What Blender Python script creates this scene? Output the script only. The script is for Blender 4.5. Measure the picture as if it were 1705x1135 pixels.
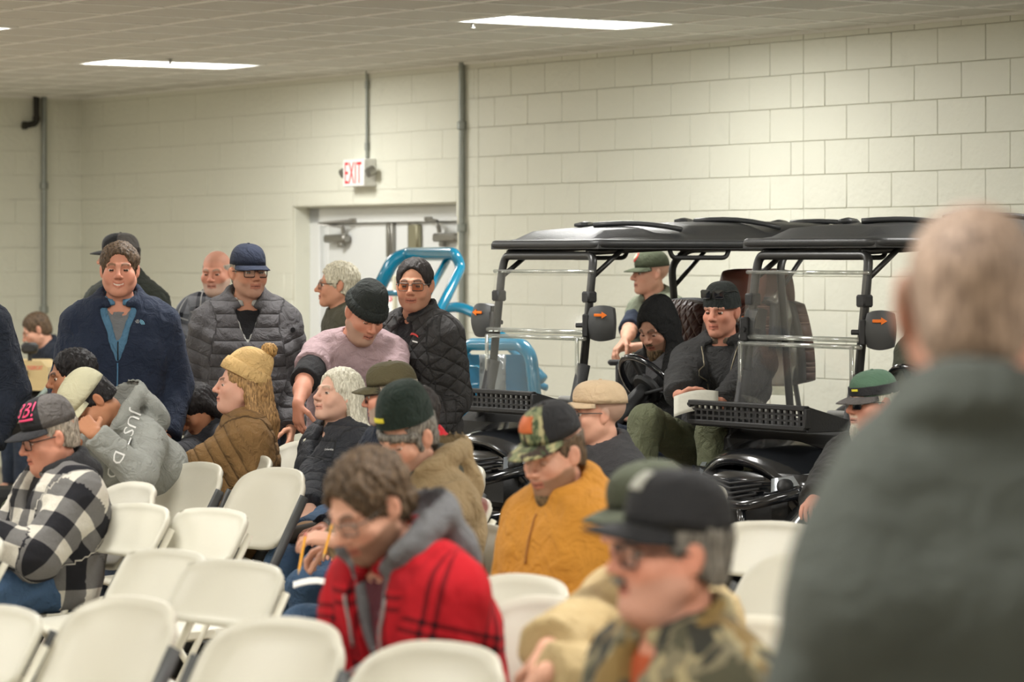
import bpy, math, random
import numpy as np
from mathutils import Vector, Matrix
from mathutils.bvhtree import BVHTree

for o in list(bpy.data.objects):
    bpy.data.objects.remove(o)
SC = bpy.context.scene
COL = SC.collection

# ------------------------------------------------------------------ camera, world, exposure
FPX, CXP, YH, HC = 5500.0, 852.5, 434.0, 1.72      # focal length in pixels (image 1705 wide), centre, horizon row, lens height
cam_d = bpy.data.cameras.new('camera')
cam_d.sensor_width = 36.0
cam_d.lens = FPX / 1705.0 * 36.0
cam_d.shift_y = -(567.5 - YH) / 1705.0
cam_d.clip_end = 200
cam_d.dof.use_dof = True
cam_d.dof.focus_distance = 14.8
cam_d.dof.aperture_fstop = 3.8
cam = bpy.data.objects.new('camera', cam_d)
cam.location = (0, 0, HC)
cam.rotation_euler = (math.pi / 2, 0, 0)
COL.objects.link(cam)
SC.camera = cam
world = bpy.data.worlds.new('world')
SC.world = world
world.use_nodes = True
world.node_tree.nodes['Background'].inputs[0].default_value = (1.0, 0.97, 0.9, 1)
world.node_tree.nodes['Background'].inputs[1].default_value = 0.05
SC.view_settings.view_transform = 'Standard'
SC.view_settings.look = 'None'
SC.view_settings.exposure = 0.0
SC.view_settings.gamma = 1.0
SC.view_settings.use_curve_mapping = False
LAMP_WATTS = 55.0
LAMP_COLOR = (1.0, 0.985, 0.955)
PANEL_GLOW = 9.0

# the hall: a long block wall running to the right and towards the lens, W along it, F out of it into the room
P0 = np.array([0.0, 22.5])
WD = np.array([0.5550, -0.8318])
FD = np.array([-0.8318, -0.5550])
AUD = math.degrees(math.atan2(FD[0], -FD[1]))       # the way the audience and the vehicles face
CEIL = 3.10

def uvz(u, v, z):
    p = P0 + u * WD + v * FD
    return Vector((p[0], p[1], z))

def px(x, y, s):
    """photo pixel at a scale of s pixels per metre -> world point"""
    return Vector(((x - CXP) / s, FPX / s, HC - (y - YH) / s))

# ------------------------------------------------------------------ materials
def lin(c):
    return tuple((v / 255 / 12.92) if v / 255 <= 0.04045 else ((v / 255 + 0.055) / 1.055) ** 2.4 for v in c)

_m = {}
def new_mat(name):
    m = bpy.data.materials.new(name)
    m.use_nodes = True
    nt = m.node_tree
    return m, nt, nt.nodes['Principled BSDF']

def nd(nt, typ, **kw):
    n = nt.nodes.new(typ)
    for k, v in kw.items():
        if k == 'ins':
            for i, val in v.items():
                if hasattr(val, 'is_output'):
                    nt.links.new(val, n.inputs[i])
                else:
                    n.inputs[i].default_value = val
        else:
            setattr(n, k, v)
    return n

def mth(nt, op, a, b=0.0, c=None):
    ins = {0: a, 1: b}
    if c is not None:
        ins[2] = c
    return nd(nt, 'ShaderNodeMath', operation=op, ins=ins).outputs[0]

def mixc(nt, f, a, b):
    n = nt.nodes.new('ShaderNodeMix')
    n.data_type = 'RGBA'
    for i, val in ((0, f), (6, a), (7, b)):
        if hasattr(val, 'is_output'):
            nt.links.new(val, n.inputs[i])
        else:
            n.inputs[i].default_value = val if i == 0 else (*val[:3], 1)
    return n.outputs[2]

def mat(name, rgb, rough=0.6, metal=0.0, var=0.06, vs=7.0, bump=0.0, bs=90.0, coat=0.0, spec=0.5, coords='Object', sheen=0.0):
    """plain procedural material: colour with broad noise variation, optional fine bump"""
    if name in _m:
        return _m[name]
    m, nt, b = new_mat(name)
    c = lin(rgb)
    tc = nt.nodes.new('ShaderNodeTexCoord').outputs[coords]
    nz = nd(nt, 'ShaderNodeTexNoise', ins={'Vector': tc, 'Scale': vs, 'Detail': 3.0})
    col = mixc(nt, nz.outputs['Fac'], tuple(v * (1 - var) for v in c), tuple(min(1, v * (1 + var)) for v in c))
    nt.links.new(col, b.inputs['Base Color'])
    b.inputs['Roughness'].default_value = rough
    b.inputs['Metallic'].default_value = metal
    b.inputs['Specular IOR Level'].default_value = spec
    b.inputs['Coat Weight'].default_value = coat
    b.inputs['Coat Roughness'].default_value = 0.08
    if sheen:
        b.inputs['Sheen Weight'].default_value = sheen
    if bump:
        n2 = nd(nt, 'ShaderNodeTexNoise', ins={'Vector': tc, 'Scale': bs, 'Detail': 2.0})
        bp = nd(nt, 'ShaderNodeBump', ins={'Strength': bump, 'Distance': 0.004, 'Height': n2.outputs['Fac']})
        nt.links.new(bp.outputs[0], b.inputs['Normal'])
    _m[name] = m
    return m

def glow(name, rgb, power):
    if name in _m:
        return _m[name]
    m, nt, b = new_mat(name)
    b.inputs['Base Color'].default_value = (*lin(rgb), 1)
    b.inputs['Emission Color'].default_value = (*lin(rgb), 1)
    b.inputs['Emission Strength'].default_value = power
    _m[name] = m
    return m

def clear(name, rgb=(255, 255, 255), alpha=0.12, rough=0.06):
    """thin clear plastic: mostly lets light through, with a gloss on top"""
    if name in _m:
        return _m[name]
    m, nt, b = new_mat(name)
    tr = nd(nt, 'ShaderNodeBsdfTransparent', ins={0: (*lin(rgb), 1)})
    gl = nd(nt, 'ShaderNodeBsdfGlossy', ins={'Color': (1, 1, 1, 1), 'Roughness': rough})
    df = nd(nt, 'ShaderNodeBsdfDiffuse', ins={'Color': (0.75, 0.76, 0.72, 1)})
    m0 = nd(nt, 'ShaderNodeMixShader', ins={0: 0.4, 1: gl.outputs[0], 2: df.outputs[0]})
    mx = nd(nt, 'ShaderNodeMixShader', ins={0: alpha, 1: tr.outputs[0], 2: m0.outputs[0]})
    nt.links.new(mx.outputs[0], nt.nodes['Material Output'].inputs[0])
    _m[name] = m
    return m

def cloth(name, rgb, rough=0.85, weave=0.35, ws=260.0, var=0.12, quilt=None, diamond=None, spec=0.25, sheen=0.03):
    """cloth on people: reads the 'cloth' attribute (across, along the limb) for quilting; folds are geometry"""
    if name in _m:
        return _m[name]
    m, nt, b = new_mat(name)
    c = lin(rgb)
    tc = nt.nodes.new('ShaderNodeTexCoord').outputs['Object']
    nz = nd(nt, 'ShaderNodeTexNoise', ins={'Vector': tc, 'Scale': 14.0, 'Detail': 4.0})
    col = mixc(nt, nz.outputs['Fac'], tuple(v * (1 - var) for v in c), tuple(min(1, v * (1 + var)) for v in c))
    nt.links.new(col, b.inputs['Base Color'])
    b.inputs['Roughness'].default_value = rough
    b.inputs['Specular IOR Level'].default_value = spec
    b.inputs['Sheen Weight'].default_value = sheen
    h = nd(nt, 'ShaderNodeTexNoise', ins={'Vector': tc, 'Scale': ws, 'Detail': 1.0}).outputs['Fac']
    h2 = nd(nt, 'ShaderNodeTexNoise', ins={'Vector': tc, 'Scale': 13.0, 'Detail': 4.0, 'Roughness': 0.6, 'Distortion': 1.6}).outputs['Fac']
    hh = mth(nt, 'ADD', mth(nt, 'MULTIPLY', h, 0.12), mth(nt, 'MULTIPLY', h2, 1.6))
    if quilt or diamond:
        at = nd(nt, 'ShaderNodeAttribute', attribute_name='cloth')
        sp = nd(nt, 'ShaderNodeSeparateXYZ', ins={0: at.outputs['Vector']})
        if quilt:
            q = mth(nt, 'ABSOLUTE', mth(nt, 'SINE', mth(nt, 'MULTIPLY', sp.outputs[1], math.pi / quilt)))
            hh = mth(nt, 'ADD', hh, mth(nt, 'MULTIPLY', mth(nt, 'POWER', q, 0.4), 1.2))
        else:
            a1 = mth(nt, 'ADD', sp.outputs[0], sp.outputs[1])
            a2 = mth(nt, 'SUBTRACT', sp.outputs[0], sp.outputs[1])
            q1 = mth(nt, 'ABSOLUTE', mth(nt, 'SINE', mth(nt, 'MULTIPLY', a1, math.pi / diamond)))
            q2 = mth(nt, 'ABSOLUTE', mth(nt, 'SINE', mth(nt, 'MULTIPLY', a2, math.pi / diamond)))
            hh = mth(nt, 'ADD', hh, mth(nt, 'MULTIPLY', mth(nt, 'POWER', mth(nt, 'MINIMUM', q1, q2), 0.4), 1.6))
    bp = nd(nt, 'ShaderNodeBump', ins={'Strength': min(1.0, weave * 1.5), 'Distance': 0.016, 'Height': hh})
    nt.links.new(bp.outputs[0], b.inputs['Normal'])
    _m[name] = m
    return m

def plaid(name, kind):
    """checked cloth, laid out in the 'cloth' attribute's metres"""
    if name in _m:
        return _m[name]
    m, nt, b = new_mat(name)
    at = nd(nt, 'ShaderNodeAttribute', attribute_name='cloth')
    sp = nd(nt, 'ShaderNodeSeparateXYZ', ins={0: at.outputs['Vector']})
    tc = nt.nodes.new('ShaderNodeTexCoord').outputs['Object']
    u, v = sp.outputs[0], sp.outputs[1]
    def band(x, period, lo, hi):
        f = mth(nt, 'FRACT', mth(nt, 'ADD', mth(nt, 'DIVIDE', x, period), 20.0))
        return mth(nt, 'MULTIPLY', mth(nt, 'GREATER_THAN', f, lo), mth(nt, 'LESS_THAN', f, hi))
    if kind == 'buffalo':
        s = mth(nt, 'ADD', band(u, 0.135, 0, 0.5), band(v, 0.135, 0, 0.5))
        g = mixc(nt, mth(nt, 'MINIMUM', s, 1.0), lin((208, 203, 190)), lin((112, 110, 108)))
        col = mixc(nt, mth(nt, 'MAXIMUM', mth(nt, 'SUBTRACT', s, 1.0), 0.0), g, lin((36, 36, 40)))
    elif kind == 'red':
        a = mth(nt, 'MAXIMUM', band(u, 0.125, 0.40, 0.48), band(u, 0.125, 0.58, 0.66))
        c = mth(nt, 'MAXIMUM', band(v, 0.17, 0.40, 0.47), band(v, 0.17, 0.56, 0.63))
        s = mth(nt, 'MULTIPLY', mth(nt, 'ADD', a, c), 0.62)
        base = mixc(nt, mth(nt, 'MULTIPLY', band(v, 0.17, 0.7, 1.0), 0.35), lin((188, 30, 40)), lin((120, 16, 26)))
        col = mixc(nt, mth(nt, 'MINIMUM', s, 1.0), base, lin((40, 12, 18)))
    else:
        a = mth(nt, 'MULTIPLY', mth(nt, 'ADD', band(u, 0.11, 0, 0.5), band(v, 0.11, 0, 0.5)), 0.5)
        c = mth(nt, 'MAXIMUM', band(u, 0.11, 0.2, 0.27), band(v, 0.11, 0.2, 0.27))
        g = mixc(nt, a, lin((140, 142, 148)), lin((38, 40, 48)))
        col = mixc(nt, mth(nt, 'MULTIPLY', c, 0.8), g, lin((196, 196, 194)))
    nz = nd(nt, 'ShaderNodeTexNoise', ins={'Vector': tc, 'Scale': 160.0, 'Detail': 2.0})
    col = mixc(nt, mth(nt, 'MULTIPLY', nz.outputs['Fac'], 0.25), col, (0.02, 0.02, 0.02))
    nt.links.new(col, b.inputs['Base Color'])
    b.inputs['Roughness'].default_value = 0.92
    b.inputs['Specular IOR Level'].default_value = 0.15
    n2 = nd(nt, 'ShaderNodeTexNoise', ins={'Vector': tc, 'Scale': 20.0, 'Detail': 3.0, 'Distortion': 1.0})
    bp = nd(nt, 'ShaderNodeBump', ins={'Strength': 0.35, 'Distance': 0.012, 'Height': n2.outputs['Fac']})
    nt.links.new(bp.outputs[0], b.inputs['Normal'])
    _m[name] = m
    return m

def camo(name, cols, scale):
    if name in _m:
        return _m[name]
    m, nt, b = new_mat(name)
    tc = nt.nodes.new('ShaderNodeTexCoord').outputs['Object']
    cur = lin(cols[0])
    for i, c in enumerate(cols[1:]):
        mp = nd(nt, 'ShaderNodeMapping', ins={0: tc, 1: (i * 3.7, i * 1.3, i * 2.1), 3: (1, 1, 0.65)})
        nz = nd(nt, 'ShaderNodeTexNoise', ins={'Vector': mp.outputs[0], 'Scale': scale, 'Detail': 3.5, 'Distortion': 0.6})
        f = nd(nt, 'ShaderNodeMapRange', ins={0: nz.outputs['Fac'], 1: 0.52, 2: 0.55})
        cur = mixc(nt, f.outputs[0], cur, lin(c))
    nt.links.new(cur, b.inputs['Base Color'])
    b.inputs['Roughness'].default_value = 0.85
    _m[name] = m
    return m

def skin_mat():
    if 'skin' in _m:
        return _m['skin']
    m, nt, b = new_mat('skin')
    at = nd(nt, 'ShaderNodeAttribute', attribute_name='tint')
    tc = nt.nodes.new('ShaderNodeTexCoord').outputs['Object']
    nz = nd(nt, 'ShaderNodeTexNoise', ins={'Vector': tc, 'Scale': 55.0, 'Detail': 3.0})
    f = nd(nt, 'ShaderNodeMapRange', ins={0: nz.outputs['Fac'], 1: 0.3, 2: 0.7, 3: 0.0, 4: 0.12})
    mul = nt.nodes.new('ShaderNodeMix'); mul.data_type = 'RGBA'; mul.blend_type = 'MULTIPLY'
    nt.links.new(f.outputs[0], mul.inputs[0]); nt.links.new(at.outputs['Color'], mul.inputs[6])
    mul.inputs[7].default_value = (0.86, 0.62, 0.56, 1)
    nt.links.new(mul.outputs[2], b.inputs['Base Color'])
    b.inputs['Roughness'].default_value = 0.6
    b.inputs['Specular IOR Level'].default_value = 0.28
    bp = nd(nt, 'ShaderNodeBump', ins={'Strength': 0.15, 'Distance': 0.002, 'Height': nz.outputs['Fac']})
    nt.links.new(bp.outputs[0], b.inputs['Normal'])
    _m['skin'] = m
    return m

def hair_mat(name, rgb, rgb2=None, dark=0.32):
    if name in _m:
        return _m[name]
    m, nt, b = new_mat(name)
    tc = nt.nodes.new('ShaderNodeTexCoord').outputs['Object']
    mp = nd(nt, 'ShaderNodeMapping', ins={0: tc, 3: (1, 1, 0.22)})
    nz = nd(nt, 'ShaderNodeTexNoise', ins={'Vector': mp.outputs[0], 'Scale': 150.0, 'Detail': 3.0, 'Distortion': 0.7})
    c = lin(rgb); c2 = lin(rgb2 or tuple(min(255, v * 1.18 + 4) for v in rgb))
    nt.links.new(mixc(nt, nd(nt, 'ShaderNodeMapRange', ins={0: nz.outputs['Fac'], 1: 0.34, 2: 0.68}).outputs[0], tuple(v * dark for v in c), c2), b.inputs['Base Color'])
    b.inputs['Roughness'].default_value = 0.55
    b.inputs['Specular IOR Level'].default_value = 0.3
    bp = nd(nt, 'ShaderNodeBump', ins={'Strength': 0.7, 'Distance': 0.006, 'Height': nz.outputs['Fac']})
    nt.links.new(bp.outputs[0], b.inputs['Normal'])
    _m[name] = m
    return m

# ------------------------------------------------------------------ objects
def link(o, parent=None):
    COL.objects.link(o)
    if parent is not None:
        o.parent = parent
    return o

def empty(name, loc=(0, 0, 0), rz=0.0):
    o = bpy.data.objects.new(name, None)
    o.empty_display_size = 0.1
    o.location = loc
    o.rotation_euler = (0, 0, rz)
    return link(o)

def tag(o, label=None, cat=None, group=None, kind=None):
    for k, v in (('label', label), ('category', cat), ('group', group), ('kind', kind)):
        if v:
            o[k] = v
    return o

def structure(o):
    o['kind'] = 'structure'
    return o

def mesh_obj(name, V, Fc, mats, parent=None, smooth=True, mi=None, attrs=None):
    """V (n,3), Fc (m,4) quads array or list of polygons"""
    me = bpy.data.meshes.new(name)
    V = np.asarray(V, np.float32)
    if isinstance(Fc, np.ndarray):
        n = len(Fc); k = Fc.shape[1]
        me.vertices.add(len(V)); me.vertices.foreach_set('co', V.ravel())
        me.loops.add(n * k); me.loops.foreach_set('vertex_index', Fc.ravel().astype(np.int32))
        me.polygons.add(n); me.polygons.foreach_set('loop_start', np.arange(0, n * k, k, dtype=np.int32))
        me.update(calc_edges=True)
    else:
        me.from_pydata([tuple(map(float, v)) for v in V], [], Fc)
        me.update()
    for m in (mats if isinstance(mats, (list, tuple)) else [mats]):
        me.materials.append(m)
    if mi is not None:
        me.polygons.foreach_set('material_index', np.asarray(mi, np.int32))
    if smooth is not False:
        me.polygons.foreach_set('use_smooth', np.ones(len(me.polygons), bool))
    for nm, (typ, arr) in (attrs or {}).items():
        a = me.attributes.new(nm, typ, 'POINT')
        a.data.foreach_set('color' if typ == 'FLOAT_COLOR' else 'vector', np.asarray(arr, np.float32).ravel())
    o = bpy.data.objects.new(name, me)
    if smooth == 'auto':
        try:
            me.set_sharp_from_angle(angle=math.radians(38))
        except Exception:
            pass
    return link(o, parent)

class MB:
    """collects boxes, tubes, lathes into one mesh"""
    def __init__(s):
        s.V = []; s.F = []; s.M = []
    def add(s, V, Fc, m=0):
        b = len(s.V)
        s.V += [tuple(map(float, v)) for v in V]
        s.F += [tuple(i + b for i in f) for f in Fc]
        s.M += [m] * len(Fc)
        return s
    def box(s, c, d, R=None, bev=0.0, m=0):
        hx, hy, hz = d[0] / 2, d[1] / 2, d[2] / 2
        bv = min(bev, hx * .9, hy * .9, hz * .9)
        P = []
        if bv <= 0:
            P = [(x, y, z) for x in (-hx, hx) for y in (-hy, hy) for z in (-hz, hz)]
            Fc = [(0, 1, 3, 2), (4, 6, 7, 5), (0, 4, 5, 1), (2, 3, 7, 6), (0, 2, 6, 4), (1, 5, 7, 3)]
        else:
            idx = {}
            for sx in (-1, 1):
                for sy in (-1, 1):
                    for sz in (-1, 1):
                        for a in range(3):
                            q = [sx * (hx - bv), sy * (hy - bv), sz * (hz - bv)]
                            q[a] = (sx, sy, sz)[a] * (hx, hy, hz)[a]
                            idx[(sx, sy, sz, a)] = len(P); P.append(tuple(q))
            Fc = []
            for a in range(3):
                b, c2 = (a + 1) % 3, (a + 2) % 3
                for sg in (-1, 1):
                    def k(vb, vc):
                        t = [0, 0, 0]; t[a] = sg; t[b] = vb; t[c2] = vc
                        return idx[(*t, a)]
                    f = [k(-1, -1), k(1, -1), k(1, 1), k(-1, 1)]
                    Fc.append(tuple(f if sg > 0 else f[::-1]))
            for a in range(3):       # edge bevels, parallel to axis a
                b, c2 = (a + 1) % 3, (a + 2) % 3
                for sb in (-1, 1):
                    for sc in (-1, 1):
                        def k(va, ax):
                            t = [0, 0, 0]; t[a] = va; t[b] = sb; t[c2] = sc
                            return idx[(*t, ax)]
                        f = [k(-1, b), k(1, b), k(1, c2), k(-1, c2)]
                        Fc.append(tuple(f[::-1] if sb * sc > 0 else f))
            for sx in (-1, 1):
                for sy in (-1, 1):
                    for sz in (-1, 1):
                        f = [idx[(sx, sy, sz, a)] for a in range(3)]
                        Fc.append(tuple(f if sx * sy * sz > 0 else f[::-1]))
        c = Vector(c)
        P = [(R @ Vector(p) if R else Vector(p)) + c for p in P]
        return s.add(P, Fc, m)
    def tube(s, pts, r, n=8, closed=False, caps=True, m=0, sy=1.0, up=None):
        pts = [Vector(p) for p in pts]
        N = len(pts)
        rr = r if isinstance(r, (list, tuple)) else [r] * N
        V = []; Fc = []
        prev = None
        for i, p in enumerate(pts):
            if closed:
                t = pts[(i + 1) % N] - pts[i - 1]
            else:
                t = pts[min(i + 1, N - 1)] - pts[max(i - 1, 0)]
            t.normalize()
            ref = prev or (Vector(up) if up else (Vector((0, 0, 1)) if abs(t.z) < .9 else Vector((1, 0, 0))))
            a = ref - t * ref.dot(t)
            if a.length < 1e-6:
                a = t.orthogonal()
            a.normalize(); prev = a
            b = t.cross(a)
            for k in range(n):
                an = 2 * math.pi * k / n
                V.append(p + a * (math.cos(an) * rr[i]) + b * (math.sin(an) * rr[i] * sy))
        for i in range(N if closed else N - 1):
            j = (i + 1) % N
            for k in range(n):
                Fc.append((i * n + k, i * n + (k + 1) % n, j * n + (k + 1) % n, j * n + k))
        if caps and not closed:
            Fc.append(tuple(range(n - 1, -1, -1)))
            Fc.append(tuple((N - 1) * n + k for k in range(n)))
        return s.add(V, Fc, m)
    def lathe(s, prof, n=20, c=(0, 0, 0), R=None, m=0):
        V = []; Fc = []
        for (r, z) in prof:
            for k in range(n):
                a = 2 * math.pi * k / n
                V.append((r * math.cos(a), r * math.sin(a), z))
        for i in range(len(prof) - 1):
            for k in range(n):
                Fc.append((i * n + k, i * n + (k + 1) % n, (i + 1) * n + (k + 1) % n, (i + 1) * n + k))
        Fc.append(tuple(range(n - 1, -1, -1)))
        Fc.append(tuple((len(prof) - 1) * n + k for k in range(n)))
        V = [(R @ Vector(v) if R else Vector(v)) + Vector(c) for v in V]
        return s.add(V, Fc, m)
    def grid(s, G, m=0, flip=False):
        """G[i][j] points"""
        a, b = len(G), len(G[0])
        V = [p for row in G for p in row]
        Fc = []
        for i in range(a - 1):
            for j in range(b - 1):
                f = (i * b + j, i * b + j + 1, (i + 1) * b + j + 1, (i + 1) * b + j)
                Fc.append(f[::-1] if flip else f)
        return s.add(V, Fc, m)
    def slab(s, G, off, m=0):
        """closed solid between grid G and G shifted by the vector off"""
        a, b = len(G), len(G[0])
        off = Vector(off)
        V = [Vector(p) for row in G for p in row]
        n = len(V)
        V += [p + off for p in V]
        Fc = []
        for i in range(a - 1):
            for j in range(b - 1):
                f = (i * b + j, i * b + j + 1, (i + 1) * b + j + 1, (i + 1) * b + j)
                Fc.append(f); Fc.append(tuple(x + n for x in f[::-1]))
        ring = [j for j in range(b)] + [i * b + b - 1 for i in range(1, a)] + [(a - 1) * b + j for j in range(b - 2, -1, -1)] + [i * b for i in range(a - 2, 0, -1)]
        for q in range(len(ring)):
            x, y = ring[q], ring[(q + 1) % len(ring)]
            Fc.append((y, x, x + n, y + n))
        return s.add(V, Fc, m)
    def prism(s, outline, off, m=0):
        """outline: planar polygon points, extruded by off"""
        n = len(outline); off = Vector(off)
        V = [Vector(p) for p in outline]; V += [p + off for p in V]
        Fc = [tuple(range(n - 1, -1, -1)), tuple(range(n, 2 * n))]
        for i in range(n):
            j = (i + 1) % n
            Fc.append((i, j, j + n, i + n))
        return s.add(V, Fc, m)
    def build(s, name, mats, parent=None, smooth='auto'):
        return mesh_obj(name, np.array(s.V, np.float32), s.F, mats, parent, smooth, s.M)

def children(o):
    return [c for c in bpy.data.objects if c.parent == o]

def copy_tree(o, parent=None, kids=None):
    if kids is None:
        kids = {}
        for c in bpy.data.objects:
            if c.parent:
                kids.setdefault(c.parent.name, []).append(c)
    c = o.copy()
    COL.objects.link(c)
    if parent is not None:
        c.parent = parent
    for ch in kids.get(o.name, []):
        copy_tree(ch, c, kids)
    return c

def text_mesh(txt, size=1.0, font_scale_x=1.0, extrude=0.0):
    cu = bpy.data.curves.new('lettering', 'FONT')
    cu.body = txt; cu.size = size; cu.align_x = 'CENTER'; cu.align_y = 'CENTER'
    cu.resolution_u = 2; cu.extrude = extrude
    o = bpy.data.objects.new('lettering', cu)
    COL.objects.link(o)
    dg = bpy.context.evaluated_depsgraph_get()
    me = bpy.data.meshes.new_from_object(o.evaluated_get(dg))
    V = np.array([v.co[:] for v in me.vertices], np.float32).reshape(-1, 3)
    Fc = [tuple(p.vertices) for p in me.polygons]
    bpy.data.objects.remove(o); bpy.data.curves.remove(cu); bpy.data.meshes.remove(me)
    if len(V):
        V[:, 0] *= font_scale_x
    return V, Fc

def arc(pts, r, n=5):
    """polyline with its inner corners rounded by radius r"""
    pts = [Vector(p) for p in pts]
    out = [pts[0]]
    for i in range(1, len(pts) - 1):
        a, b, c = pts[i - 1], pts[i], pts[i + 1]
        d1 = (a - b); d2 = (c - b)
        rr = min(r, d1.length * .45, d2.length * .45)
        p1 = b + d1.normalized() * rr; p2 = b + d2.normalized() * rr
        for k in range(n + 1):
            t = k / n
            out.append(p1 * (1 - t) ** 2 + b * 2 * t * (1 - t) + p2 * t * t)
    out.append(pts[-1])
    return out

def arc_closed(pts, r, n=5):
    pts = [Vector(p) for p in pts]
    out = []
    N = len(pts)
    for i in range(N):
        a, b, c = pts[i - 1], pts[i], pts[(i + 1) % N]
        d1 = (a - b); d2 = (c - b)
        rr = min(r, d1.length * .48, d2.length * .48)
        p1 = b + d1.normalized() * rr; p2 = b + d2.normalized() * rr
        for k in range(n + 1):
            t = k / n
            out.append(p1 * (1 - t) ** 2 + b * 2 * t * (1 - t) + p2 * t * t)
    return out
TXT = {}
for _t in ('EXIT', '3B!', 'JUST DO', 'THE\nNORTH\nFACE', 'Columbia', 'TIGERCAT', '35', 'GLOBAL\nBRAND'):
    TXT[_t] = text_mesh(_t, 1.0)

# ------------------------------------------------------------------ room shell
M_WALL = mat('painted_block', (226, 223, 203), rough=0.62, var=0.025, vs=3.0, bump=0.5, bs=38.0, coords='Generated')
def wall_paint(name, rgb):
    m, nt, b = new_mat(name)
    tc = nt.nodes.new('ShaderNodeTexCoord').outputs['Object']
    geo = nt.nodes.new('ShaderNodeNewGeometry').outputs['Position']
    c = lin(rgb)
    n1 = nd(nt, 'ShaderNodeTexNoise', ins={'Vector': geo, 'Scale': 0.9, 'Detail': 4.0})
    col = mixc(nt, n1.outputs['Fac'], tuple(v * 0.93 for v in c), tuple(v * 1.05 for v in c))
    n3 = nd(nt, 'ShaderNodeTexNoise', ins={'Vector': geo, 'Scale': 5.0, 'Detail': 5.0, 'Distortion': 0.5})
    f3 = nd(nt, 'ShaderNodeMapRange', ins={0: n3.outputs['Fac'], 1: 0.62, 2: 0.75, 3: 0.0, 4: 0.10})
    col = mixc(nt, f3.outputs[0], col, tuple(v * 0.6 for v in c))
    nt.links.new(col, b.inputs['Base Color'])
    b.inputs['Roughness'].default_value = 0.55
    b.inputs['Specular IOR Level'].default_value = 0.35
    n2 = nd(nt, 'ShaderNodeTexNoise', ins={'Vector': geo, 'Scale': 26.0, 'Detail': 4.0})
    bp = nd(nt, 'ShaderNodeBump', ins={'Strength': 0.55, 'Distance': 0.008, 'Height': n2.outputs['Fac']})
    nt.links.new(bp.outputs[0], b.inputs['Normal'])
    return m
M_WALL = wall_paint('painted_block', (227, 227, 212))
M_JOINT = mat('painted_joint', (202, 199, 180), rough=0.8, var=0.1, vs=2.0)
M_TILE = mat('mineral_tile', (216, 215, 206), rough=0.95, var=0.06, vs=120.0, bump=0.3, bs=220.0, spec=0.1)
M_TBAR = mat('tile_grid_metal', (246, 245, 238), rough=0.5, var=0.03)
M_WHITE = mat('white_enamel', (232, 232, 226), rough=0.4, var=0.02)
M_DOORP = mat('door_paint', (226, 228, 226), rough=0.4, var=0.03, vs=2.0, bump=0.05)
M_FRAMEP = mat('frame_paint', (224, 220, 196), rough=0.45, var=0.03)
M_STEEL = mat('brushed_steel', (150, 148, 142), rough=0.35, metal=0.8, var=0.05)
M_GALV = mat('galvanised_conduit', (148, 152, 146), rough=0.45, metal=0.55, var=0.1, vs=12)
M_DARKM = mat('black_iron_pipe', (48, 46, 42), rough=0.55, metal=0.3)
M_RED = mat('sign_red', (236, 70, 78), rough=0.5)

def concrete():
    m, nt, b = new_mat('sealed_concrete')
    geo = nt.nodes.new('ShaderNodeNewGeometry').outputs['Position']
    n1 = nd(nt, 'ShaderNodeTexNoise', ins={'Vector': geo, 'Scale': 1.1, 'Detail': 6.0, 'Distortion': 0.4})
    n2 = nd(nt, 'ShaderNodeTexNoise', ins={'Vector': geo, 'Scale': 40.0, 'Detail': 3.0})
    c1 = mixc(nt, n1.outputs['Fac'], lin((128, 114, 98)), lin((184, 172, 154)))
    col = mixc(nt, mth(nt, 'MULTIPLY', n2.outputs['Fac'], 0.35), c1, lin((92, 80, 68)))
    nt.links.new(col, b.inputs['Base Color'])
    b.inputs['Roughness'].default_value = 0.38
    return m
M_FLOOR = concrete()

U0, U1, V1 = -6.57, 22.5, 15.5
fl = MB(); 
fl.slab([[uvz(U0 - .3, -.3, -0.2), uvz(U1, -.3, -0.2)], [uvz(U0 - .3, V1, -0.2), uvz(U1, V1, -0.2)]], (0, 0, 0.2))
structure(fl.build('floor', M_FLOOR, None, False))
cl = MB()
cl.slab([[uvz(U0 - .3, -.3, CEIL + .012), uvz(U1, -.3, CEIL + .012)], [uvz(U0 - .3, V1, CEIL + .012), uvz(U1, V1, CEIL + .012)]], (0, 0, 0.1))
ceiling = structure(cl.build('ceiling', M_TILE, None, False))

def wallbox(mb, u0, u1, v0, v1, z0, z1):
    G = [[uvz(u0, v0, z0), uvz(u1, v0, z0)], [uvz(u0, v1, z0), uvz(u1, v1, z0)]]
    mb.slab(G, (0, 0, z1 - z0))
DU0, DU1, DZ = -2.99, -0.70, 2.13      # the door opening
w = MB()
wallbox(w, U0 - .3, DU0, -.3, -.008, 0, CEIL + .01); wallbox(w, DU1, U1, -.3, -.008, 0, CEIL + .01); wallbox(w, DU0, DU1, -.3, -.008, DZ, CEIL + .01)
wall_long = structure(w.build('wall_right', M_JOINT, None, False))
w = MB(); wallbox(w, U0 - .3, U0 - .008, -.3, V1, 0, CEIL + .01)
wall_left = structure(w.build('wall_left', M_JOINT, None, False))
w = MB(); wallbox(w, U1, U1 + .2, -.3, V1, 0, CEIL + .01)
structure(w.build('wall_back', M_WALL, None, False))
w = MB(); wallbox(w, U0 - .3, U1 + .2, V1, V1 + .2, 0, CEIL + .01)
structure(w.build('wall_front', M_WALL, None, False))

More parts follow.
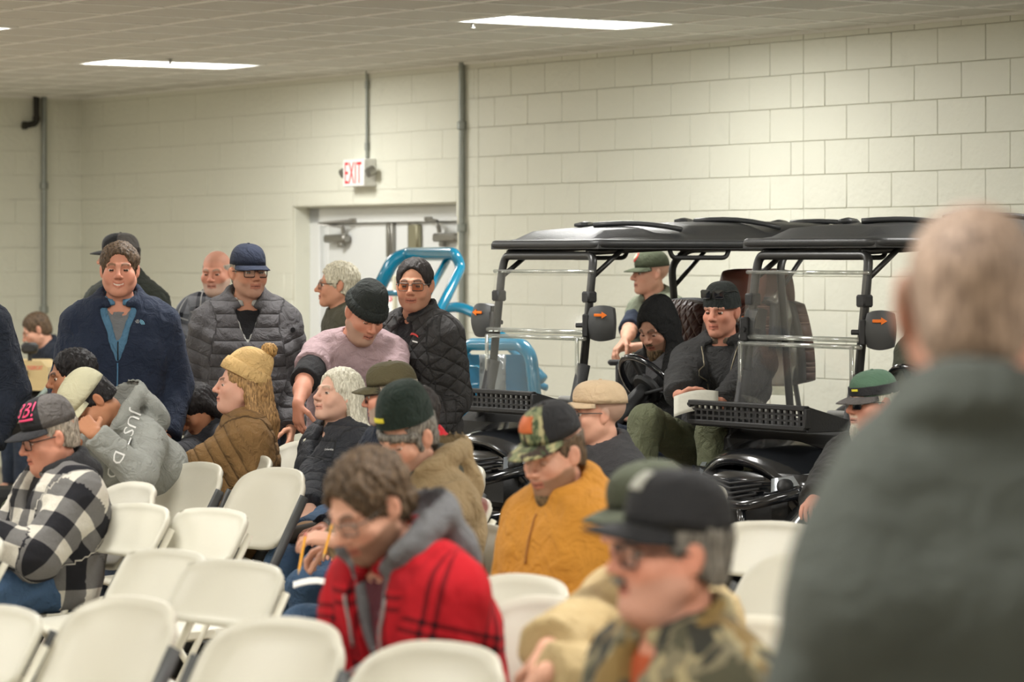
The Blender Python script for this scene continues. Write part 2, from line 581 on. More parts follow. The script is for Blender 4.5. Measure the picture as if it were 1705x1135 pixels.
def block_geo(du, dv, dz, bev=.004):
    mb = MB()
    mb.box((0, 0, 0), (du, dv, dz), None, bev)
    return mb
ROT_LONG = Matrix(((WD[0], -FD[0], 0), (WD[1], -FD[1], 0), (0, 0, 1)))    # local x along wall, local y into the wall
_bm = {}
def block_mesh(w_, h_, gap):
    key = (round(w_, 3), round(h_, 3), gap)
    if key not in _bm:
        mb = block_geo(w_ - gap, 0.012, h_ - gap, .0014 if gap < .002 else .0025)
        o = mb.build('block', M_WALL, None, 'auto')
        _bm[key] = o.data
        bpy.data.objects.remove(o)
    return _bm[key]
rng = random.Random(4)
BH, BW = 0.2032, 0.4064
segs = [(U0, -0.416, 0.0012), (-0.416, 3.16, 0.0032), (3.16, 22.4, 0.0038)]
rest = MB(); nblk = 0
for (ua, ub, gap) in segs:
    for row in range(16):
        z0 = row * BH; z1 = min(z0 + BH, CEIL)
        if z1 - z0 < .03:
            continue
        edges = [ua]
        x = ua + (BW if row % 2 == 0 else BW / 2)
        while x < ub - .05:
            edges.append(x); x += BW
        edges.append(ub)
        if z0 < DZ < z1 - .01:
            edges = sorted(set(edges + [q for q in (DU0, DU1) if ua < q < ub]))
        z0k = z0
        for a, b_ in zip(edges[:-1], edges[1:]):
            z0b = z0 = z0k
            if z1 > 0 and z0 < DZ - .02:                     # cut round the door
                cut = z0 < DZ < z1 - .01
                if a >= DU0 - .01 and b_ <= DU1 + .01:
                    if not cut:
                        continue
                    z0b = DZ
                elif a < DU0 < b_ and not cut:
                    b_ = DU0
                elif a < DU1 < b_ and not cut:
                    a = DU1
                elif cut and b_ > DU0 and a < DU1:
                    z0b = DZ
            if b_ - a < .05:
                continue
            z0 = z0b
            c = uvz((a + b_) / 2, -.004 + rng.uniform(-.0012, .0012), (z0 + z1) / 2)
            X = CXP + FPX * c.x / c.y
            vis = -90 < X < 1800 and (z0 > 1.62 or (1.0 < z0 and 780 < X < 1480))
            if vis and nblk < 298:
                o = bpy.data.objects.new('block', block_mesh(b_ - a, z1 - z0, gap))
                o.location = c
                o.rotation_euler = ROT_LONG.to_euler()
                link(o, wall_long); nblk += 1
            else:
                rest.box(c, (b_ - a - gap, 0.012, z1 - z0 - gap), ROT_LONG, .004)
o = rest.build('block_courses', M_WALL, wall_long); o['kind'] = 'stuff'
rest2 = MB()
ROT_LEFT = Matrix(((FD[0], WD[0], 0), (FD[1], WD[1], 0), (0, 0, 1)))
for row in range(16):
    z0 = row * BH; z1 = min(z0 + BH, CEIL)
    if z1 - z0 < .03:
        continue
    edges = [0.0]; x = BW if row % 2 else BW / 2
    while x < 1.4:
        edges.append(x); x += BW
    for a, b_ in zip(edges[:-1], edges[1:]):
        c = uvz(U0 - .004, (a + b_) / 2, (z0 + z1) / 2)
        o = bpy.data.objects.new('block', block_mesh(b_ - a, z1 - z0, .0015))
        o.location = c; o.rotation_euler = ROT_LEFT.to_euler()
        link(o, wall_left)
    x = edges[-1]
    while x < V1 - .05:
        b_ = min(x + BW, V1)
        rest2.box(uvz(U0 - .004, (x + b_) / 2, (z0 + z1) / 2), (b_ - x - .0015, .012, z1 - z0 - .0015), ROT_LEFT, .0014); x += BW
o = rest2.build('block_courses', M_WALL, wall_left); o['kind'] = 'stuff'
# ---- ceiling tiles on a 2 ft grid, T-bars between them
T = 0.61
UG, VG = -2.13, 2.27        # a grid corner (a corner of the lamp over the door)
lamps = []                  # (u0, v0) of each 2x4 lamp: cells u0..u0+T, v0..v0+2T
for k in range(-1, 5):
    lamps.append((UG + 8 * T * k, VG - 2 * T))
    lamps.append((UG + T * 4 + 8 * T * k, VG + 3 * T))
    lamps.append((UG + 8 * T * k, VG + 8 * T))
    lamps.append((UG + T * 4 + 8 * T * k, VG + 13 * T))
    lamps.append((UG + 8 * T * k, VG + 18 * T))
lamps = [l for l in lamps if U0 + .2 < l[0] < U1 - 1 and l[1] < V1 - 1.3]
lampcells = set()
for (a, b_) in lamps:
    for j in (0, 1):
        lampcells.add((round((a - UG) / T), round((b_ - VG) / T) + j))
tm = MB(); tm.box((0, 0, 0), (T - .026, T - .026, .014), None, .003)
tile_o = tm.build('ceiling_tile', M_TILE); tile_me = tile_o.data; bpy.data.objects.remove(tile_o)
ntile = 0
bars = MB()
i0, i1 = math.floor((U0 - UG) / T), 18
for i in range(i0, i1):
    for j in range(-4, 22):
        ua, va = UG + i * T, VG + j * T
        ub, vb = min(ua + T, U1), va + T
        ua2, va2 = max(ua, U0), max(va, 0)
        if ub - ua2 < .1 or vb - va2 < .1 or vb > V1:
            continue
        c = uvz((ua2 + ub) / 2, (va2 + vb) / 2, CEIL + .006 + rng.uniform(-.001, .001))
        if c.y < 15.5:
            continue
        X = CXP + FPX * c.x / c.y
        if not (-300 < X < 2000) or (i, j) in lampcells:
            continue
        if ntile < 299:
            o = bpy.data.objects.new('ceiling_tile', tile_me)
            o.location = c
            o.rotation_euler = ROT_LONG.to_euler()
            o.scale = ((ub - ua2) / T, (vb - va2) / T, 1)
            link(o, ceiling); ntile += 1
for i in range(i0, i1 + 1):
    u = UG + i * T
    if u > U0:
        bars.box(uvz(u, 5.0, CEIL - .003), (.026, 10.0, .010), ROT_LONG)
for j in range(-4, 14):
    v = VG + j * T
    if v > 0:
        bars.box(uvz((U0 + 9) / 2, v, CEIL - .0032), (9 - U0, .026, .010), ROT_LONG)
o = bars.build('tile_grid', M_TBAR, ceiling, False); o['kind'] = 'stuff'
# wall angle where the ceiling meets the walls
tb = MB(); tb.box(uvz((U0 + 9) / 2, .014, CEIL - .008), (9 - U0, .026, .02), ROT_LONG)
structure(tb.build('trim_1', M_TBAR, None, False))
tb = MB(); tb.box(uvz(U0 + .014, 3.0, CEIL - .008), (6.0, .026, .02), ROT_LEFT)
structure(tb.build('trim_2', M_TBAR, None, False))

# ---- lamps
M_PANEL = glow('lamp_diffuser', (255, 253, 246), PANEL_GLOW)
fm = MB()
for (c, d) in (((0, T - .02, 0), (T, .04, .03)), ((0, -T + .02, 0), (T, .04, .03)), ((T / 2 - .02, 0, 0), (.04, 2 * T - .08, .03)), ((-T / 2 + .02, 0, 0), (.04, 2 * T - .08, .03))):
    fm.box(c, d, None, .004)
fr = fm.build('lamp_frame', M_WHITE); fr_me = fr.data; bpy.data.objects.remove(fr)
dm = MB(); dm.box((0, 0, 0.002), (T - .07, 2 * T - .07, .012))
df = dm.build('diffuser', M_PANEL, None, False); df_me = df.data; bpy.data.objects.remove(df)
for (a, b_) in lamps:
    c = uvz(a + T / 2, b_ + T, CEIL + .004)
    e = empty('ceiling_light', c); e.rotation_euler = ROT_LONG.to_euler()
    X = CXP + FPX * c.x / c.y if c.y > 1 else 1e9
    if abs(a - UG) < .01 and b_ < VG - 1:
        lab = 'glowing white ceiling panel left of centre, over the door side of the block wall'
    elif abs(a - UG - 8 * T) < .01 and b_ < VG - 1:
        lab = 'largest glowing white ceiling panel, near the top centre above the carts'
    elif abs(a - UG - 4 * T) < .01 and abs(b_ - VG - 3 * T) < .01:
        lab = 'glowing white ceiling panel cut off by the left edge of the photo'
    else:
        lab = 'white ceiling panel lamp outside the picture, further along the hall'
    tag(e, lab, 'ceiling light', 'recessed ceiling panel lamps')
    link(bpy.data.objects.new('lamp_frame', fr_me), e)
    link(bpy.data.objects.new('diffuser', df_me), e)
    ld = bpy.data.lights.new('lamp', 'AREA'); ld.shape = 'RECTANGLE'
    ld.size, ld.size_y = T - .08, 2 * T - .08
    ld.energy = LAMP_WATTS; ld.color = LAMP_COLOR
    lo = bpy.data.objects.new('lamp', ld); lo.location = (0, 0, -.012)
    link(lo, e)

# sprinkler heads hanging from the ceiling
for (x, y, lab) in ((787, 38, 'small sprinkler head on the ceiling beside the largest lamp panel'), (283, 97, 'small sprinkler head on the ceiling behind the left lamp panel')):
    Z = (CEIL - HC) * FPX / (YH - y + (2 if x > 500 else 0))
    p = Vector(((x - CXP) / FPX * Z, Z, CEIL))
    mb = MB(); mb.lathe([(.026, 0), (.028, -.004), (.008, -.008), (.008, -.03), (.018, -.034), (.018, -.038)], 12)
    mb.tube([(.008, 0, -.01), (.014, 0, -.022), (.008, 0, -.034)], .002, 5)
    o = mb.build('sprinkler_head', M_STEEL); o.location = p
    tag(o, lab, 'sprinkler', 'sprinkler heads')

# ---- door in its recess
def wl(u, v, z):
    return uvz(u, v, z)
dfm = MB()
dd = -0.16
dfm.box(wl(DU0 + .004, dd / 2 - .012, DZ / 2), (.012, .16, DZ), ROT_LONG, .004)       # jamb lining, far side
dfm.box(wl(DU1 - .004, dd / 2 - .012, DZ / 2), (.012, .16, DZ), ROT_LONG, .004)
dfm.box(wl((DU0 + DU1) / 2, dd / 2 - .012, DZ - .004), (DU1 - DU0, .16, .012), ROT_LONG, .004)
structure(dfm.build('trim_3', M_WALL))
ff = MB()
ff.box(wl(DU0 + .085, dd - .02, DZ / 2), (.15, .08, DZ - .02), ROT_LONG, .006)
ff.box(wl(DU0 + .19, dd - .045, DZ / 2), (.06, .05, DZ - .04), ROT_LONG, .004)
ff.box(wl(DU1 - .085, dd - .02, DZ / 2), (.15, .08, DZ - .02), ROT_LONG, .006)
ff.box(wl((DU0 + DU1) / 2, dd - .02, DZ - .07), (DU1 - DU0 - .02, .08, .12), ROT_LONG, .006)
structure(ff.build('trim_4', M_DOORP))
bk = MB(); bk.box(wl((DU0 + DU1) / 2, -.29, DZ / 2), (DU1 - DU0 + .4, .03, DZ + .3), ROT_LONG)
structure(bk.build('trim_5', M_JOINT))
DTOP = DZ - .13
um = -1.60       # meeting line of the two leaves
def leaf(name, ua, ub, lite):
    mb = MB(); mb.box(wl((ua + ub) / 2, dd - .045, DTOP / 2), (ub - ua - .008, .045, DTOP - .01), ROT_LONG, .003)
    return structure(mb.build(name, M_DOORP))
leaf_a = leaf('door_1', DU0 + .22, um, True)
leaf_b = leaf('door_2', um, DU1 - .14, False)
def closer(par, u, sgn):
    mb = MB()
    mb.box(wl(u, dd + .02, DTOP - .115), (.30, .07, .06), ROT_LONG, .012)
    mb.tube([wl(u + sgn * .10, dd + .02, DTOP - .08), wl(u + sgn * .10, dd + .03, DTOP - .03)], .016, 8)
    mb.tube([wl(u + sgn * .10, dd + .03, DTOP - .03), wl(u - sgn * .06, dd + .14, DTOP - .0), wl(u + sgn * .24, dd + .03, DTOP + .02)], .011, 6)
    mb.box(wl(u + sgn * .24, dd + .02, DTOP + .02), (.09, .03, .03), ROT_LONG, .004)
    mb.box(wl(u + sgn * .06, dd + .02, DTOP - .16), (.05, .04, .04), ROT_LONG, .006)
    mb.build('door_closer', M_STEEL, par)
closer(leaf_a, DU0 + .42, 1); closer(leaf_b, DU1 - .34, -1)
mb = MB(); mb.box(wl(um - .24, dd - .005, DTOP - .13), (.085, .04, .25), ROT_LONG, .006); mb.box(wl(um - .24, dd + .018, DTOP - .13), (.03, .012, .22), ROT_LONG, .003)
mb.build('latch_case', M_STEEL, leaf_a)
mb = MB(); mb.box(wl(um + .10, dd - .0, DTOP - .11), (.13, .05, .19), ROT_LONG, .014)
mb.build('latch_case', mat('bronze_latch', (150, 146, 122), rough=.4, metal=.5), leaf_b)
mb = MB(); mb.tube([wl(um + .08, dd + .0, DTOP - .2), wl(um + .08, dd + .0, .9)], .010, 8)
mb.build('latch_rod', M_STEEL, leaf_b)
mb = MB(); mb.box(wl(um - .006, dd - .018, DTOP / 2), (.035, .012, DTOP - .02), ROT_LONG, .003)
mb.build('astragal', M_STEEL, leaf_a)
# narrow window with a notice taped in it
M_GLASSY = mat('wired_glass', (206, 210, 206), rough=.15, var=.05)
mb = MB(); lu, lz = um - .27, DTOP - .56
for (c, d) in (((lu - .075, lz), (.03, .34)), ((lu + .075, lz), (.03, .34)), ((lu, lz + .16), (.15, .03)), ((lu, lz - .16), (.15, .03))):
    mb.box(wl(c[0], dd - .012, c[1]), (d[0], .03, d[1]), ROT_LONG, .004)
wfr = mb.build('vision_frame', M_FRAMEP, leaf_a)
mb = MB(); mb.box(wl(lu, dd - .018, lz), (.12, .008, .29), ROT_LONG)
mb.build('pane', M_GLASSY, wfr)
mb = MB(); mb.box(wl(lu + .01, dd - .012, lz + .0), (.105, .003, .25), ROT_LONG)
nt_ = mb.build('paper_notice', mat('notice_paper', (250, 250, 250), rough=.7), wfr)
mb = MB()
ring = [wl(lu + .01 + .035 * math.cos(a), dd - .008, lz + .02 + .035 * math.sin(a)) for a in np.linspace(0, 2 * math.pi, 18)[:-1]]
mb.tube(ring, .004, 5, closed=True)
mb.tube([wl(lu - .012, dd - .008, lz + .045), wl(lu + .032, dd - .008, lz - .005)], .004, 5)
mb.build('notice_emblem', M_RED, wfr)
# ---- exit sign with two lamp heads, on the wall above the door
ex = empty('exit_sign', wl(-1.92, 0.0, 2.36)); ex.rotation_euler = ROT_LONG.to_euler()
mb = MB(); mb.box((0, -.055, 0), (.30, .105, .20), None, .006)
mb.build('sign_box', mat('sign_white', (238, 238, 234), rough=.5), ex)
V, Fc = TXT['EXIT']
V = V.copy(); V[:, 0] -= V[:, 0].mean() * 0; wv = V[:, 0].max() - V[:, 0].min(); hv = V[:, 1].max() - V[:, 1].min()
x0 = (V[:, 0].max() + V[:, 0].min()) / 2; y0 = (V[:, 1].max() + V[:, 1].min()) / 2
Vw = np.stack([(V[:, 0] - x0) / wv * .235, np.full(len(V), -.1095), (V[:, 1] - y0) / hv * .155], 1)
mesh_obj('exit_lettering', Vw, Fc, M_RED, ex, False)
for sx in (-1, 1):
    mb = MB()
    Rz = Matrix.Rotation(math.radians(-25), 3, 'X')
    mb.lathe([(.012, .03), (.034, .025), (.036, -.03), (.030, -.036), (.0, -.034)], 14, (sx * .185, -.075, .005), Matrix.Rotation(math.radians(115), 3, 'X'))
    mb.tube([(sx * .145, -.05, 0), (sx * .18, -.06, 0)], .012, 8)
    mb.build('lamp_head', M_STEEL, ex)
tag(ex, 'white exit sign with red letters on the block wall above the door', 'sign')
# ---- conduits and pipe
def conduit(name, p, z0, z1, r, label, coup, m=M_GALV, nrm=FD):
    e = empty(name, p)
    mb = MB(); mb.tube([(0, 0, z0), (0, 0, z1)], r, 10)
    mb.build('pipe', m, e)
    for z in coup:
        c = MB(); c.lathe([(r * 1.1, -.03), (r * 1.5, -.025), (r * 1.5, .025), (r * 1.1, .03)], 12, (0, 0, z))
        c.build('coupling', m, e)
    tag(e, label, 'conduit')
conduit('conduit', wl(-1.87, .022, 0), 2.46, CEIL, .011, 'thin conduit running from the ceiling down to the exit sign', [2.55, 3.0])
conduit('conduit', wl(-.585, .03, 0), 0.05, CEIL, .021, 'grey conduit running full height beside the right side of the door', [2.66, 1.95, 1.0])
conduit('conduit', wl(U0 + .03, .36, 0), 1.28, CEIL, .023, 'grey vertical conduit on the end wall in the far left corner', [1.31, 2.35], nrm=WD)
e = empty('drain_pipe', wl(U0 + .05, .44, 0))
pts = arc([(0, 0, CEIL), (0, 0, 2.87), tuple(Vector((FD[0], FD[1], 0)) * .10 + Vector((0, 0, 2.85)))], .03, 5)
mb = MB(); mb.tube(pts, .026, 10); mb.build('pipe', M_DARKM, e)
q = Vector((FD[0], FD[1], 0))
mb = MB(); mb.tube([q * .09 + Vector((0, 0, 2.85)), q * .125 + Vector((0, 0, 2.85))], .034, 10)
mb.tube([(0, 0, 2.89), (0, 0, 2.93)], .032, 10)
mb.build('pipe_fitting', M_DARKM, e)
tag(e, 'short black iron pipe with an elbow hanging from the ceiling at far left', 'pipe')
# ------------------------------------------------------------------ signed-distance modelling
def A3(v):
    return np.array([v[0], v[1], v[2]], float)

def unit(v):
    v = A3(v); n = np.linalg.norm(v)
    return v / n if n > 1e-9 else v

class Cap:                          # round cone
    def __init__(s, a, b, ra, rb=None, k=.02, op=1, cut=None):
        s.a = A3(a); s.b = A3(b); s.ra = ra; s.rb = ra if rb is None else rb; s.k = k; s.op = op; s.cut = cut
    def box(s):
        r = max(s.ra, s.rb)
        return np.minimum(s.a, s.b) - r, np.maximum(s.a, s.b) + r
    def d(s, X, Y, Z):
        u = s.b - s.a; L = float(u @ u) + 1e-12
        x, y, z = X - s.a[0], Y - s.a[1], Z - s.a[2]
        t = np.clip((x * u[0] + y * u[1] + z * u[2]) / L, 0, 1)
        r = np.sqrt((x - t * u[0]) ** 2 + (y - t * u[1]) ** 2 + (z - t * u[2]) ** 2) - (s.ra + (s.rb - s.ra) * t)
        if s.cut is not None:
            p, n = s.cut
            r = np.maximum(r, (X - p[0]) * n[0] + (Y - p[1]) * n[1] + (Z - p[2]) * n[2])
        return r

class Ell:
    def __init__(s, c, r, R=None, k=.02, op=1):
        s.c = A3(c); s.r = A3(r); s.R = np.eye(3) if R is None else np.array(R, float); s.k = k; s.op = op
    def box(s):
        e = np.sqrt(((s.R * s.r[None, :]) ** 2).sum(1))
        return s.c - e, s.c + e
    def d(s, X, Y, Z):
        x, y, z = X - s.c[0], Y - s.c[1], Z - s.c[2]
        R = s.R
        a = (x * R[0, 0] + y * R[1, 0] + z * R[2, 0]) / s.r[0]
        b = (x * R[0, 1] + y * R[1, 1] + z * R[2, 1]) / s.r[1]
        c = (x * R[0, 2] + y * R[1, 2] + z * R[2, 2]) / s.r[2]
        k0 = np.sqrt(a * a + b * b + c * c) + 1e-9
        k1 = np.sqrt((a / s.r[0]) ** 2 + (b / s.r[1]) ** 2 + (c / s.r[2]) ** 2) + 1e-9
        return k0 * (k0 - 1) / k1

def axis(lo, hi, coarse, fine=()):
    xs = [lo]; x = lo
    while x < hi:
        h = coarse
        nxt = None
        for (a, b, f) in fine:
            if a - f <= x <= b:
                h = min(h, f)
            elif x < a and x + h > a:
                h = min(h, max(a - x, f))
        x += h
        xs.append(x)
    return np.array(xs, np.float32)

def evaluate(prims, ax, pad=.03):
    D = np.full((len(ax[0]), len(ax[1]), len(ax[2])), 1.0, np.float32)
    for p in prims:
        lo, hi = p.box()
        m = p.k + pad
        sl = []
        for i in range(3):
            a = max(0, int(np.searchsorted(ax[i], lo[i] - m)) - 1)
            b = min(len(ax[i]), int(np.searchsorted(ax[i], hi[i] + m)) + 1)
            sl.append(slice(a, b))
        if any(q.stop <= q.start for q in sl):
            continue
        X = ax[0][sl[0]][:, None, None]; Y = ax[1][sl[1]][None, :, None]; Z = ax[2][sl[2]][None, None, :]
        d = p.d(X, Y, Z).astype(np.float32)
        o = D[tuple(sl)]
        if p.op > 0:
            h = np.maximum(p.k - np.abs(o - d), 0) / p.k
            D[tuple(sl)] = np.minimum(o, d) - h * h * p.k * .25
        else:
            d = -d
            h = np.maximum(p.k - np.abs(o - d), 0) / p.k
            D[tuple(sl)] = np.maximum(o, d) + h * h * p.k * .25
    return D

def surface(D, ax):
    S = D < 0
    S[0] = S[-1] = False; S[:, 0] = S[:, -1] = False; S[:, :, 0] = S[:, :, -1] = False
    D = np.where(S, D, np.maximum(D, 1e-5))
    U = S.view(np.uint8)
    c = U[:-1, :-1, :-1] + U[1:, :-1, :-1] + U[:-1, 1:, :-1] + U[1:, 1:, :-1] + U[:-1, :-1, 1:] + U[1:, :-1, 1:] + U[:-1, 1:, 1:] + U[1:, 1:, 1:]
    act = (c > 0) & (c < 8)
    I = np.argwhere(act)
    ids = np.full(act.shape, -1, np.int32); ids[act] = np.arange(len(I), dtype=np.int32)
    i, j, k = I.T
    cor = [(a, b, e) for a in (0, 1) for b in (0, 1) for e in (0, 1)]
    val = {q: D[i + q[0], j + q[1], k + q[2]] for q in cor}
    acc = np.zeros((len(I), 3), np.float32); cnt = np.zeros(len(I), np.float32)
    gx = [(ax[n][q], ax[n][q + 1]) for n, q in enumerate((i, j, k))]
    for q in cor:
        for n in range(3):
            if q[n]:
                continue
            q2 = list(q); q2[n] = 1; q2 = tuple(q2)
            a, b = val[q], val[q2]
            m = (a < 0) != (b < 0)
            t = np.where(m, a / np.where(m, a - b, 1), 0)
            for e in range(3):
                pos = gx[e][0] + (gx[e][1] - gx[e][0]) * t if e == n else gx[e][q[e]]
                acc[:, e] += np.where(m, pos, 0)
            cnt += m
    V = acc / np.maximum(cnt, 1)[:, None]
    F = []
    for n in range(3):
        a, b = (n + 1) % 3, (n + 2) % 3
        s0 = [slice(1, -1)] * 3; s1 = [slice(1, -1)] * 3
        s0[n] = slice(0, -1); s1[n] = slice(1, None)
        A, B = S[tuple(s0)], S[tuple(s1)]
        E = np.argwhere(A != B)
        ins = A[tuple(E.T)]
        off = np.ones(3, int); off[n] = 0
        E = E + off
        def cell(da, db):
            q = E.copy(); q[:, a] += da; q[:, b] += db
            return ids[q[:, 0], q[:, 1], q[:, 2]]
        Q = np.stack([cell(-1, -1), cell(0, -1), cell(0, 0), cell(-1, 0)], 1)
        Q[~ins] = Q[~ins][:, ::-1]
        F.append(Q)
    F = np.concatenate(F)
    F = F[(F >= 0).all(1)]
    return V, F

def normals(V, F):
    n = np.cross(V[F[:, 2]] - V[F[:, 0]], V[F[:, 3]] - V[F[:, 1]])
    N = np.zeros_like(V)
    for e in range(3):
        N[:, e] = sum(np.bincount(F[:, q], n[:, e], len(V)) for q in range(4))
    return N / (np.linalg.norm(N, axis=1, keepdims=True) + 1e-12)

def smooth_mesh(V, F, it=1, w=.5):
    for _ in range(it):
        S = np.zeros_like(V); c = np.zeros(len(V))
        for q in range(4):
            a, b = F[:, q], F[:, (q + 1) % 4]
            for e in range(3):
                S[:, e] += np.bincount(a, V[b, e], len(V)) + np.bincount(b, V[a, e], len(V))
            c += np.bincount(a, minlength=len(V)) + np.bincount(b, minlength=len(V))
        V = V * (1 - w) + w * S / np.maximum(c, 1)[:, None]
    return V.astype(np.float32)

def folds(P, seed, wl):
    r = np.random.RandomState(seed)
    out = 0
    for q in range(6):
        k = r.normal(size=3); k /= np.linalg.norm(k); k[2] *= .75
        k2 = r.normal(size=3); k2 /= np.linalg.norm(k2)
        w = wl * (0.38 + .22 * q)
        s = np.sin(P @ k * (2 * math.pi / w) + r.uniform(0, 6) + 1.6 * np.sin(P @ k2 * (2 * math.pi / (w * 2.2)) + r.uniform(0, 6)))
        out = out + ((1 - 2 * np.abs(s)) * .5 + s * .25) * (.5 + .12 * q)
    return out / 4

def rot(axis_, deg):
    return np.array(Matrix.Rotation(math.radians(deg), 3, axis_))

# ------------------------------------------------------------------ people
SKIN = (206, 150, 126)

def ik(S, T, l1, l2, pole):
    d = T - S; L = np.linalg.norm(d); u = d / L
    L = min(max(L, abs(l1 - l2) + .02), (l1 + l2) * .998)
    T = S + u * L
    a = (l1 * l1 - l2 * l2 + L * L) / (2 * L)
    h = math.sqrt(max(l1 * l1 - a * a, 1e-6))
    n = pole - (pole @ u) * u
    return S + u * a + unit(n) * h, T

def hand_prims(w, d, n, side, k, curl, spread=1.0):
    """w wrist, d towards the fingers, n out of the palm"""
    d = unit(d); n = unit(n - (n @ d) * d)
    T = -side * np.cross(d, n)
    P = []
    kn = []
    for q, (t, l) in enumerate(((.031, .086), (.0105, .091), (-.0105, .087), (-.030, .078))):
        b = w + (d * l + T * t * spread) * k
        kn.append(b)
        P.append(Cap(w + (T * t * .62 + d * .008) * k, b, .0145 * k, .0108 * k, .014))
    for q, (L, b) in enumerate(zip((.070, .078, .072, .056), kn)):
        p = b; ang = 0
        for f, c in ((.46, .75), (.30, 1.0), (.24, .7)):
            ang += curl * c
            dr = d * math.cos(ang) + n * math.sin(ang) + T * (.06 * (1.5 - q)) * spread
            e = p + unit(dr) * L * f * k
            P.append(Cap(p, e, .0088 * k, .0078 * k, .004))
            p = e
    p = w + (d * .022 + T * .026) * k
    for L, dr, r in ((.046, d * .6 + T * .75 + n * .35, .0135), (.034, d * .85 + T * .35 + n * (.3 + curl * .4), .0105), (.027, d * .9 + T * .1 + n * (.35 + curl * .6), .0095)):
        e = p + unit(dr) * L * k
        P.append(Cap(p, e, r * k, r * k * .9, .006)); p = e
    return P

def torso_prims(J, t, fat, hips=True, belly=True, fem=0.0):
    X = J['xl']; P = []
    def bar(c, hw, r, k=.06):
        P.append(Cap(c - X * hw, c + X * hw, r + t, None, k))
    k = J['k']
    if hips:
        bar(J['P'], .075 * k * (1 + .25 * (fat - 1)), .103 * k)
    bar(J['waist'], (.062 + .03 * (fat - 1)) * k, .100 * k * fat)
    if belly and fat > 1.02:
        P.append(Ell(J['waist'] + J['fwd'] * .05 * k * fat - J['up'] * .02 * k, (.12 * k * fat, .10 * k * fat, .12 * k * fat), J['R3'], .07))
    bar(J['chest'], .088 * k, .112 * k * (1 + .35 * (fat - 1)))
    if fem:
        for s in (-1, 1):
            P.append(Ell(J['chest'] + J['fwd'] * .085 * k + X * s * .065 * k + J['up'] * .0, (.06 + t, .055 + t, .06 + t), J['R3'], .04))
    Xs = J['xs']; c = J['N'] - J['up'] * .075 * k
    bw = J.get('broad', 1.0)
    P.append(Cap(c - Xs * .100 * k * bw, c + Xs * .100 * k * bw, .080 * k + t, None, .06))
    for s, nm in ((1, 'L'), (-1, 'R')):
        P.append(Cap(J['N'] - J['up'] * .02 * k - Xs * 0, J['S' + nm] + J['up'] * .006, .046 * k + t * .8, .044 * k + t, .05))
    return P

def arm_prims(J, t, upto=1.0, cuff=True, sides=('L', 'R'), loose=0.0):
    P = []; k = J['k']
    for nm in sides:
        S, E, W = J['S' + nm], J['E' + nm], J['W' + nm]
        P.append(Cap(S, E, (.055 + loose) * k + t, (.045 + loose) * k + t, .045))
        if upto > .5:
            d = unit(W - E)
            end = W + d * .012 * k
            P.append(Cap(E, end, (.044 + loose) * k + t, (.034 + loose * .6) * k + t, .03, 1, (end - d * .012 * k, d) if cuff else None))
    return P

def foot_dir(J, nm):
    if 'toe' + nm in J:
        sd = unit(J['K' + nm] - J['A' + nm]); f = J['toe' + nm]
        return unit(sd - (sd @ f) * f), f
    sd = unit(J['K' + nm] - J['A' + nm])
    f = np.array([0, -1., 0]) if abs(sd[2]) > .8 else unit(np.cross(sd, np.array([1., 0, 0])))
    if abs(sd[2]) > .8:
        f = unit(f - (f @ sd) * sd)
    return sd, f

def leg_prims(J, t, k2=.04):
    P = []; k = J['k']
    for nm in ('L', 'R'):
        H, K, A = J['H' + nm], J['K' + nm], J['A' + nm]
        P.append(Cap(H, K, .088 * k + t, .058 * k + t, k2))
        d = unit(A - K)
        P.append(Cap(K, A, .057 * k + t, .042 * k + t * 1.6, k2, 1, (A, d)))
    return P

def cloth_coords(V, J):
    """(across, along, limb) in metres for every vertex, by nearest bone"""
    segs = [('T', J['P'], J['N'])] + [(s, J['S' + s], J['E' + s]) for s in 'LR'] + [(s.lower(), J['E' + s], J['W' + s]) for s in 'LR']
    segs += [('h' + s, J['H' + s], J['K' + s]) for s in 'LR']
    best = np.full(len(V), 1e9); out = np.zeros((len(V), 3), np.float32)
    for q, (nm, a, b) in enumerate(segs):
        u = b - a; L = np.linalg.norm(u); u = u / L
        t = np.clip((V - a) @ u, 0, L)
        r = V - a - t[:, None] * u
        d = np.linalg.norm(r, axis=1) - (.12 if nm == 'T' else .055 if nm[0] in 'LR' else .045 if nm[0] != 'h' else .09)
        m = d < best
        best[m] = d[m]
        e1 = J['xl'] if nm == 'T' else unit(J['xl'] - (J['xl'] @ u) * u)
        if nm == 'T':
            uu = r @ e1; vv = (V - a) @ u
        else:
            e2 = np.cross(u, e1)
            uu = np.arctan2(r @ e2, r @ e1) * .065
            vv = t + (.29 * J['k'] if nm in ('l', 'r') else 0)
        out[m, 0] = uu[m]; out[m, 1] = vv[m]; out[m, 2] = q
    return out

class Person:
    pass

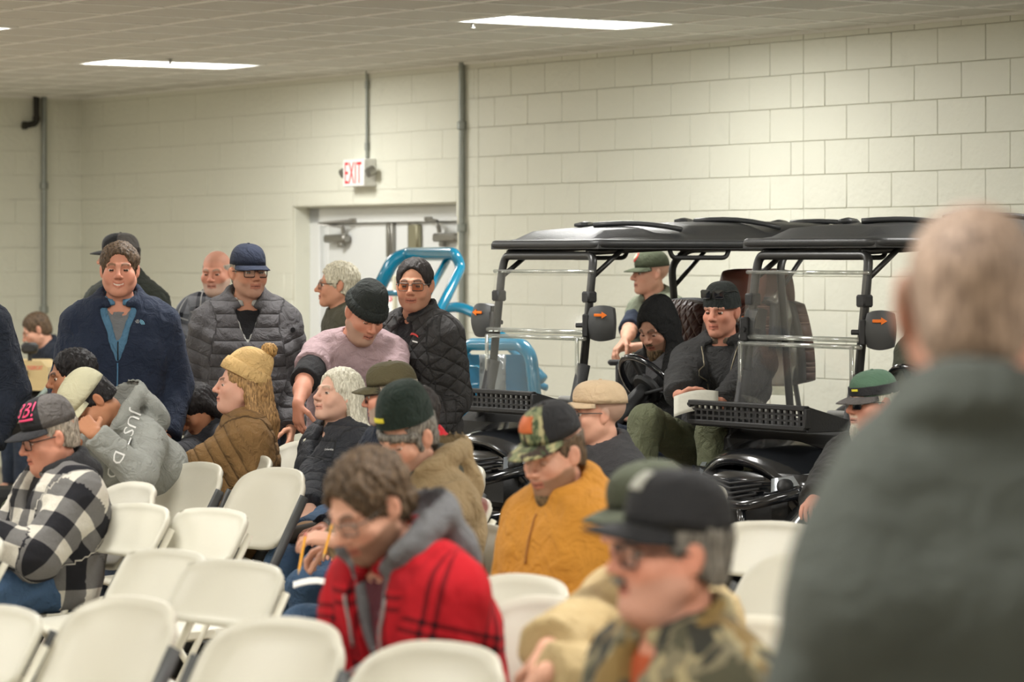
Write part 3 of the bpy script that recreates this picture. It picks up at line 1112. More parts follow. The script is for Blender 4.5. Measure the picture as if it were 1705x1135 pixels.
def garment(p, name, material, prims, res, seed=1, fold=.006, wl=.12, quilt=None, smooth=1, mi_fn=None, mats=None, post=None, parent=None, lim=None, pre=None):
  if pre is not None:
    D, ax = pre
  else:
    lo = np.min([q.box()[0] for q in prims if q.op > 0], 0) - .03; hi = np.max([q.box()[1] for q in prims if q.op > 0], 0) + .03
    if lim is not None:
        lo = np.maximum(lo, lim[0]); hi = np.minimum(hi, lim[1])
    ax = [np.arange(lo[i], hi[i] + res, res, dtype=np.float32) for i in range(3)]
    D = evaluate(prims, ax)
    if post is not None:
        D = post(D, ax[0][:, None, None], ax[1][None, :, None], ax[2][None, None, :])
  if True:
    V, F = surface(D, ax)
    V = smooth_mesh(V, F, smooth, .4)
    C = cloth_coords(V, p.J)
    N = normals(V, F)
    h = folds(V + seed, seed, wl) * fold * 1.3
    if quilt:
        h = h + (np.abs(np.sin(C[:, 1] * math.pi / quilt[0])) ** .5 - .7) * quilt[1]
    V = V + N * h[:, None]
    mi = None
    if mi_fn is not None:
        mi = mi_fn(V, F, C)
    o = mesh_obj(name, V, F, mats or material, parent or p.root, True, mi, {'cloth': ('FLOAT_VECTOR', C)})
    p.geo[name] = (V, F)
    return o

def head_prims(H, R, k, sex, fatface, smile, nose=1.0, ear=1.0):
    def q(x, y, z):
        return H + R @ (np.array([x, y, z]) * k)
    P = []
    def E(c, r, kk=.02, op=1, R2=None):
        P.append(Ell(q(*c), np.array(r) * k, R @ R2 if R2 is not None else R, kk, op))
    def C(a, b, ra, rb=None, kk=.015, op=1):
        P.append(Cap(q(*a), q(*b), ra * k, (rb if rb is not None else ra) * k, kk, op))
    f = fatface
    jw = (.93 if sex == 'f' else 1.0) * f
    E((0, .020, .036), (.0755, .0945, .081), .02)
    E((0, -.026, -.030), (.061 * (.5 + .5 * f), .066, .088), .03)
    for s in (-1, 1):
        C((s * .052 * jw, .004, -.052), (s * .018 * jw, -.066, -.098), .021 * f, .016, .025)
        E((s * .044, -.058, -.026), (.024 * f, .022, .022), .02)
        E((s * .031 * f, -.026, -.048), (.028 * f, .042, .046), .03)
        C((s * .012, -.0865, .021), (s * .044, -.071, .019), .0085 if sex == 'f' else .0105, None, .012)
    E((0, -.062, -.064), (.036, .030, .034), .02)
    E((0, -.074, -.100), (.024, .020, .017), .02)
    if f > 1.05:
        E((0, -.035, -.105), (.052, .045, .032), .03)
    for s in (-1, 1):
        E((s * .0315, -.098, -.001), (.019, .018, .0135), .010, -1)
    C((0, -.088, .014), (0, -.108 - .004 * nose, -.026), .0085, .0095, .012)
    E((0, -.108 - .004 * nose, -.030), (.0125 * nose, .0115 * nose, .0105), .008)
    for s in (-1, 1):
        E((s * .0125, -.0985, -.034), (.0085, .0115, .0085), .006)
    cy = -.066
    sm = .007 * smile
    for s in (-1, 1):
        C((0, -.0945, cy + .004), (s * .0235, -.083, cy + .001 + sm), .0062, .004, .006)
        C((0, -.0925, cy - .0075), (s * .021, -.083, cy - .003 + sm), .0072, .004, .006)
        if smile:
            E((s * .043, -.068, -.045), (.016, .016, .016), .015)
    for s in (-1, 1):
        C((0, -.1025, cy - .0015), (s * .022, -.0905, cy - .001 + sm), .0022 + .002 * smile, .0015, .003, -1)
    for s in (-1, 1):
        Re = rot('Z', s * -22) @ rot('X', -12)
        E((s * (.079 + .008 * (ear - 1)), .014, -.006), (.0085 * ear, .0185 * ear, .032 * ear), .008, 1, Re)
        E((s * (.0885 + .012 * (ear - 1)), .008, -.004), (.006, .0095, .016), .005, -1, Re)
    return P

def make_person(label, hx, hy, s, body, look, pose='sit', sex='m', fat=1.0, face=1.0, pitch=0, roll=0, lean=None, twist=0, size=1.0, group=None,
                skin=SKIN, smile=0.0, beard=None, scalp=None, brow=(70, 52, 40), nose=1.0, ear=1.0, eyes=True, lid=.40,
                hands=None, hands_px=None, poles=None, drop=0.022, broad=1.0, hand_dir=None, palm=None, curl=.45, hand_res=(.009, .009), fine=.0036, feet=None, knees_out=.11,
                pelvis=None, zfix=None, spine=None, toes=None, body_res=.022, dx=0.0, knees_px=None):
    p = Person(); p.geo = {}
    if sex == 'f':
        lid = max(lid, .5)
    ht = px(hx, hy, s)                        # where the head centre must be
    ht = np.array(ht)
    th = math.radians(body)
    Rb = rot('Z', body)
    k = size
    k0 = k
    lean = (-6 if pose == 'sit' else 2) if lean is None else lean
    head_yaw = look - body
    def joints(k, sp):
        J = {'k': k}
        Pz = (.535 if pelvis is None else pelvis) if pose == 'sit' else .95 * k
        P = np.array([0, 0, Pz])
        L1, L2 = math.radians(lean), math.radians(lean * 1.25 + (6 if pose == 'sit' else 3))
        d1 = np.array([0, -math.sin(L1), math.cos(L1)]); d2 = np.array([0, -math.sin(L2), math.cos(L2)])
        J['P'] = P
        J['waist'] = P + d1 * .15 * k * sp; J['chest'] = J['waist'] + (d1 + d2) / 2 * .17 * k * sp; J['N'] = J['chest'] + d2 * .20 * k * sp
        J['up'] = d2; J['fwd'] = np.array([0, -math.cos(L2), -math.sin(L2)])
        J['xl'] = np.array([1., 0, 0]); tw = rot('Z', twist); J['xs'] = tw @ J['xl']
        J['R3'] = np.stack([J['xl'], -J['fwd'], d2], 1)
        Rh = rot('Z', head_yaw) @ rot('X', pitch) @ rot('Y', roll)
        nb = rot('Z', head_yaw * .6) @ rot('X', pitch * .55 + lean * .5)
        J['H'] = J['N'] + nb @ (np.array([0, -.038, .146]) * k * (.5 + .5 * min(sp, 1.1)))
        J['Rh'] = Rh
        shw = (.150 if sex == 'f' else .170) * k * broad
        for nm, sg in (('L', 1), ('R', -1)):
            J['S' + nm] = J['N'] - d2 * (.068 + drop) * k + J['xs'] * sg * shw
            J['H' + nm] = P + np.array([sg * .09 * k, 0, -.01])
        return J
    sp = spine or 1.0
    J = joints(k, sp)
    if pose == 'stand':
        for _ in range(4):
            k *= ht[2] / J['H'][2]
            J = joints(k, sp)
        if spine:
            pass
    elif spine is None:
        for _ in range(6):
            base = J['P'][2]
            sp *= (ht[2] - base) / (J['H'][2] - base)
            sp = min(max(sp, .72), 1.18)
            J = joints(k, sp)
    if abs(J['H'][2] - ht[2]) > .02:
        print('HEAD', label[:30], 'z off', round(ht[2] - J['H'][2], 3), 'sp', round(sp, 2))
    hw = Rb @ J['H']
    loc = np.array([ht[0] - hw[0], ht[1] - hw[1], 0.0])
    if zfix is not None:
        loc[2] = zfix
    J['broad'] = broad
    p.loc = loc; p.Rb = Rb; p.J = J; p.k = k
    root = empty('person', tuple(loc), th)
    tag(root, label, 'person', group)
    p.root = root
    p.world = lambda v: Rb @ np.asarray(v, float) + loc
    p.local = lambda w: Rb.T @ (np.asarray(w, float) - loc)
    # legs
    for nm, sg in (('L', 1), ('R', -1)):
        if pose == 'sit':
            foot = np.array([sg * knees_out * 1.05, -.42 * k, .09]) if not feet or nm not in feet else (p.local(px(*feet[nm])) if len(feet[nm]) == 3 and feet[nm][0] > 5 else A3(feet[nm]))
            if knees_px and nm in knees_px:
                J['K' + nm] = p.local(px(*knees_px[nm])); J['A' + nm] = foot
                continue
            K, Aq = ik(J['H' + nm], foot, .43 * k, .43 * k, np.array([sg * (knees_out - .06) * 3, -1.0, .75]))
        else:
            foot = np.array([sg * .11, .02, .09])
            K, Aq = ik(J['H' + nm], foot, .45 * k, .45 * k, np.array([sg * .1, -1, 0]))
        J['K' + nm] = K; J['A' + nm] = Aq
    # arms
    hp = {}
    for nm, sg in (('L', 1), ('R', -1)):
        if hands_px and nm in hands_px:
            T = p.local(px(*hands_px[nm]))
        elif hands and nm in hands:
            T = A3(hands[nm]) * (k if pose == 'stand' else 1)
        elif pose == 'stand':
            T = np.array([sg * .27, -.02, .80]) * k
        else:
            T = (J['H' + nm] + J['K' + nm]) / 2 + np.array([-sg * .02, -.06, .13])
        pole = A3(poles[nm]) if poles and nm in poles else np.array([sg * .35, .8, -.6])
        E, W = ik(J['S' + nm], T, .285 * k, .255 * k, pole)
        J['E' + nm] = E; J['W' + nm] = W
        dr = unit(W - E)
        if hand_dir and nm in hand_dir:
            dr = unit(hand_dir[nm])
        pn = A3(palm[nm]) if palm and nm in palm else (np.array([-sg * 1.0, .0, -.35]) if pose == 'stand' else np.array([-sg * .25, .1, -1.0]))
        hp[nm] = (W, dr, pn)
    p.hp = hp
    for nm, v in (toes or {}).items():
        J['toe' + nm] = unit(Rb.T @ A3(v))
    # ---- the body: one continuous surface
    H, Rh = J['H'], J['Rh']
    hk = k0 * (.965 if sex == 'f' else 1.0)
    p.hk = hk
    pr = torso_prims(J, -.004, fat, True, True)
    pr += leg_prims(J, -.006)
    for nm in ('L', 'R'):
        S, E, W = J['S' + nm], J['E' + nm], J['W' + nm]
        pr.append(Cap(S, E, .05 * k, .040 * k, .04)); pr.append(Cap(E, E + (W - E) * .45, .041 * k, .038 * k, .03)); pr.append(Cap(E + (W - E) * .4, W, .038 * k, .026 * k, .03))
        A_ = J['A' + nm]
        sd, f = foot_dir(J, nm)
        pr.append(Cap(A_, A_ + (f * .12 - sd * .05) * k, .034 * k, .028 * k, .03))
    nk = H + Rh @ (np.array([0, .022, -.075]) * hk)
    pr.append(Cap(J['N'] - J['up'] * .02 * k + J['fwd'] * .012, nk, (.060 if sex == 'm' else .050) * k * (.6 + .4 * fat), (.055 if sex == 'm' else .046) * hk, .04))
    pr += head_prims(H, Rh, hk, sex, face, smile, nose, ear)
    handp = []
    for nm, sg in (('L', 1), ('R', -1)):
        c = curl[nm] if isinstance(curl, dict) else curl
        handp += hand_prims(hp[nm][0], hp[nm][1], hp[nm][2], sg, k * (.93 if sex == 'f' else 1.0), c)
    pr += handp
    lo = np.min([q.box()[0] for q in pr if q.op > 0], 0) - .03; hi = np.max([q.box()[1] for q in pr if q.op > 0], 0) + .03
    fines = [[], [], []]
    m = .135 * hk
    for i in range(3):
        fines[i].append((H[i] - m - (.03 if i == 2 else 0), H[i] + m, fine))
    for q, nm in enumerate(('L', 'R')):
        hb = handp[q * (len(handp) // 2):(q + 1) * (len(handp) // 2)]
        l2 = np.min([z.box()[0] for z in hb], 0); h2 = np.max([z.box()[1] for z in hb], 0)
        for i in range(3):
            fines[i].append((l2[i] - .006, h2[i] + .006, hand_res[q]))
    ax = [axis(lo[i], hi[i], body_res, fines[i]) for i in range(3)]
    V, F = surface(evaluate(pr, ax), ax)
    V = smooth_mesh(V, F, 1, .25)
    # tint, laid out in the head's own frame
    Q = ((V - H) @ Rh) / hk
    col = np.tile(np.array(lin(skin), np.float32), (len(V), 1))
    def blend(mask, c, a=1.0):
        mk = (np.clip(mask, 0, 1) * a)[:, None]
        col[:] = col * (1 - mk) + np.array(lin(c), np.float32) * mk
    x, y, z = Q[:, 0], Q[:, 1], Q[:, 2]
    near = (np.abs(z) < .16) & (np.abs(x) < .1) & (np.abs(y) < .14)
    g = lambda cx, cy_, cz, r: np.exp(-(((np.abs(x) - cx) / r) ** 2 + ((y - cy_) / (r * 1.3)) ** 2 + ((z - cz) / r) ** 2)) * near
    red = tuple(int(a * b) for a, b in zip(skin, (1.0, .84, .80)))
    blend(g(.042, -.07, -.032, .022), red, .45); blend(g(0, -.112, -.03, .016), red, .45); blend(g(.08, .014, -.004, .03), red, .3)
    if scalp:
        hl = np.clip((z - (.055 - .9 * (y + .05) * (y > -.05))) / .02, 0, 1) * near * (z > -.1)
        blend(hl, scalp[0], scalp[1])
    if beard:
        bc, ba, kind = beard
        if kind == 'goatee':
            bm = np.clip((.030 - np.abs(x)) / .008, 0, 1) * np.clip((-.042 - z) / .008, 0, 1)
        else:
            line = -.030 - .018 * np.clip((-y - .03) / .05, 0, 1)
            bm = np.clip((line - z) / .012, 0, 1) * np.clip((.018 - y) / .02, 0, 1) * np.clip((z + .150) / .02, 0, 1)
        bm = bm * (y < .02) * near
        blend(bm, bc, ba)
    mouth = ((np.abs(x) < .026) & (y < -.078) & (np.abs(z + .067 - .007 * smile * (np.abs(x) / .0235) ** 2) < .0115)).astype(float)
    blend(mouth, tuple(int(a * b) for a, b in zip(skin, (.88, .68, .66))), .6)
    ml = ((np.abs(x) < .023) & (y < -.07) & (np.abs(z + .0668 - .007 * smile * (np.abs(x) / .0235) ** 2) < .0028)).astype(float)
    blend(ml, (222, 210, 196) if smile > .8 else (96, 48, 44), .95 if smile > .8 else .85)
    bz = .020 + .006 * np.sin(np.clip((np.abs(x) - .012) / .036, 0, 1) * math.pi)
    br = (np.abs(x) > .012) & (np.abs(x) < .048) & (y < -.06) & (np.abs(z - bz) < .0055)
    blend(br.astype(float), brow, .8)
    rgba = np.concatenate([col, np.ones((len(V), 1), np.float32)], 1)
    p.body = mesh_obj('body', V, F, skin_mat(), root, True, None, {'tint': ('FLOAT_COLOR', rgba)})
    if eyes:
        white = mat('eye_white', (222, 214, 204), rough=.25, var=.02); iris = mat('eye_iris', (58, 46, 38), rough=.15, var=.1)
        mlid = mat('eyelid_%d_%d' % (skin[0], skin[1]), tuple(int(v * .9) for v in skin), rough=.5)
        for sg in (-1, 1):
            mb = MB()
            n1, n2 = 14, 16; r = .0128
            Ve = []; Fe = []; Me = []
            for a in range(n1 + 1):
                t_ = math.pi * a / n1
                for b in range(n2):
                    f_ = 2 * math.pi * b / n2
                    Ve.append((r * math.sin(t_) * math.cos(f_), -r * math.cos(t_), r * math.sin(t_) * math.sin(f_)))
            for a in range(n1):
                for b in range(n2):
                    f4 = (a * n2 + b, a * n2 + (b + 1) % n2, (a + 1) * n2 + (b + 1) % n2, (a + 1) * n2 + b)
                    zc = sum(Ve[i][2] for i in f4) / 4 / r
                    mm = 2 if (zc > .62 - lid or zc < -.42) else (1 if a < 4 else 0)
                    Fe.append(f4); Me.append(mm)
            b0 = len(mb.V)
            for v in Ve:
                mb.V.append(tuple(H + Rh @ ((np.array(v) + np.array([sg * .0315, -.0735, -.001])) * hk)))
            for f4, mm in zip(Fe, Me):
                mb.F.append(tuple(i + b0 for i in f4)); mb.M.append(mm)
            mb.build('eye', [white, iris, mlid], root, True)
    return p

def hv(p, V):
    """head-frame points -> person coordinates"""
    return (np.asarray(V, float) * p.hk) @ p.J['Rh'].T + p.J['H']

def add_hair(p, style, material, thick=.012, seed=3, rough=.004, name='hair', res=.0052):
    I3 = np.eye(3); t = thick
    P = [Ell((0, .020, .036), (.0755 + t, .0945 + t, .081 + t), None, .02), Ell((0, .042, -.030), (.064 + t * .8, .066 + t * .8, .062), None, .03)]
    zl = lambda y: np.where(y < -.02, -.018, np.where(y > .06, -.078, -.018 - (y + .02) * .75))
    if style == 'under':
        zl = lambda y: np.where(y < -.02, -.012, np.where(y > .06, -.056, -.012 - (y + .02) * .55))
    if style in ('long', 'girl'):
        for sg in (-1, 1):
            P.append(Cap((sg * .070, .035, .0), (sg * .090, .062, -.13), .030, .036, .03))
            P.append(Cap((sg * .090, .062, -.13), (sg * (.125 if style == 'long' else .105), .045 if style == 'long' else -.03, -.26), .036, .024, .03))
        P.append(Cap((0, .085, .0), (0, .120, -.16), .06, .062, .04)); P.append(Cap((0, .120, -.16), (0, .150, -.27), .062, .04, .04))
        zl = None
    if style == 'mullet':
        P.append(Cap((0, .085, -.02), (0, .108, -.11), .055, .040, .03))
        zl = lambda y: np.where(y < -.0, -.018, -.13)
    if style == 'bob':
        P.append(Cap((-.05, .06, -.04), (.05, .06, -.04), .055, .055, .03))
    fc = {'short': .080, 'slick': .086, 'wavy': .078, 'long': .084, 'girl': .078, 'mullet': .090, 'bob': .06}.get(style, .075)
    if style not in ('under', 'rim', 'underlong'):
        P.append(Ell((0, -.100, fc - .105), (.070 if style != 'girl' else .060, .066, .105), None, .012, -1))
        P.append(Ell((0, -.118, fc - .050), (.060, .058, .046), None, .014, -1))
    else:
        P.append(Ell((0, -.098, -.02), (.082, .085, .12), None, .012, -1))
    if style not in ('long', 'girl'):
        for sg in (-1, 1):
            P.append(Ell((sg * .090, .012, -.012), (.024, .022, .036), None, .006, -1))
    else:
        P.append(Ell((0, -.075, -.12), (.062, .10, .13), None, .02, -1))
    def post(D, X, Y, Z):
        if zl is not None:
            D = np.maximum(D, zl(Y) - Z + 0 * X)
        if style in ('under', 'underlong'):
            D = np.maximum(D, Z - .055 + 0 * X)
        if style == 'rim':
            D = np.maximum(D, Z - (.045 - .25 * np.maximum(Y - .05, 0) * 0) + 0 * X)
        return D
    lo = np.min([q.box()[0] for q in P if q.op > 0], 0) - .02; hi = np.max([q.box()[1] for q in P if q.op > 0], 0) + .02
    ax = [np.arange(lo[i], hi[i] + res, res, dtype=np.float32) for i in range(3)]
    V, F = surface(post(evaluate(P, ax), ax[0][:, None, None], ax[1][None, :, None], ax[2][None, None, :]), ax)
    V = smooth_mesh(V, F, 1, .4)
    N = normals(V, F)
    W = V * np.array([1, 1, .45])
    V = V + N * (folds(W + seed, seed, .035) * rough * 2 + folds(W * 1.0 + seed, seed + 5, .016) * rough)[:, None]
    return mesh_obj(name, hv(p, V), F, material, p.root, True)

def head_blob(p, name, prims, material, rough=.003, res=.005, seed=2, post=None, wl=.02, parent=None):
    lo = np.min([q.box()[0] for q in prims if q.op > 0], 0) - .02; hi = np.max([q.box()[1] for q in prims if q.op > 0], 0) + .02
    ax = [np.arange(lo[i], hi[i] + res, res, dtype=np.float32) for i in range(3)]
    D = evaluate(prims, ax)
    if post is not None:
        D = post(D, ax[0][:, None, None], ax[1][None, :, None], ax[2][None, None, :])
    V, F = surface(D, ax)
    V = smooth_mesh(V, F, 1, .4)
    if rough:
        V = V + normals(V, F) * (folds(V + seed, seed, wl) * rough)[:, None]
    return mesh_obj(name, hv(p, V), F, material, parent or p.root, True)

def cap_point(th, ph, tilt, a, b, h, z0, off=0.0, front=.012):
    """th 0 = front; ph 0 rim .. 1 top"""
    c = max(math.cos(ph * math.pi / 2), 0) ** .72; s_ = math.sin(ph * math.pi / 2) ** .86
    x = (a + off) * c * math.sin(th); y = -(b + off) * c * math.cos(th); z = (h + off) * s_
    if math.cos(th) > 0:
        y -= front * math.cos(th) * math.sin(ph * math.pi) * .8
    v = rot('X', tilt) @ np.array([x, y, z])
    return v + np.array([0, .012, z0])

def add_cap(p, mats, tilt=4, h=.098, brim=.072, z0=.038, a=.083, b=.104, backwards=False, droop=.016, patch=None, name='cap', flat=False, mesh_from=1.05, label=None, band=None):
    """mats: front crown, back crown, brim"""
    mb = MB()
    nt_, npz = 40, 9
    V = []; 
    for i in range(npz):
        ph = i / npz
        for j in range(nt_):
            V.append(cap_point(2 * math.pi * j / nt_, ph, tilt, a, b, h, z0))
    V.append(cap_point(0, 1, tilt, a, b, h, z0))
    Fc = []; Mi = []
    for i in range(npz - 1):
        for j in range(nt_):
            th = 2 * math.pi * (j + .5) / nt_
            th = abs((th + math.pi) % (2 * math.pi) - math.pi)
            Fc.append((i * nt_ + j, i * nt_ + (j + 1) % nt_, (i + 1) * nt_ + (j + 1) % nt_, (i + 1) * nt_ + j)); Mi.append(0 if th < mesh_from else 1)
    for j in range(nt_):
        th = 2 * math.pi * (j + .5) / nt_; th = abs((th + math.pi) % (2 * math.pi) - math.pi)
        Fc.append(((npz - 1) * nt_ + j, (npz - 1) * nt_ + (j + 1) % nt_, npz * nt_)); Mi.append(0 if th < mesh_from else 1)
    V = np.array(V)
    # panel seams pressed in
    for q in range(len(V) - 1):
        j = q % nt_
        if j % 7 == 0 and q // nt_ > 0:
            V[q] *= .992
    # inside of the crown, so the rim has thickness
    n = len(V); Vi = V.copy(); cen = V.mean(0); Vi = cen + (V - cen) * .965
    Fi = [tuple(i + n for i in f[::-1]) for f in Fc] + [((j + 1) % nt_, j, j + n, (j + 1) % nt_ + n) for j in range(nt_)]
    if backwards:
        fl = np.array([-1, -1, 1.]); V = V * fl + np.array([0, .03, 0]); Vi = Vi * fl + np.array([0, .03, 0])
    V = hv(p, np.concatenate([V, Vi]))
    cap = mesh_obj(name, V, Fc + Fi, mats[:2], p.root, True, Mi + Mi + [1] * nt_)
    # brim
    if brim:
        G = []
        nu, nv = 15, 6
        for i in range(nu):
            u = -1 + 2 * i / (nu - 1); th = u * 1.22
            row = []
            base = cap_point(th, .0, tilt, a * .99, b * .99, h, z0)
            for j in range(nv):
                v = j / (nv - 1)
                ext = brim * v * math.sqrt(max(0, 1 - (abs(u)) ** 2.6))
                q = base + rot('X', tilt + 6) @ np.array([math.sin(th) * ext * .25, -ext, -droop * (u * u) * (.35 + v) - (.10 if not flat else .03) * ext * v])
                row.append(q)
            G.append(row)
        if backwards:
            G = [[q * np.array([-1, -1, 1.]) + np.array([0, .03, 0]) for q in row] for row in G]
        G = [[Vector(hv(p, q[None])[0]) for q in row] for row in G]
        bm = MB(); up = Vector(p.J['Rh'] @ np.array([0, 0, .0042]))
        bm.slab(G, up)
        bm.build('brim', mats[2], cap, True)
    tb = MB(); tb.lathe([(.0075, -.001), (.0065, .0025), (.003, .004)], 10)
    Vb = np.array(tb.V) @ rot('X', tilt).T + cap_point(0, 1, tilt, a, b, h, z0)
    if backwards:
        Vb = Vb * np.array([-1, -1, 1.]) + np.array([0, .03, 0])
    mesh_obj('cap_button', hv(p, Vb), tb.F, mats[1], cap, True)
    p.cap = cap; p.cap_par = (tilt, a, b, h, z0)
    return cap

def cap_patch(p, mat_, th0, th1, ph0, ph1, name='patch', off=.003, round_=False):
    tilt, a, b, h, z0 = p.cap_par
    n = 9
    G = []
    for i in range(n):
        row = []
        for j in range(n):
            u, v = -1 + 2 * i / (n - 1), -1 + 2 * j / (n - 1)
            if round_:
                u, v = u * math.sqrt(1 - v * v / 2), v * math.sqrt(1 - u * u / 2)
            q = cap_point(th0 + (th1 - th0) * (u + 1) / 2, ph0 + (ph1 - ph0) * (v + 1) / 2, tilt, a, b, h, z0, off)
            row.append(Vector(hv(p, q[None])[0]))
        G.append(row)
    c = Vector(hv(p, np.array([[0, .01, z0]]))[0])
    mb = MB(); mb.slab(G, (c - G[n // 2][n // 2]).normalized() * .003)
    return mb.build(name, mat_, p.cap, True)

def cap_text(p, txt, mat_, th0, th1, ph0, ph1, off=.005, shear=0.0, name='lettering'):
    V, Fc = TXT[txt]
    tilt, a, b, h, z0 = p.cap_par
    x0, x1, y0, y1 = V[:, 0].min(), V[:, 0].max(), V[:, 1].min(), V[:, 1].max()
    out = []
    for v in V:
        u = (v[0] - x0) / (x1 - x0); w_ = (v[1] - y0) / (y1 - y0)
        out.append(cap_point(th0 + (th1 - th0) * (u + shear * (w_ - .5)), ph0 + (ph1 - ph0) * w_, tilt, a, b, h, z0, off))
    return mesh_obj(name, hv(p, np.array(out)), Fc, mat_, p.cap, False)

def add_beanie(p, material, tilt=-8, h=.135, z0=.022, cuff=.055, slouch=0.0, pom=None, name='beanie', a=.086, b=.107, ribs=38):
    nt_, npz = 92, 14
    V = []
    for i in range(npz + 1):
        ph = i / npz
        c = max(math.cos(ph * math.pi / 2), .02) ** .62; s_ = math.sin(ph * math.pi / 2) ** .95
        for j in range(nt_):
            th = 2 * math.pi * j / nt_
            rr = 1 + .010 * math.cos(ribs * th) * (1 - ph * .6) + .012 * math.sin(3 * th + ph * 5) * ph
            V.append((a * c * rr * math.sin(th), -b * c * rr * math.cos(th) + slouch * ph * ph, h * s_))
    V = np.array(V) @ rot('X', tilt).T + np.array([0, .012, z0])
    Fc = [(i * nt_ + j, i * nt_ + (j + 1) % nt_, (i + 1) * nt_ + (j + 1) % nt_, (i + 1) * nt_ + j) for i in range(npz) for j in range(nt_)]
    Fc.append(tuple(npz * nt_ + j for j in range(nt_)))
    cap = mesh_obj(name, hv(p, V), Fc, material, p.root, True)
    if cuff:
        prof = [(.0, .0), (.010, .004), (.013, cuff * .5), (.010, cuff - .004), (.0, cuff), (-.006, cuff * .5)]
        V = []
        for (dr, z) in prof:
            sc = 1 - .9 * (z / h) ** 2 * .5
            for j in range(nt_):
                th = 2 * math.pi * j / nt_
                r_ = 1 + .024 * math.cos(ribs * th)
                V.append((((a + dr) * sc * r_) * math.sin(th), -((b + dr) * sc * r_) * math.cos(th), z))
        m_ = len(prof)
        V = np.array(V) @ rot('X', tilt).T + np.array([0, .012, z0 - .004])
        Fc = [(i * nt_ + j, i * nt_ + (j + 1) % nt_, ((i + 1) % m_) * nt_ + (j + 1) % nt_, ((i + 1) % m_) * nt_ + j) for i in range(m_) for j in range(nt_)]
        mesh_obj('cuff', hv(p, V), Fc, material, cap, True)
    if pom:
        r_ = np.random.RandomState(5)
        prims = [Ell((0, 0, 0), (.036, .036, .034), None, .01)]
        ax = [np.arange(-.05, .05, .0045, dtype=np.float32)] * 3
        V, F = surface(evaluate(prims, ax), ax)
        V = V * (1 + r_.uniform(-.13, .13, (len(V), 1)))
        c = rot('X', tilt) @ np.array([0, slouch + .01, h + .012]) + np.array([0, .012, z0])
        mesh_obj('pompom', hv(p, V + c), F, pom, cap, True)
    p.cap = cap; p.cap_par = (tilt, a, b, h, z0)
    return cap

def add_glasses(p, frame_m, lens_m, w=.025, h=.018, thick=.0018, full=True, dz=-.004, dy=-.100, name='glasses', up=0.0):
    mb = MB(); lenses = []
    for sg in (-1, 1):
        lens = MB(); lenses.append(lens)
        pts = arc_closed([(sg * .0325 + sx * w, dy + abs(sx + sg) * .002 + (.006 if sx == sg else 0), dz + sz * h) for sx, sz in ((-1, -1), (1, -1), (1, 1), (-1, 1))], .009, 3)
        pts = [Vector(hv(p, np.array([tuple(q)]))[0]) for q in pts]
        if full:
            mb.tube(pts, thick, 6, closed=True)
        else:
            mb.tube(pts[8:17], thick, 6)
        c = sum(pts, Vector()) / len(pts)
        b0 = len(lens.V)
        nrm = Vector(p.J['Rh'] @ np.array([0, -.0012, 0]))
        lens.V += [tuple(q) for q in pts] + [tuple(c + nrm)]
        for i in range(len(pts)):
            lens.F.append((b0 + i, b0 + (i + 1) % len(pts), b0 + len(pts))); lens.M.append(0)
        tmp = [Vector(hv(p, np.array([q]))[0]) for q in ((sg * (.0325 + w), dy + .008, dz + h * .6), (sg * .071, -.070, dz + h * .55), (sg * .079, .0, dz + .010), (sg * .080, .022, dz + .002))]
        mb.tube(tmp, thick * 1.1, 6)
    br = [Vector(hv(p, np.array([q]))[0]) for q in ((-.0085, dy, dz + .006), (0, dy - .004, dz + .009), (.0085, dy, dz + .006))]
    mb.tube(br, thick, 6)
    g = mb.build(name, frame_m, p.root, True)
    for lens in lenses:
        lens.build('lens', lens_m, g, True)
    return g

def ring_pts(J, r, zoff, a0, a1, n=12, ry=None, tiltb=0.0, fwd=0.0):
    """points around the neck; angle 0 = front, measured to the person's left"""
    out = []
    c = J['N'] + J['up'] * zoff + J['fwd'] * (.010 + fwd)
    for q in range(n + 1):
        a = math.radians(a0 + (a1 - a0) * q / n)
        out.append(c + J['xs'] * math.sin(a) * r + J['fwd'] * math.cos(a) * (ry or r) + J['up'] * (-math.cos(a) * tiltb))
    return out

def chain(pts, r, k=.02, r2=None):
    n = len(pts) - 1
    rr = [r + ((r2 if r2 is not None else r) - r) * abs(2 * q / n - 1) for q in range(n + 1)]
    return [Cap(a, b, rr[q], rr[q + 1], k) for q, (a, b) in enumerate(zip(pts[:-1], pts[1:]))]

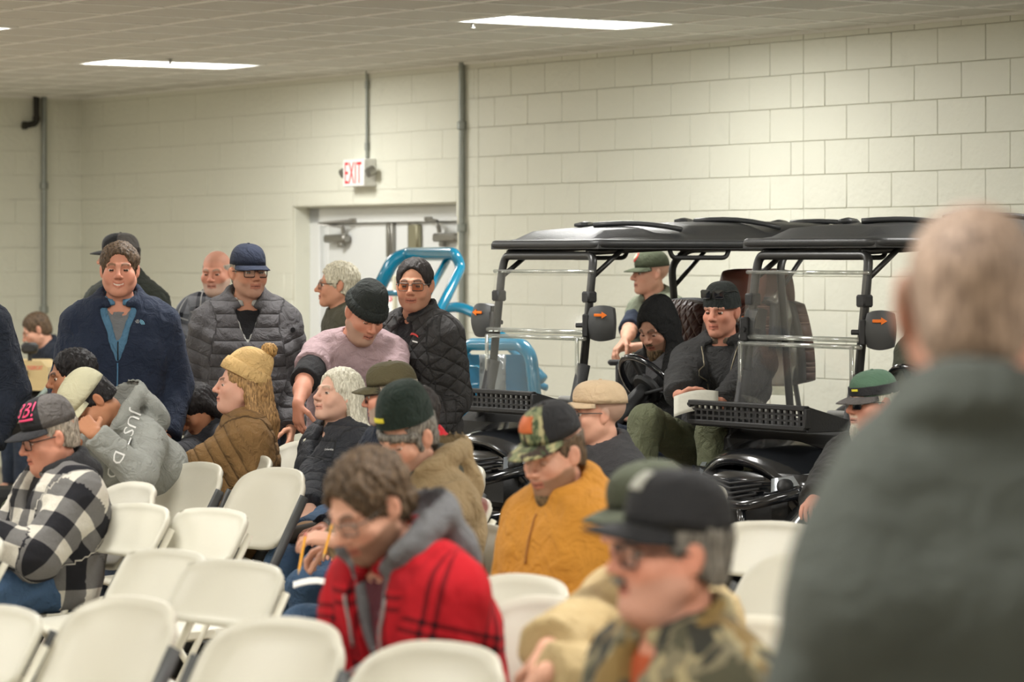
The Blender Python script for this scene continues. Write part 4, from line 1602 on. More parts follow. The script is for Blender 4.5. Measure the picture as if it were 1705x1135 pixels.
def top_garment(p, name, material, t=.02, sleeves='long', collar=None, hem=-.02, fat=1.0, res=.0105, vopen=None, seed=1, fold=.007, wl=.13, quilt=None, loose=.006, fem=0, sides=('L', 'R'), neck_r=.066, mi_fn=None, mats=None, hood_r=.040, hoodup=None, frac=.80):
    J = p.J; k = p.k
    P = torso_prims(J, t, fat, hem < .08, True, fem)
    S_ = []
    if sleeves == 'long':
        S_ += arm_prims(J, t * .8, 1.0, True, sides, loose)
    elif sleeves == 'short':
        for nm in sides:
            S, E = J['S' + nm], J['E' + nm]; d = unit(E - S)
            end = S + (E - S) * frac
            S_.append(Cap(S, end + d * .02, .060 * k + t, .058 * k + t, .045, 1, (end, d)))
    Cq = []
    if collar == 'stand':
        Cq += chain(ring_pts(J, .070, .034, 24, 336, 12, None, .026), .020, .014)
    elif collar == 'fold':
        Cq += chain(ring_pts(J, .076, .026, 20, 340, 12, None, .030), .021, .016)
        for sg in (-1, 1):
            a = J['N'] + J['fwd'] * .078 + J['xs'] * sg * .045 - J['up'] * .015
            Cq.append(Cap(a, a - J['up'] * .06 + J['xs'] * sg * .035 + J['fwd'] * .012, .016, .006, .012))
    elif collar == 'wide':
        Cq += chain(ring_pts(J, .082, .018, 18, 342, 14, .080, .034), .028, .016, .022)
        Cq += chain(ring_pts(J, .106, -.012, 30, 330, 14, .100, .040), .020, .02, .014)
    elif collar == 'bighood':
        Cq += chain(ring_pts(J, .088, .030, 40, 320, 14, .090, .040), hood_r * .8, .02, .022)
        Cq += chain(ring_pts(J, .118, .048, 62, 298, 14, .150, .030), hood_r * .85, .03, .020)
        Cq.append(Ell(J['N'] - J['fwd'] * .135 - J['up'] * .045, (.125, .060, .105), J['R3'], .05))
    elif collar == 'crew':
        Cq += chain(ring_pts(J, .064, -.008, 0, 360, 14, None, .026), .010, .010)
    elif collar == 'hood':
        Cq += chain(ring_pts(J, .084, .032, 35, 325, 14, .085, .034), hood_r * .85, .02, .022)
        Cq += chain(ring_pts(J, .100, .010, 100, 260, 8, .125, .0), hood_r * 1.1, .03, .025)
        b = J['N'] - J['fwd'] * .105 - J['up'] * .03
        Cq.append(Ell(b - J['up'] * .035, (.11, .045, .085), J['R3'], .04))
    hd = []
    if hoodup:
        H, R = J['H'], J['Rh']
        q = lambda x, y, z: H + R @ (np.array([x, y, z]) * p.hk)
        Cq.append(Ell(q(0, .022, .030), (.098, .120, .106 + hoodup), R, .03))
        Cq.append(Ell(q(0, .075, .085), (.050, .065, .05), R, .05))
        Cq.append(Cap(q(0, .03, -.05), J['N'] + J['up'] * .0, .100, .11, .05))
        hd.append(Ell(q(0, -.108, -.015), (.064, .085, .090), R, .012, -1))
        hd.append(Cap(q(0, -.02, -.02), q(0, -.17, -.12), .066, .085, .01, -1))
    else:
        nb = J['H'] + J['Rh'] @ (np.array([0, .022, -.06]) * p.hk)
        hd.append(Cap(J['N'] - J['up'] * .012 + J['fwd'] * .012, nb, neck_r, neck_r * 1.02, .012, -1))
    zc = J['P'] + (J['waist'] - J['P']) * (hem / .15)
    dn = unit(J['waist'] - J['P'])
    xl, fw, up, N = J['xl'], J['fwd'], J['up'], J['N']
    allp = P + S_ + Cq
    lo = np.min([q.box()[0] for q in allp], 0) - .03; hi = np.max([q.box()[1] for q in allp], 0) + .03
    ax = [np.arange(lo[i], hi[i] + res, res, dtype=np.float32) for i in range(3)]
    X = ax[0][:, None, None]; Y = ax[1][None, :, None]; Z = ax[2][None, None, :]
    D = evaluate(P, ax)
    D = np.maximum(D, dn[0] * (zc[0] - X) + dn[1] * (zc[1] - Y) + dn[2] * (zc[2] - Z))
    if S_:
        D2 = evaluate(S_, ax)
        kk = .014
        h = np.maximum(kk - np.abs(D - D2), 0) / kk
        D = np.minimum(D, D2) - h * h * kk * .25
    if vopen:
        w0, depth = vopen
        a = (X - N[0]) * up[0] + (Y - N[1]) * up[1] + (Z - N[2]) * up[2]
        f = (X - N[0]) * fw[0] + (Y - N[1]) * fw[1] + (Z - N[2]) * fw[2]
        lat = np.abs((X - N[0]) * xl[0] + (Y - N[1]) * xl[1] + (Z - N[2]) * xl[2])
        wd = lat - w0 * np.clip((a + depth) / depth, 0, 1.25)
        D = np.maximum(D, -np.maximum(np.maximum(wd, -(f - .02)), -(a + depth)))
    if Cq:
        D2 = evaluate(Cq, ax)
        kk = .018
        h = np.maximum(kk - np.abs(D - D2), 0) / kk
        D = np.minimum(D, D2) - h * h * kk * .25
    if collar == 'bighood':        # the open pocket of a hood that has been pushed back
        hd.append(Ell(J['N'] - J['fwd'] * .085 + J['up'] * .085, (.085, .085, .075), J['R3'], .02, -1))
    for q in hd:
        d = q.d(X, Y, Z)
        D = np.maximum(D, -d)
    return garment(p, name, material, allp, res, seed, fold, wl, quilt, 1, mi_fn, mats, None, None, None, (D.astype(np.float32), ax))

def trousers(p, material, res=.016, t=.012, seed=7, fold=.009, name='trousers', shoe=None):
    J = p.J; k = p.k
    P = [Cap(J['P'] - J['xl'] * .075 * k, J['P'] + J['xl'] * .075 * k, .108 * k + t * .5, None, .06)]
    P += leg_prims(J, t)
    g = garment(p, name, material, P, res, seed, fold, .16)
    sm = shoe or mat('dark_shoe', (46, 40, 36), rough=.55); so = mat('shoe_sole', (60, 54, 46), rough=.8)
    for nm in ('L', 'R'):
        A_, K = J['A' + nm], J['K' + nm]
        sd, f = foot_dir(J, nm)
        toe = A_ + f * .165 * k - sd * .058
        Q = [Cap(A_ + sd * .01, A_ - sd * .03, .046, .044, .02), Cap(A_ - sd * .045 - f * .035, toe, .040, .036, .03), Ell(toe, (.05, .05, .036), None, .02)]
        so_ = garment(p, 'shoe', sm, Q, .012, 3, .001, .1)
        u_ = -sd * .026
        garment(p, 'sole', so, [Cap(A_ - sd * .066 - f * .035, toe - sd * .022 + f * .012, .040, .038, .02)], .010, 3, 0, .1, parent=so_) if shoe else None
    return g

def decal(p, gname, V2, Fc, mat_, pxy, width, parent, name='lettering', roll=0.0, off=.003, aspect=1.0, view=False):
    """flat lettering laid on a garment where the photo shows it: V2 in its own units, centred, scaled to width in metres"""
    V, F = p.geo[gname]
    if not hasattr(p, 'bvh'):
        p.bvh = {}
    if gname not in p.bvh:
        p.bvh[gname] = BVHTree.FromPolygons([Vector(v) for v in V], [tuple(f) for f in F.tolist()])
    b = p.bvh[gname]
    o = Vector(p.local((0, 0, HC))); t = Vector(p.local(px(pxy[0], pxy[1], 300.0)))
    hit, n, _, _ = b.ray_cast(o, (t - o).normalized())
    if hit is None:
        print('DECAL miss', name, pxy); return None
    # average normal around the hit
    n = n.normalized()
    up = Vector((0, 0, 1)); right = up.cross(n)
    if right.length < .05:
        right = Vector((1, 0, 0))
    right.normalize(); up = n.cross(right)
    a = math.radians(roll)
    r2 = right * math.cos(a) + up * math.sin(a); u2 = up * math.cos(a) - right * math.sin(a)
    x0, x1 = V2[:, 0].min(), V2[:, 0].max(); y0, y1 = V2[:, 1].min(), V2[:, 1].max()
    sc = width / (x1 - x0)
    vd = (hit - o).normalized()
    if view:
        right = Vector(p.Rb.T @ np.array([1., 0, 0])); up = Vector((0, 0, 1))
        r2 = right * math.cos(a) + up * math.sin(a); u2 = up * math.cos(a) - right * math.sin(a)
    out = []
    for v in V2:
        q = hit + r2 * ((v[0] - (x0 + x1) / 2) * sc) + u2 * ((v[1] - (y0 + y1) / 2) * sc * aspect)
        h2, n2, _, _ = b.ray_cast(q - vd * .25, vd) if view else b.ray_cast(q + n * .08, -n)
        out.append((h2 if h2 is not None else q) + n * off)
    return mesh_obj(name, np.array(out), Fc, mat_, parent, False)

def front_strip(p, gname, mat_, parent, za, zb, r=.005, x=0.0, name='zip', n=14):
    """a zip or placket down the front of a garment, from za to zb along the spine below the neck"""
    V, F = p.geo[gname]
    if not hasattr(p, 'bvh'):
        p.bvh = {}
    if gname not in p.bvh:
        p.bvh[gname] = BVHTree.FromPolygons([Vector(v) for v in V], [tuple(f) for f in F.tolist()])
    J = p.J; pts = []
    for q in range(n + 1):
        a = za + (zb - za) * q / n
        c = J['N'] - J['up'] * a if a < .3 else J['N'] + (J['P'] - J['N']) * (a / np.linalg.norm(J['P'] - J['N']))
        xx = x(a) if callable(x) else x
        c = c + J['xl'] * xx
        h, nn, _, _ = p.bvh[gname].ray_cast(Vector(c + J['fwd'] * .6), Vector(-J['fwd']))
        if h is not None and (h - Vector(c)).length < .35:
            pts.append(h + Vector(J['fwd']) * .001)
    if len(pts) > 2:
        mb = MB(); mb.tube(pts, r, 6)
        return mb.build(name, mat_, parent, True)
# ------------------------------------------------------------------ folding chairs
M_PLAST = mat('chair_plastic', (200, 196, 180), rough=0.42, var=0.035, vs=5.0, bump=0.08, bs=60)
M_PLASTW = mat('chair_plastic_white', (208, 205, 190), rough=0.42, var=0.04, vs=6.0, bump=0.08, bs=60)
M_TUBEG = mat('chair_tube_grey', (74, 75, 74), rough=0.5, metal=0.2, var=0.08)
M_TUBEW = mat('chair_tube_cream', (226, 222, 204), rough=0.4, var=0.05)

def plate(cx, y_of, z0, z1, w, th, nu=15, nv=13, round_=.22, dish=.012, wtop=1.0, crown=0.0):
    """a moulded plate: rounded rectangle in x/z, y given by height, with a rolled rim; returns MB"""
    def pt(u, v, face):
        n_ = 2.2 / round_
        q_ = (abs(u) ** n_ + abs(v) ** n_) ** (1 / n_)
        f_ = max(abs(u), abs(v)) / q_ if q_ > 1e-6 else 1
        uu, vv = u * f_, v * f_
        z = z0 + (z1 - z0) * (vv + 1) / 2 + crown * (1 - u * u) * (v + 1) / 2
        x = uu * w / 2 * (1 + (wtop - 1) * (vv + 1) / 2)
        y, ny, nz = y_of(z)
        curve = -.030 * (u * u)                       # wraps forward at the sides
        d = (dish * min(1, (1 - max(abs(u), abs(v))) * 5) if face < 0 else -.004 * min(1, (1 - max(abs(u), abs(v))) * 5))
        off = face * th / 2 + d
        return (cx + x, y + curve + ny * off, z + nz * off)
    mb = MB()
    us = [-1 + 2 * i / (nu - 1) for i in range(nu)]; vs = [-1 + 2 * j / (nv - 1) for j in range(nv)]
    us = [math.copysign(abs(u) ** .75, u) for u in us]; vs = [math.copysign(abs(v) ** .75, v) for v in vs]
    A = [[pt(u, v, -1) for v in vs] for u in us]; B = [[pt(u, v, 1) for v in vs] for u in us]
    n = nu * nv
    V = [q for r_ in A for q in r_] + [q for r_ in B for q in r_]
    Fc = []
    for i in range(nu - 1):
        for j in range(nv - 1):
            f = (i * nv + j, (i + 1) * nv + j, (i + 1) * nv + j + 1, i * nv + j + 1)
            Fc.append(f); Fc.append(tuple(q + n for q in f[::-1]))
    ring = [i * nv for i in range(nu)] + [(nu - 1) * nv + j for j in range(1, nv)] + [i * nv + nv - 1 for i in range(nu - 2, -1, -1)] + [j for j in range(nv - 2, 0, -1)]
    # rim loop: one extra ring bulging outwards
    m = 2 * n
    cxm = cx; zm = (z0 + z1) / 2
    for q in ring:
        a, b = Vector(V[q]), Vector(V[q + n])
        c = (a + b) / 2
        o = Vector((c.x - cxm, 0, c.z - zm)); o.normalize()
        V.append(tuple(c + o * th * .35))
    L = len(ring)
    for q in range(L):
        a, b = ring[q], ring[(q + 1) % L]
        r1, r2 = m + q, m + (q + 1) % L
        Fc.append((b, a, r1, r2)); Fc.append((r2, r1, a + n, b + n))
    mb.add(V, Fc)
    return mb

def chair_frame_line(z, top=.86):
    """side tube: from the front foot up to the top of the back"""
    t = z / top
    return -.25 + .50 * t

def make_chair(kind):
    root = empty('folding_chair', (0, 0, 0))
    pl = M_PLAST if kind == 'grey' else M_PLASTW
    tube = M_TUBEG if kind == 'grey' else M_TUBEW
    top = .86 if kind == 'grey' else .82
    slope = .50 / top
    ln = math.hypot(1, slope)
    yb = lambda z: (chair_frame_line(z, top) - .004, 1 / ln, -slope / ln)
    if kind == 'grey':
        plate(0, yb, .585, .87, .455, .026, round_=.54, wtop=.96, crown=.014).build('backrest', pl, root, True)
    else:
        plate(0, yb, .660, .825, .445, .022, round_=.34, wtop=.97, crown=.008, nv=11).build('backrest', pl, root, True)
    hw = .240 if kind == 'grey' else .214
    zt = .79 if kind == 'grey' else .76
    # seat: a plate lying down
    mb = plate(0, lambda z: (0, 1, 0), -.20, .20, .43 if kind == 'grey' else .40, .028, round_=.34, wtop=.93, dish=.010)
    R = Matrix.Rotation(math.radians(-90 + 3), 3, 'X')
    mb.V = [tuple(R @ Vector((v[0], -(v[1]) , -v[2])) + Vector((0, -.045, .445))) for v in mb.V]
    mb.F = [f[::-1] for f in mb.F]
    mb.build('seat', pl, root, True)
    for sg in (-1, 1):
        f = MB()
        f.tube([(sg * hw, chair_frame_line(z, top) - (.036 if kind == 'grey' else -.006), z) for z in (0.012, zt * .33, zt * .66, zt)], .0130 if kind == 'grey' else .0125, 8, sy=1.7 if kind == 'grey' else 1.0, up=(1, 0, 0))
        leg = f.build('side_tube', tube, root, True)
        r_ = MB(); r_.tube([(sg * .195, -.10, .43), (sg * .20, .02, .25), (sg * .205, .20, .012)], .0125, 8, sy=1.2 if kind == 'grey' else 1.0)
        r_.build('rear_leg', tube, root, True)
        c = MB(); c.lathe([(.016, 0), (.017, .004), (.016, .03), (.013, .034)], 10, (sg * hw, chair_frame_line(0.015, top), 0)); c.build('foot_cap', M_TUBEG, leg)
        c = MB(); c.lathe([(.016, 0), (.017, .004), (.016, .03), (.013, .034)], 10, (sg * .205, .20, 0)); c.build('foot_cap', M_TUBEG, root)
        b = MB(); b.box((sg * .213, chair_frame_line(.43, top) + .0, .425), (.012, .12, .03), None, .004); b.build('hinge_bracket', tube, root)
    b = MB(); b.tube([(-hw, chair_frame_line(.22, top), .22), (hw, chair_frame_line(.22, top), .22)], .010, 8); b.build('stretcher', tube, root)
    b = MB(); b.tube([(-.203, .12, .115), (.203, .12, .115)], .010, 8); b.build('stretcher', tube, root)
    return root

CH = {}
def place_chair(kind, x, y, rz, label, group=None):
    if kind not in CH:
        CH[kind] = make_chair(kind); o = CH[kind]
    else:
        o = copy_tree(CH[kind])
    o.location = (x, y, 0); o.rotation_euler = (0, 0, math.radians(rz))
    for k in ('label', 'group', 'category'):
        if k in o:
            del o[k]
    tag(o, label, 'folding chair', group or 'folding chairs for the audience')
    return o

def chair_px(kind, x, ytop, rz, label):
    """x,ytop: photo pixel of the middle of the top of the back"""
    zt = .885 if kind == 'grey' else .835
    s = (ytop - YH) / (HC - zt)
    w_ = px(x, ytop, s)
    a = math.radians(rz)
    # the top of the back sits .25 m behind the chair's origin
    ox, oy = -math.sin(a) * .25, math.cos(a) * .25
    return place_chair(kind, w_.x - ox, w_.y - oy, rz, label)

# ------------------------------------------------------------------ golf cart
MC_BLK = mat('cart_roof_black', (58, 59, 60), rough=0.42, var=0.1, vs=9, bump=0.25, bs=140)
MC_GLOSS = mat('cart_gloss_black', (30, 32, 35), rough=0.2, var=0.1, coat=1.0)
MC_TUBE = mat('cart_tube_black', (44, 44, 43), rough=0.35, var=0.1, spec=.6)
MC_TEX = mat('cart_textured_black', (40, 40, 40), rough=0.6, var=0.12, bump=.2)
MC_BROWN = mat('cart_seat_brown', (98, 58, 46), rough=0.42, var=0.12, vs=12)
MC_MIRROR = mat('mirror_shell', (66, 67, 67), rough=0.5, var=.1)
MC_ORANGE = mat('arrow_orange', (240, 120, 24), rough=0.4)
MC_LIGHT = mat('headlight_lens', (150, 156, 160), rough=0.12, var=.2, vs=40, metal=.3)
MC_CLEAR = clear('windshield_acrylic', alpha=.07, rough=.05)
MC_EDGE = clear('acrylic_edge', (225, 228, 222), alpha=.42, rough=.15)
MC_TYRE = mat('tyre_rubber', (28, 28, 28), rough=.85, var=.1)
MC_RIM = mat('wheel_rim', (90, 92, 94), rough=.3, metal=.8)
MC_BEIGE = mat('dash_grey', (150, 150, 146), rough=.5)

HW = .395          # half the distance between the windshield pillars
def rail(mb, x, y0, y1, z, r=.018):
    mb.tube([(x, y0, z), (x, y1, z)], r, 8)

def make_cart():
    """faces -Y, origin on the floor between the windshield pillars"""
    root = empty('golf_cart')
    # roof: tray with raised ribbed panels
    G = []
    ys = np.linspace(0.0, 2.45, 34); xs = np.linspace(-.47, .47, 19)
    for y in ys:
        row = []
        for x in xs:
            e = min(1, (.47 - abs(x)) / .07); e2 = min(1, (y - .0) / .10, (2.45 - y) / .10)
            z = 1.805 + .022 * min(e, e2)
            ridge = math.sin(math.pi * min(1, max(0, (y + .02) / 2.5))) ** .7
            z += .070 * ridge * max(0, 1 - (abs(x) / .46) ** 2.6) * min(1, e2)
            # recessed panels between the cross ribs
            ph = ((y + .10) % .62) / .62
            if .16 < ph < .86 and abs(x) < .36 and .10 < y < 2.3:
                z += .026
            row.append((x, y, z))
        G.append(row)
    mb = MB(); mb.slab(G, (0, 0, -.028))
    roof = mb.build('roof', MC_BLK, root, 'auto')
    rm = MB()
    rm.tube(arc_closed([(-.47, .0, 1.803), (.47, .0, 1.803), (.47, 2.45, 1.803), (-.47, 2.45, 1.803)], .06, 4), .020, 8, closed=True)
    rm.build('roof_rim', MC_BLK, roof, True)
    for y0 in (.16, .78, 1.40):
        for sx in (-1, 1):
            r_ = MB()
            pts = [(sx * (.06 + .30 * t), y0 + .10 + .32 * t, 1.800 + .028 + .070 * math.sin(math.pi * min(1, (y0 + .27) / 2.5)) ** .7 * (1 - ((.06 + .30 * t) / .46) ** 2.6) + .026 + .012 * math.sin(math.pi * t)) for t in np.linspace(0, 1, 7)]
            r_.tube(pts, .013, 6, sy=2.6)
            r_.build('roof_rib', MC_BLK, roof, True)
    # front pillars, one bent hoop: up, round the corners, across under the roof
    hoop = arc([(-HW, -.06, 1.0), (-HW + .0, .015, 1.66), (-HW + .01, .03, 1.745), (HW - .01, .03, 1.745), (HW, .015, 1.66), (HW, -.06, 1.0)], .10, 6)
    mb = MB(); mb.tube(hoop, .021, 10); mb.build('windshield_hoop', MC_TUBE, root, True)
    for sx in (-1, 1):
        mb = MB(); mb.tube([(sx * HW, -.22, .62), (sx * HW, -.10, .95), (sx * HW, -.035, 1.22)], .030, 8, sy=1.2); mb.build('pillar_sleeve', MC_TEX, root, True)
        mb = MB(); mb.tube([(sx * HW, .015, 1.64), (sx * (HW - .01), .20, 1.775)], .013, 7); mb.build('roof_brace', MC_TUBE, root, True)
        mb = MB(); mb.tube([(sx * (HW - .05), .02, 1.760), (sx * (HW - .0), .5, 1.785), (sx * (HW), 2.3, 1.785)], .016, 7); mb.build('roof_rail', MC_TUBE, root, True)
        # middle and rear pillars
        mb = MB(); mb.tube(arc([(sx * (HW + .06), 1.22, .60), (sx * (HW + .06), 1.12, 1.70), (sx * (HW + .03), 1.20, 1.78), (sx * (HW + .02), 1.45, 1.785)], .06, 5), .020, 9); mb.build('rear_pillar', MC_TUBE, root, True)
        mb = MB(); mb.tube([(sx * (HW + .06), 1.13, 1.58), (sx * (HW + .03), 1.32, 1.775)], .012, 7); mb.build('roof_brace', MC_TUBE, root, True)
        mb = MB(); mb.box((sx * HW, -.002, 1.545), (.062, .055, .055), None, .008); mb.build('windshield_clamp', MC_TEX, root)
        # grab handle under the roof
        mb = MB(); mb.tube(arc([(sx * .43, .45, 1.78), (sx * .43, .47, 1.735), (sx * .43, .80, 1.735), (sx * .43, .82, 1.78)], .03, 4), .012, 7); mb.build('grab_handle', MC_TEX, root, True)
        # mirror
        m_ = empty('mirror'); m_.parent = root; m_.location = (sx * (HW + .125), -.02, 1.42); m_.rotation_euler = (0, 0, math.radians(42 if sx > 0 else 14))
        G = []
        for i in range(9):
            row = []
            for j in range(9):
                u, v = -1 + i / 4, -1 + j / 4
                uu, vv = u * math.sqrt(1 - v * v * .28), v * math.sqrt(1 - u * u * .28)
                row.append((uu * .066, -.030 + .016 * (u * u + v * v), vv * .086))
            G.append(row)
        mb = MB(); mb.slab(G, (0, .055, 0)); sh = mb.build('mirror_shell', MC_MIRROR, m_, 'auto')
        mb = MB(); mb.box((-sx * .008, -.0345, .040), (.040, .006, .014), None, .002); mb.prism([(sx * .010, -.037, .024), (sx * .036, -.036, .040), (sx * .010, -.037, .056)][::sx], (0, .006, 0))
        mb.build('turn_arrow', MC_ORANGE, sh)
        mb = MB(); mb.tube([(-sx * .05, .0, -.01), (-sx * .125, .01, -.01)], .012, 7); mb.box((-sx * .075, .0, -.01), (.03, .04, .11), None, .006); mb.build('mirror_arm', MC_TEX, sh)
    # windshield, upper and lower halves
    def glass(z0, z1, y0, y1, name):
        mb = MB(); mb.slab([[(-HW - .02, y0, z0), (HW + .02, y0, z0)], [(-HW - .02, y1, z1), (HW + .02, y1, z1)]], (0, -.005, 0))
        g = mb.build(name, MC_CLEAR, root, False)
        return g
    g1 = glass(1.37, 1.665, -.045, -.005, 'upper_windshield'); g2 = glass(1.00, 1.355, -.098, -.050, 'lower_windshield')
    for (g, z, y, r_) in ((g1, 1.668, -.006, .009), (g1, 1.375, -.046, .012), (g2, 1.345, -.052, .011)):
        mb = MB(); mb.tube([(-HW - .035, y, z), (HW + .035, y, z)], r_, 8); mb.build('acrylic_edge', MC_EDGE, g, True)
    for sx in (-1, 1):
        mb = MB(); mb.box((sx * (HW + .0), -.075, 1.20), (.022, .012, .30), None, .003); mb.build('acrylic_edge', MC_EDGE, g2)
    # perforated rack across the front: separate bars
    rk = empty('front_rack'); rk.parent = root; rk.location = (0, -.34, 1.042)
    hw, hh = .415, .043
    mb = MB(); mb.box((0, 0, hh), (2 * hw, .035, .022), None, .004); mb.box((0, 0, -hh), (2 * hw, .035, .022), None, .004)
    mb.box((-hw, 0, 0), (.022, .03, 2 * hh), None, .004); mb.box((hw, 0, 0), (.022, .03, 2 * hh), None, .004)
    mb.box((0, .11, -hh - .012), (2 * hw, .22, .012), None, .004)
    fr_ = mb.build('rack_frame', MC_TEX, rk)
    mb = MB()
    for z in (-.013, .013):
        mb.box((0, 0, z), (2 * hw, .012, .009))
    for q in range(1, 19):
        mb.box((-hw + q * 2 * hw / 19, 0, 0), (.013, .012, 2 * hh))
    mb.build('rack_grid', MC_TEX, fr_, False)
    for sx in (-1, 1):
        mb = MB(); mb.prism([(sx * hw, 0, hh + .01), (sx * hw, 0, -hh - .01), (sx * hw, .24, -hh - .01), (sx * hw, .24, -hh + .03)], (-sx * .012, 0, 0)); mb.build('rack_side', MC_TEX, fr_)
    # dashboard behind the windshield, with a pocket and a steering wheel
    mb = MB(); mb.slab([[(-.52, -.16, .92), (.52, -.16, .92)], [(-.52, -.02, 1.02), (.52, -.02, 1.02)], [(-.52, .06, 1.00), (.52, .06, 1.00)], [(-.52, .10, .84), (.52, .10, .84)]], (0, 0, -.10))
    dash = mb.build('dashboard', MC_TEX, root, 'auto')
    for sx in (-1, 1):
        mb = MB(); mb.tube(arc_closed([(sx * .40, -.02, 1.05), (sx * .16, -.02, 1.05), (sx * .18, .07, 1.02), (sx * .38, .07, 1.02)], .03, 3), .014, 7, closed=True); mb.build('dash_pocket', MC_BEIGE, dash, True)
    st = empty('steering'); st.parent = root; st.location = (.20, .50, 1.10)
    Rx = Matrix.Rotation(math.radians(-52), 3, 'X')
    mb = MB(); mb.tube([Rx @ Vector((.185 * math.cos(a), .185 * math.sin(a), 0)) for a in np.linspace(0, 2 * math.pi, 33)[:-1]], .016, 9, closed=True)
    sw = mb.build('steering_wheel', MC_GLOSS, st, True)
    mb = MB(); mb.lathe([(.075, -.035), (.085, -.02), (.08, .0), (.05, .014), (.02, .018)], 16, (0, 0, 0), Rx)
    for a in (0.3, math.pi - .3, -math.pi / 2):
        mb.tube([Rx @ Vector((.05 * math.cos(a), .05 * math.sin(a), -.01)), Rx @ Vector((.18 * math.cos(a), .18 * math.sin(a), 0))], .014, 7)
    mb.build('steering_hub', MC_TEX, sw, 'auto')
    mb = MB(); mb.tube([Rx @ Vector((0, 0, -.03)), Rx @ Vector((0, 0, -.32)), (0, -.42, -.25)], [.045, .038, .05], 10)
    mb.tube([Rx @ Vector((0, 0, -.07)), Rx @ Vector((.17, -.02, -.04))], .010, 6)
    mb.build('steering_column', MC_TEX, sw, True)
    # bonnet: glossy, low at the nose, with a dark centre scoop
    def bonnet(u, v):
        x = u * (.44 + .13 * v)
        y = -.44 + .36 * v
        z = .80 + .17 * v ** .6 - .17 * abs(u) ** 2.6 * (1 - .25 * v) + .035 * math.cos(u * 2.4) * (1 - v)
        if abs(u) < .6:
            z -= .035 * (1 - (u / .6) ** 2) * math.sin(math.pi * min(1, v * 1.05))
        return (x, y - .07 * (1 - u * u) * (1 - v), z)
    G = [[bonnet(-1 + 2 * i / 20, j / 10) for j in range(11)] for i in range(21)]
    mb = MB(); mb.slab([r_[::-1] for r_ in G], (0, 0, -.03)); bon = mb.build('bonnet', MC_GLOSS, root, True)
    # nose: two flared cheeks, grille and lamps
    nose = [[(x, -.505 + .10 * (x / .45) ** 2 + (.05 if z < .68 else 0) * 1, z) for x in np.linspace(-.45, .45, 11)] for z in (.835, .77, .70, .61, .50)]
    mb = MB(); mb.slab([[tuple(q) for q in r_] for r_ in nose], (0, .06, 0)); mb.build('nose_panel', MC_GLOSS, root, True)
    g_ = MB()
    for q in range(6):
        z = .81 - .022 * q
        g_.tube([(-.22 + .02 * q, -.515, z), (0, -.535, z - .03), (.22 - .02 * q, -.515, z)], .007, 5)
    for q in range(5):
        z = .64 - .026 * q
        g_.tube([(-.18, -.48, z), (0, -.49, z - .012), (.18, -.48, z)], .006, 5)
    o = g_.build('grille', MC_TEX, root, True)
    for sx in (-1, 1):
        h_ = MB(); h_.slab([[(sx * (.24 + .19 * t), -.495 + .13 * t ** 1.5 * 1.0, .812 + .035 * t) for t in np.linspace(0, 1, 6)], [(sx * (.25 + .18 * t), -.505 + .13 * t ** 1.5, .755 + .055 * t) for t in np.linspace(0, 1, 6)]], (0, .03, 0))
        hl = h_.build('headlight', MC_LIGHT, root, 'auto')
        h_ = MB(); h_.lathe([(.0, -.005), (.028, .0), (.034, .02), (.034, .05)], 14, (sx * .31, -.500, .782), Matrix.Rotation(math.radians(-90), 3, 'X')); h_.build('lamp_bowl', MC_TEX, hl, True)
        # front wheel arch and wheel
        f_ = MB()
        rows = []
        for t in np.linspace(-.15, math.pi + .15, 13):
            rows.append([(sx * x, -.20 + (.36 + dz) * math.cos(t), .36 + (.36 + dz) * math.sin(t)) for x, dz in ((.40, .0), (.52, .035), (.60, .02), (.615, -.02))])
        f_.slab(rows, (0, 0, -.014)); f_.build('front_fender', MC_GLOSS, root, True)
    for sx in (-1, 1):
        for y in (-.20, 1.55):
            wl_ = MB()
            prof = [(.12, -.10), (.22, -.11), (.275, -.085), (.285, -.03), (.285, .03), (.275, .085), (.22, .11), (.12, .10)]
            wl_.lathe(prof, 28, (sx * .50, y, .285), Matrix.Rotation(math.radians(90), 3, 'Y'))
            wo = wl_.build('wheel', MC_TYRE, root, 'auto')
            h_ = MB(); h_.lathe([(.0, -.118), (.05, -.118), (.06, -.104), (.125, -.106), (.155, -.122), (.17, -.10)], 20, (sx * .50, y, .285), Matrix.Rotation(math.radians(90 * (1 if sx < 0 else -1)), 3, 'Y')); h_.build('wheel_rim', MC_RIM, wo, 'auto')
        f_ = MB()
        rows = []
        for t in np.linspace(0, math.pi, 11):
            rows.append([(sx * x, 1.55 + (.35 + dz) * math.cos(t), .34 + (.35 + dz) * math.sin(t)) for x, dz in ((.38, .0), (.52, .03), (.60, .0))])
        f_.slab(rows, (0, 0, -.014)); f_.build('rear_fender', MC_GLOSS, root, True)
    # brush guard
    bb = MB()
    bb.tube(arc([(-.42, -.48, .76), (-.24, -.63, .70), (.24, -.63, .70), (.42, -.48, .76)], .05, 4), .024, 9)
    bb.tube(arc([(-.42, -.48, .55), (-.24, -.62, .52), (.24, -.62, .52), (.42, -.48, .55)], .05, 4), .026, 9)
    for x in (-.20, .20):
        bb.tube([(x, -.63, .70), (x, -.62, .52)], .020, 8)
        bb.tube([(x, -.61, .53), (x, -.35, .50)], .018, 8)
    bb.build('brush_guard', MC_GLOSS, root, True)
    # lower body, floor and sills
    mb = MB(); mb.box((0, .55, .36), (1.06, 1.5, .06), None, .02); mb.box((0, 1.0, .52), (1.0, .62, .28), None, .04); mb.box((0, -.20, .62), (.62, .42, .22), None, .05)
    mb.build('chassis', MC_TEX, root)
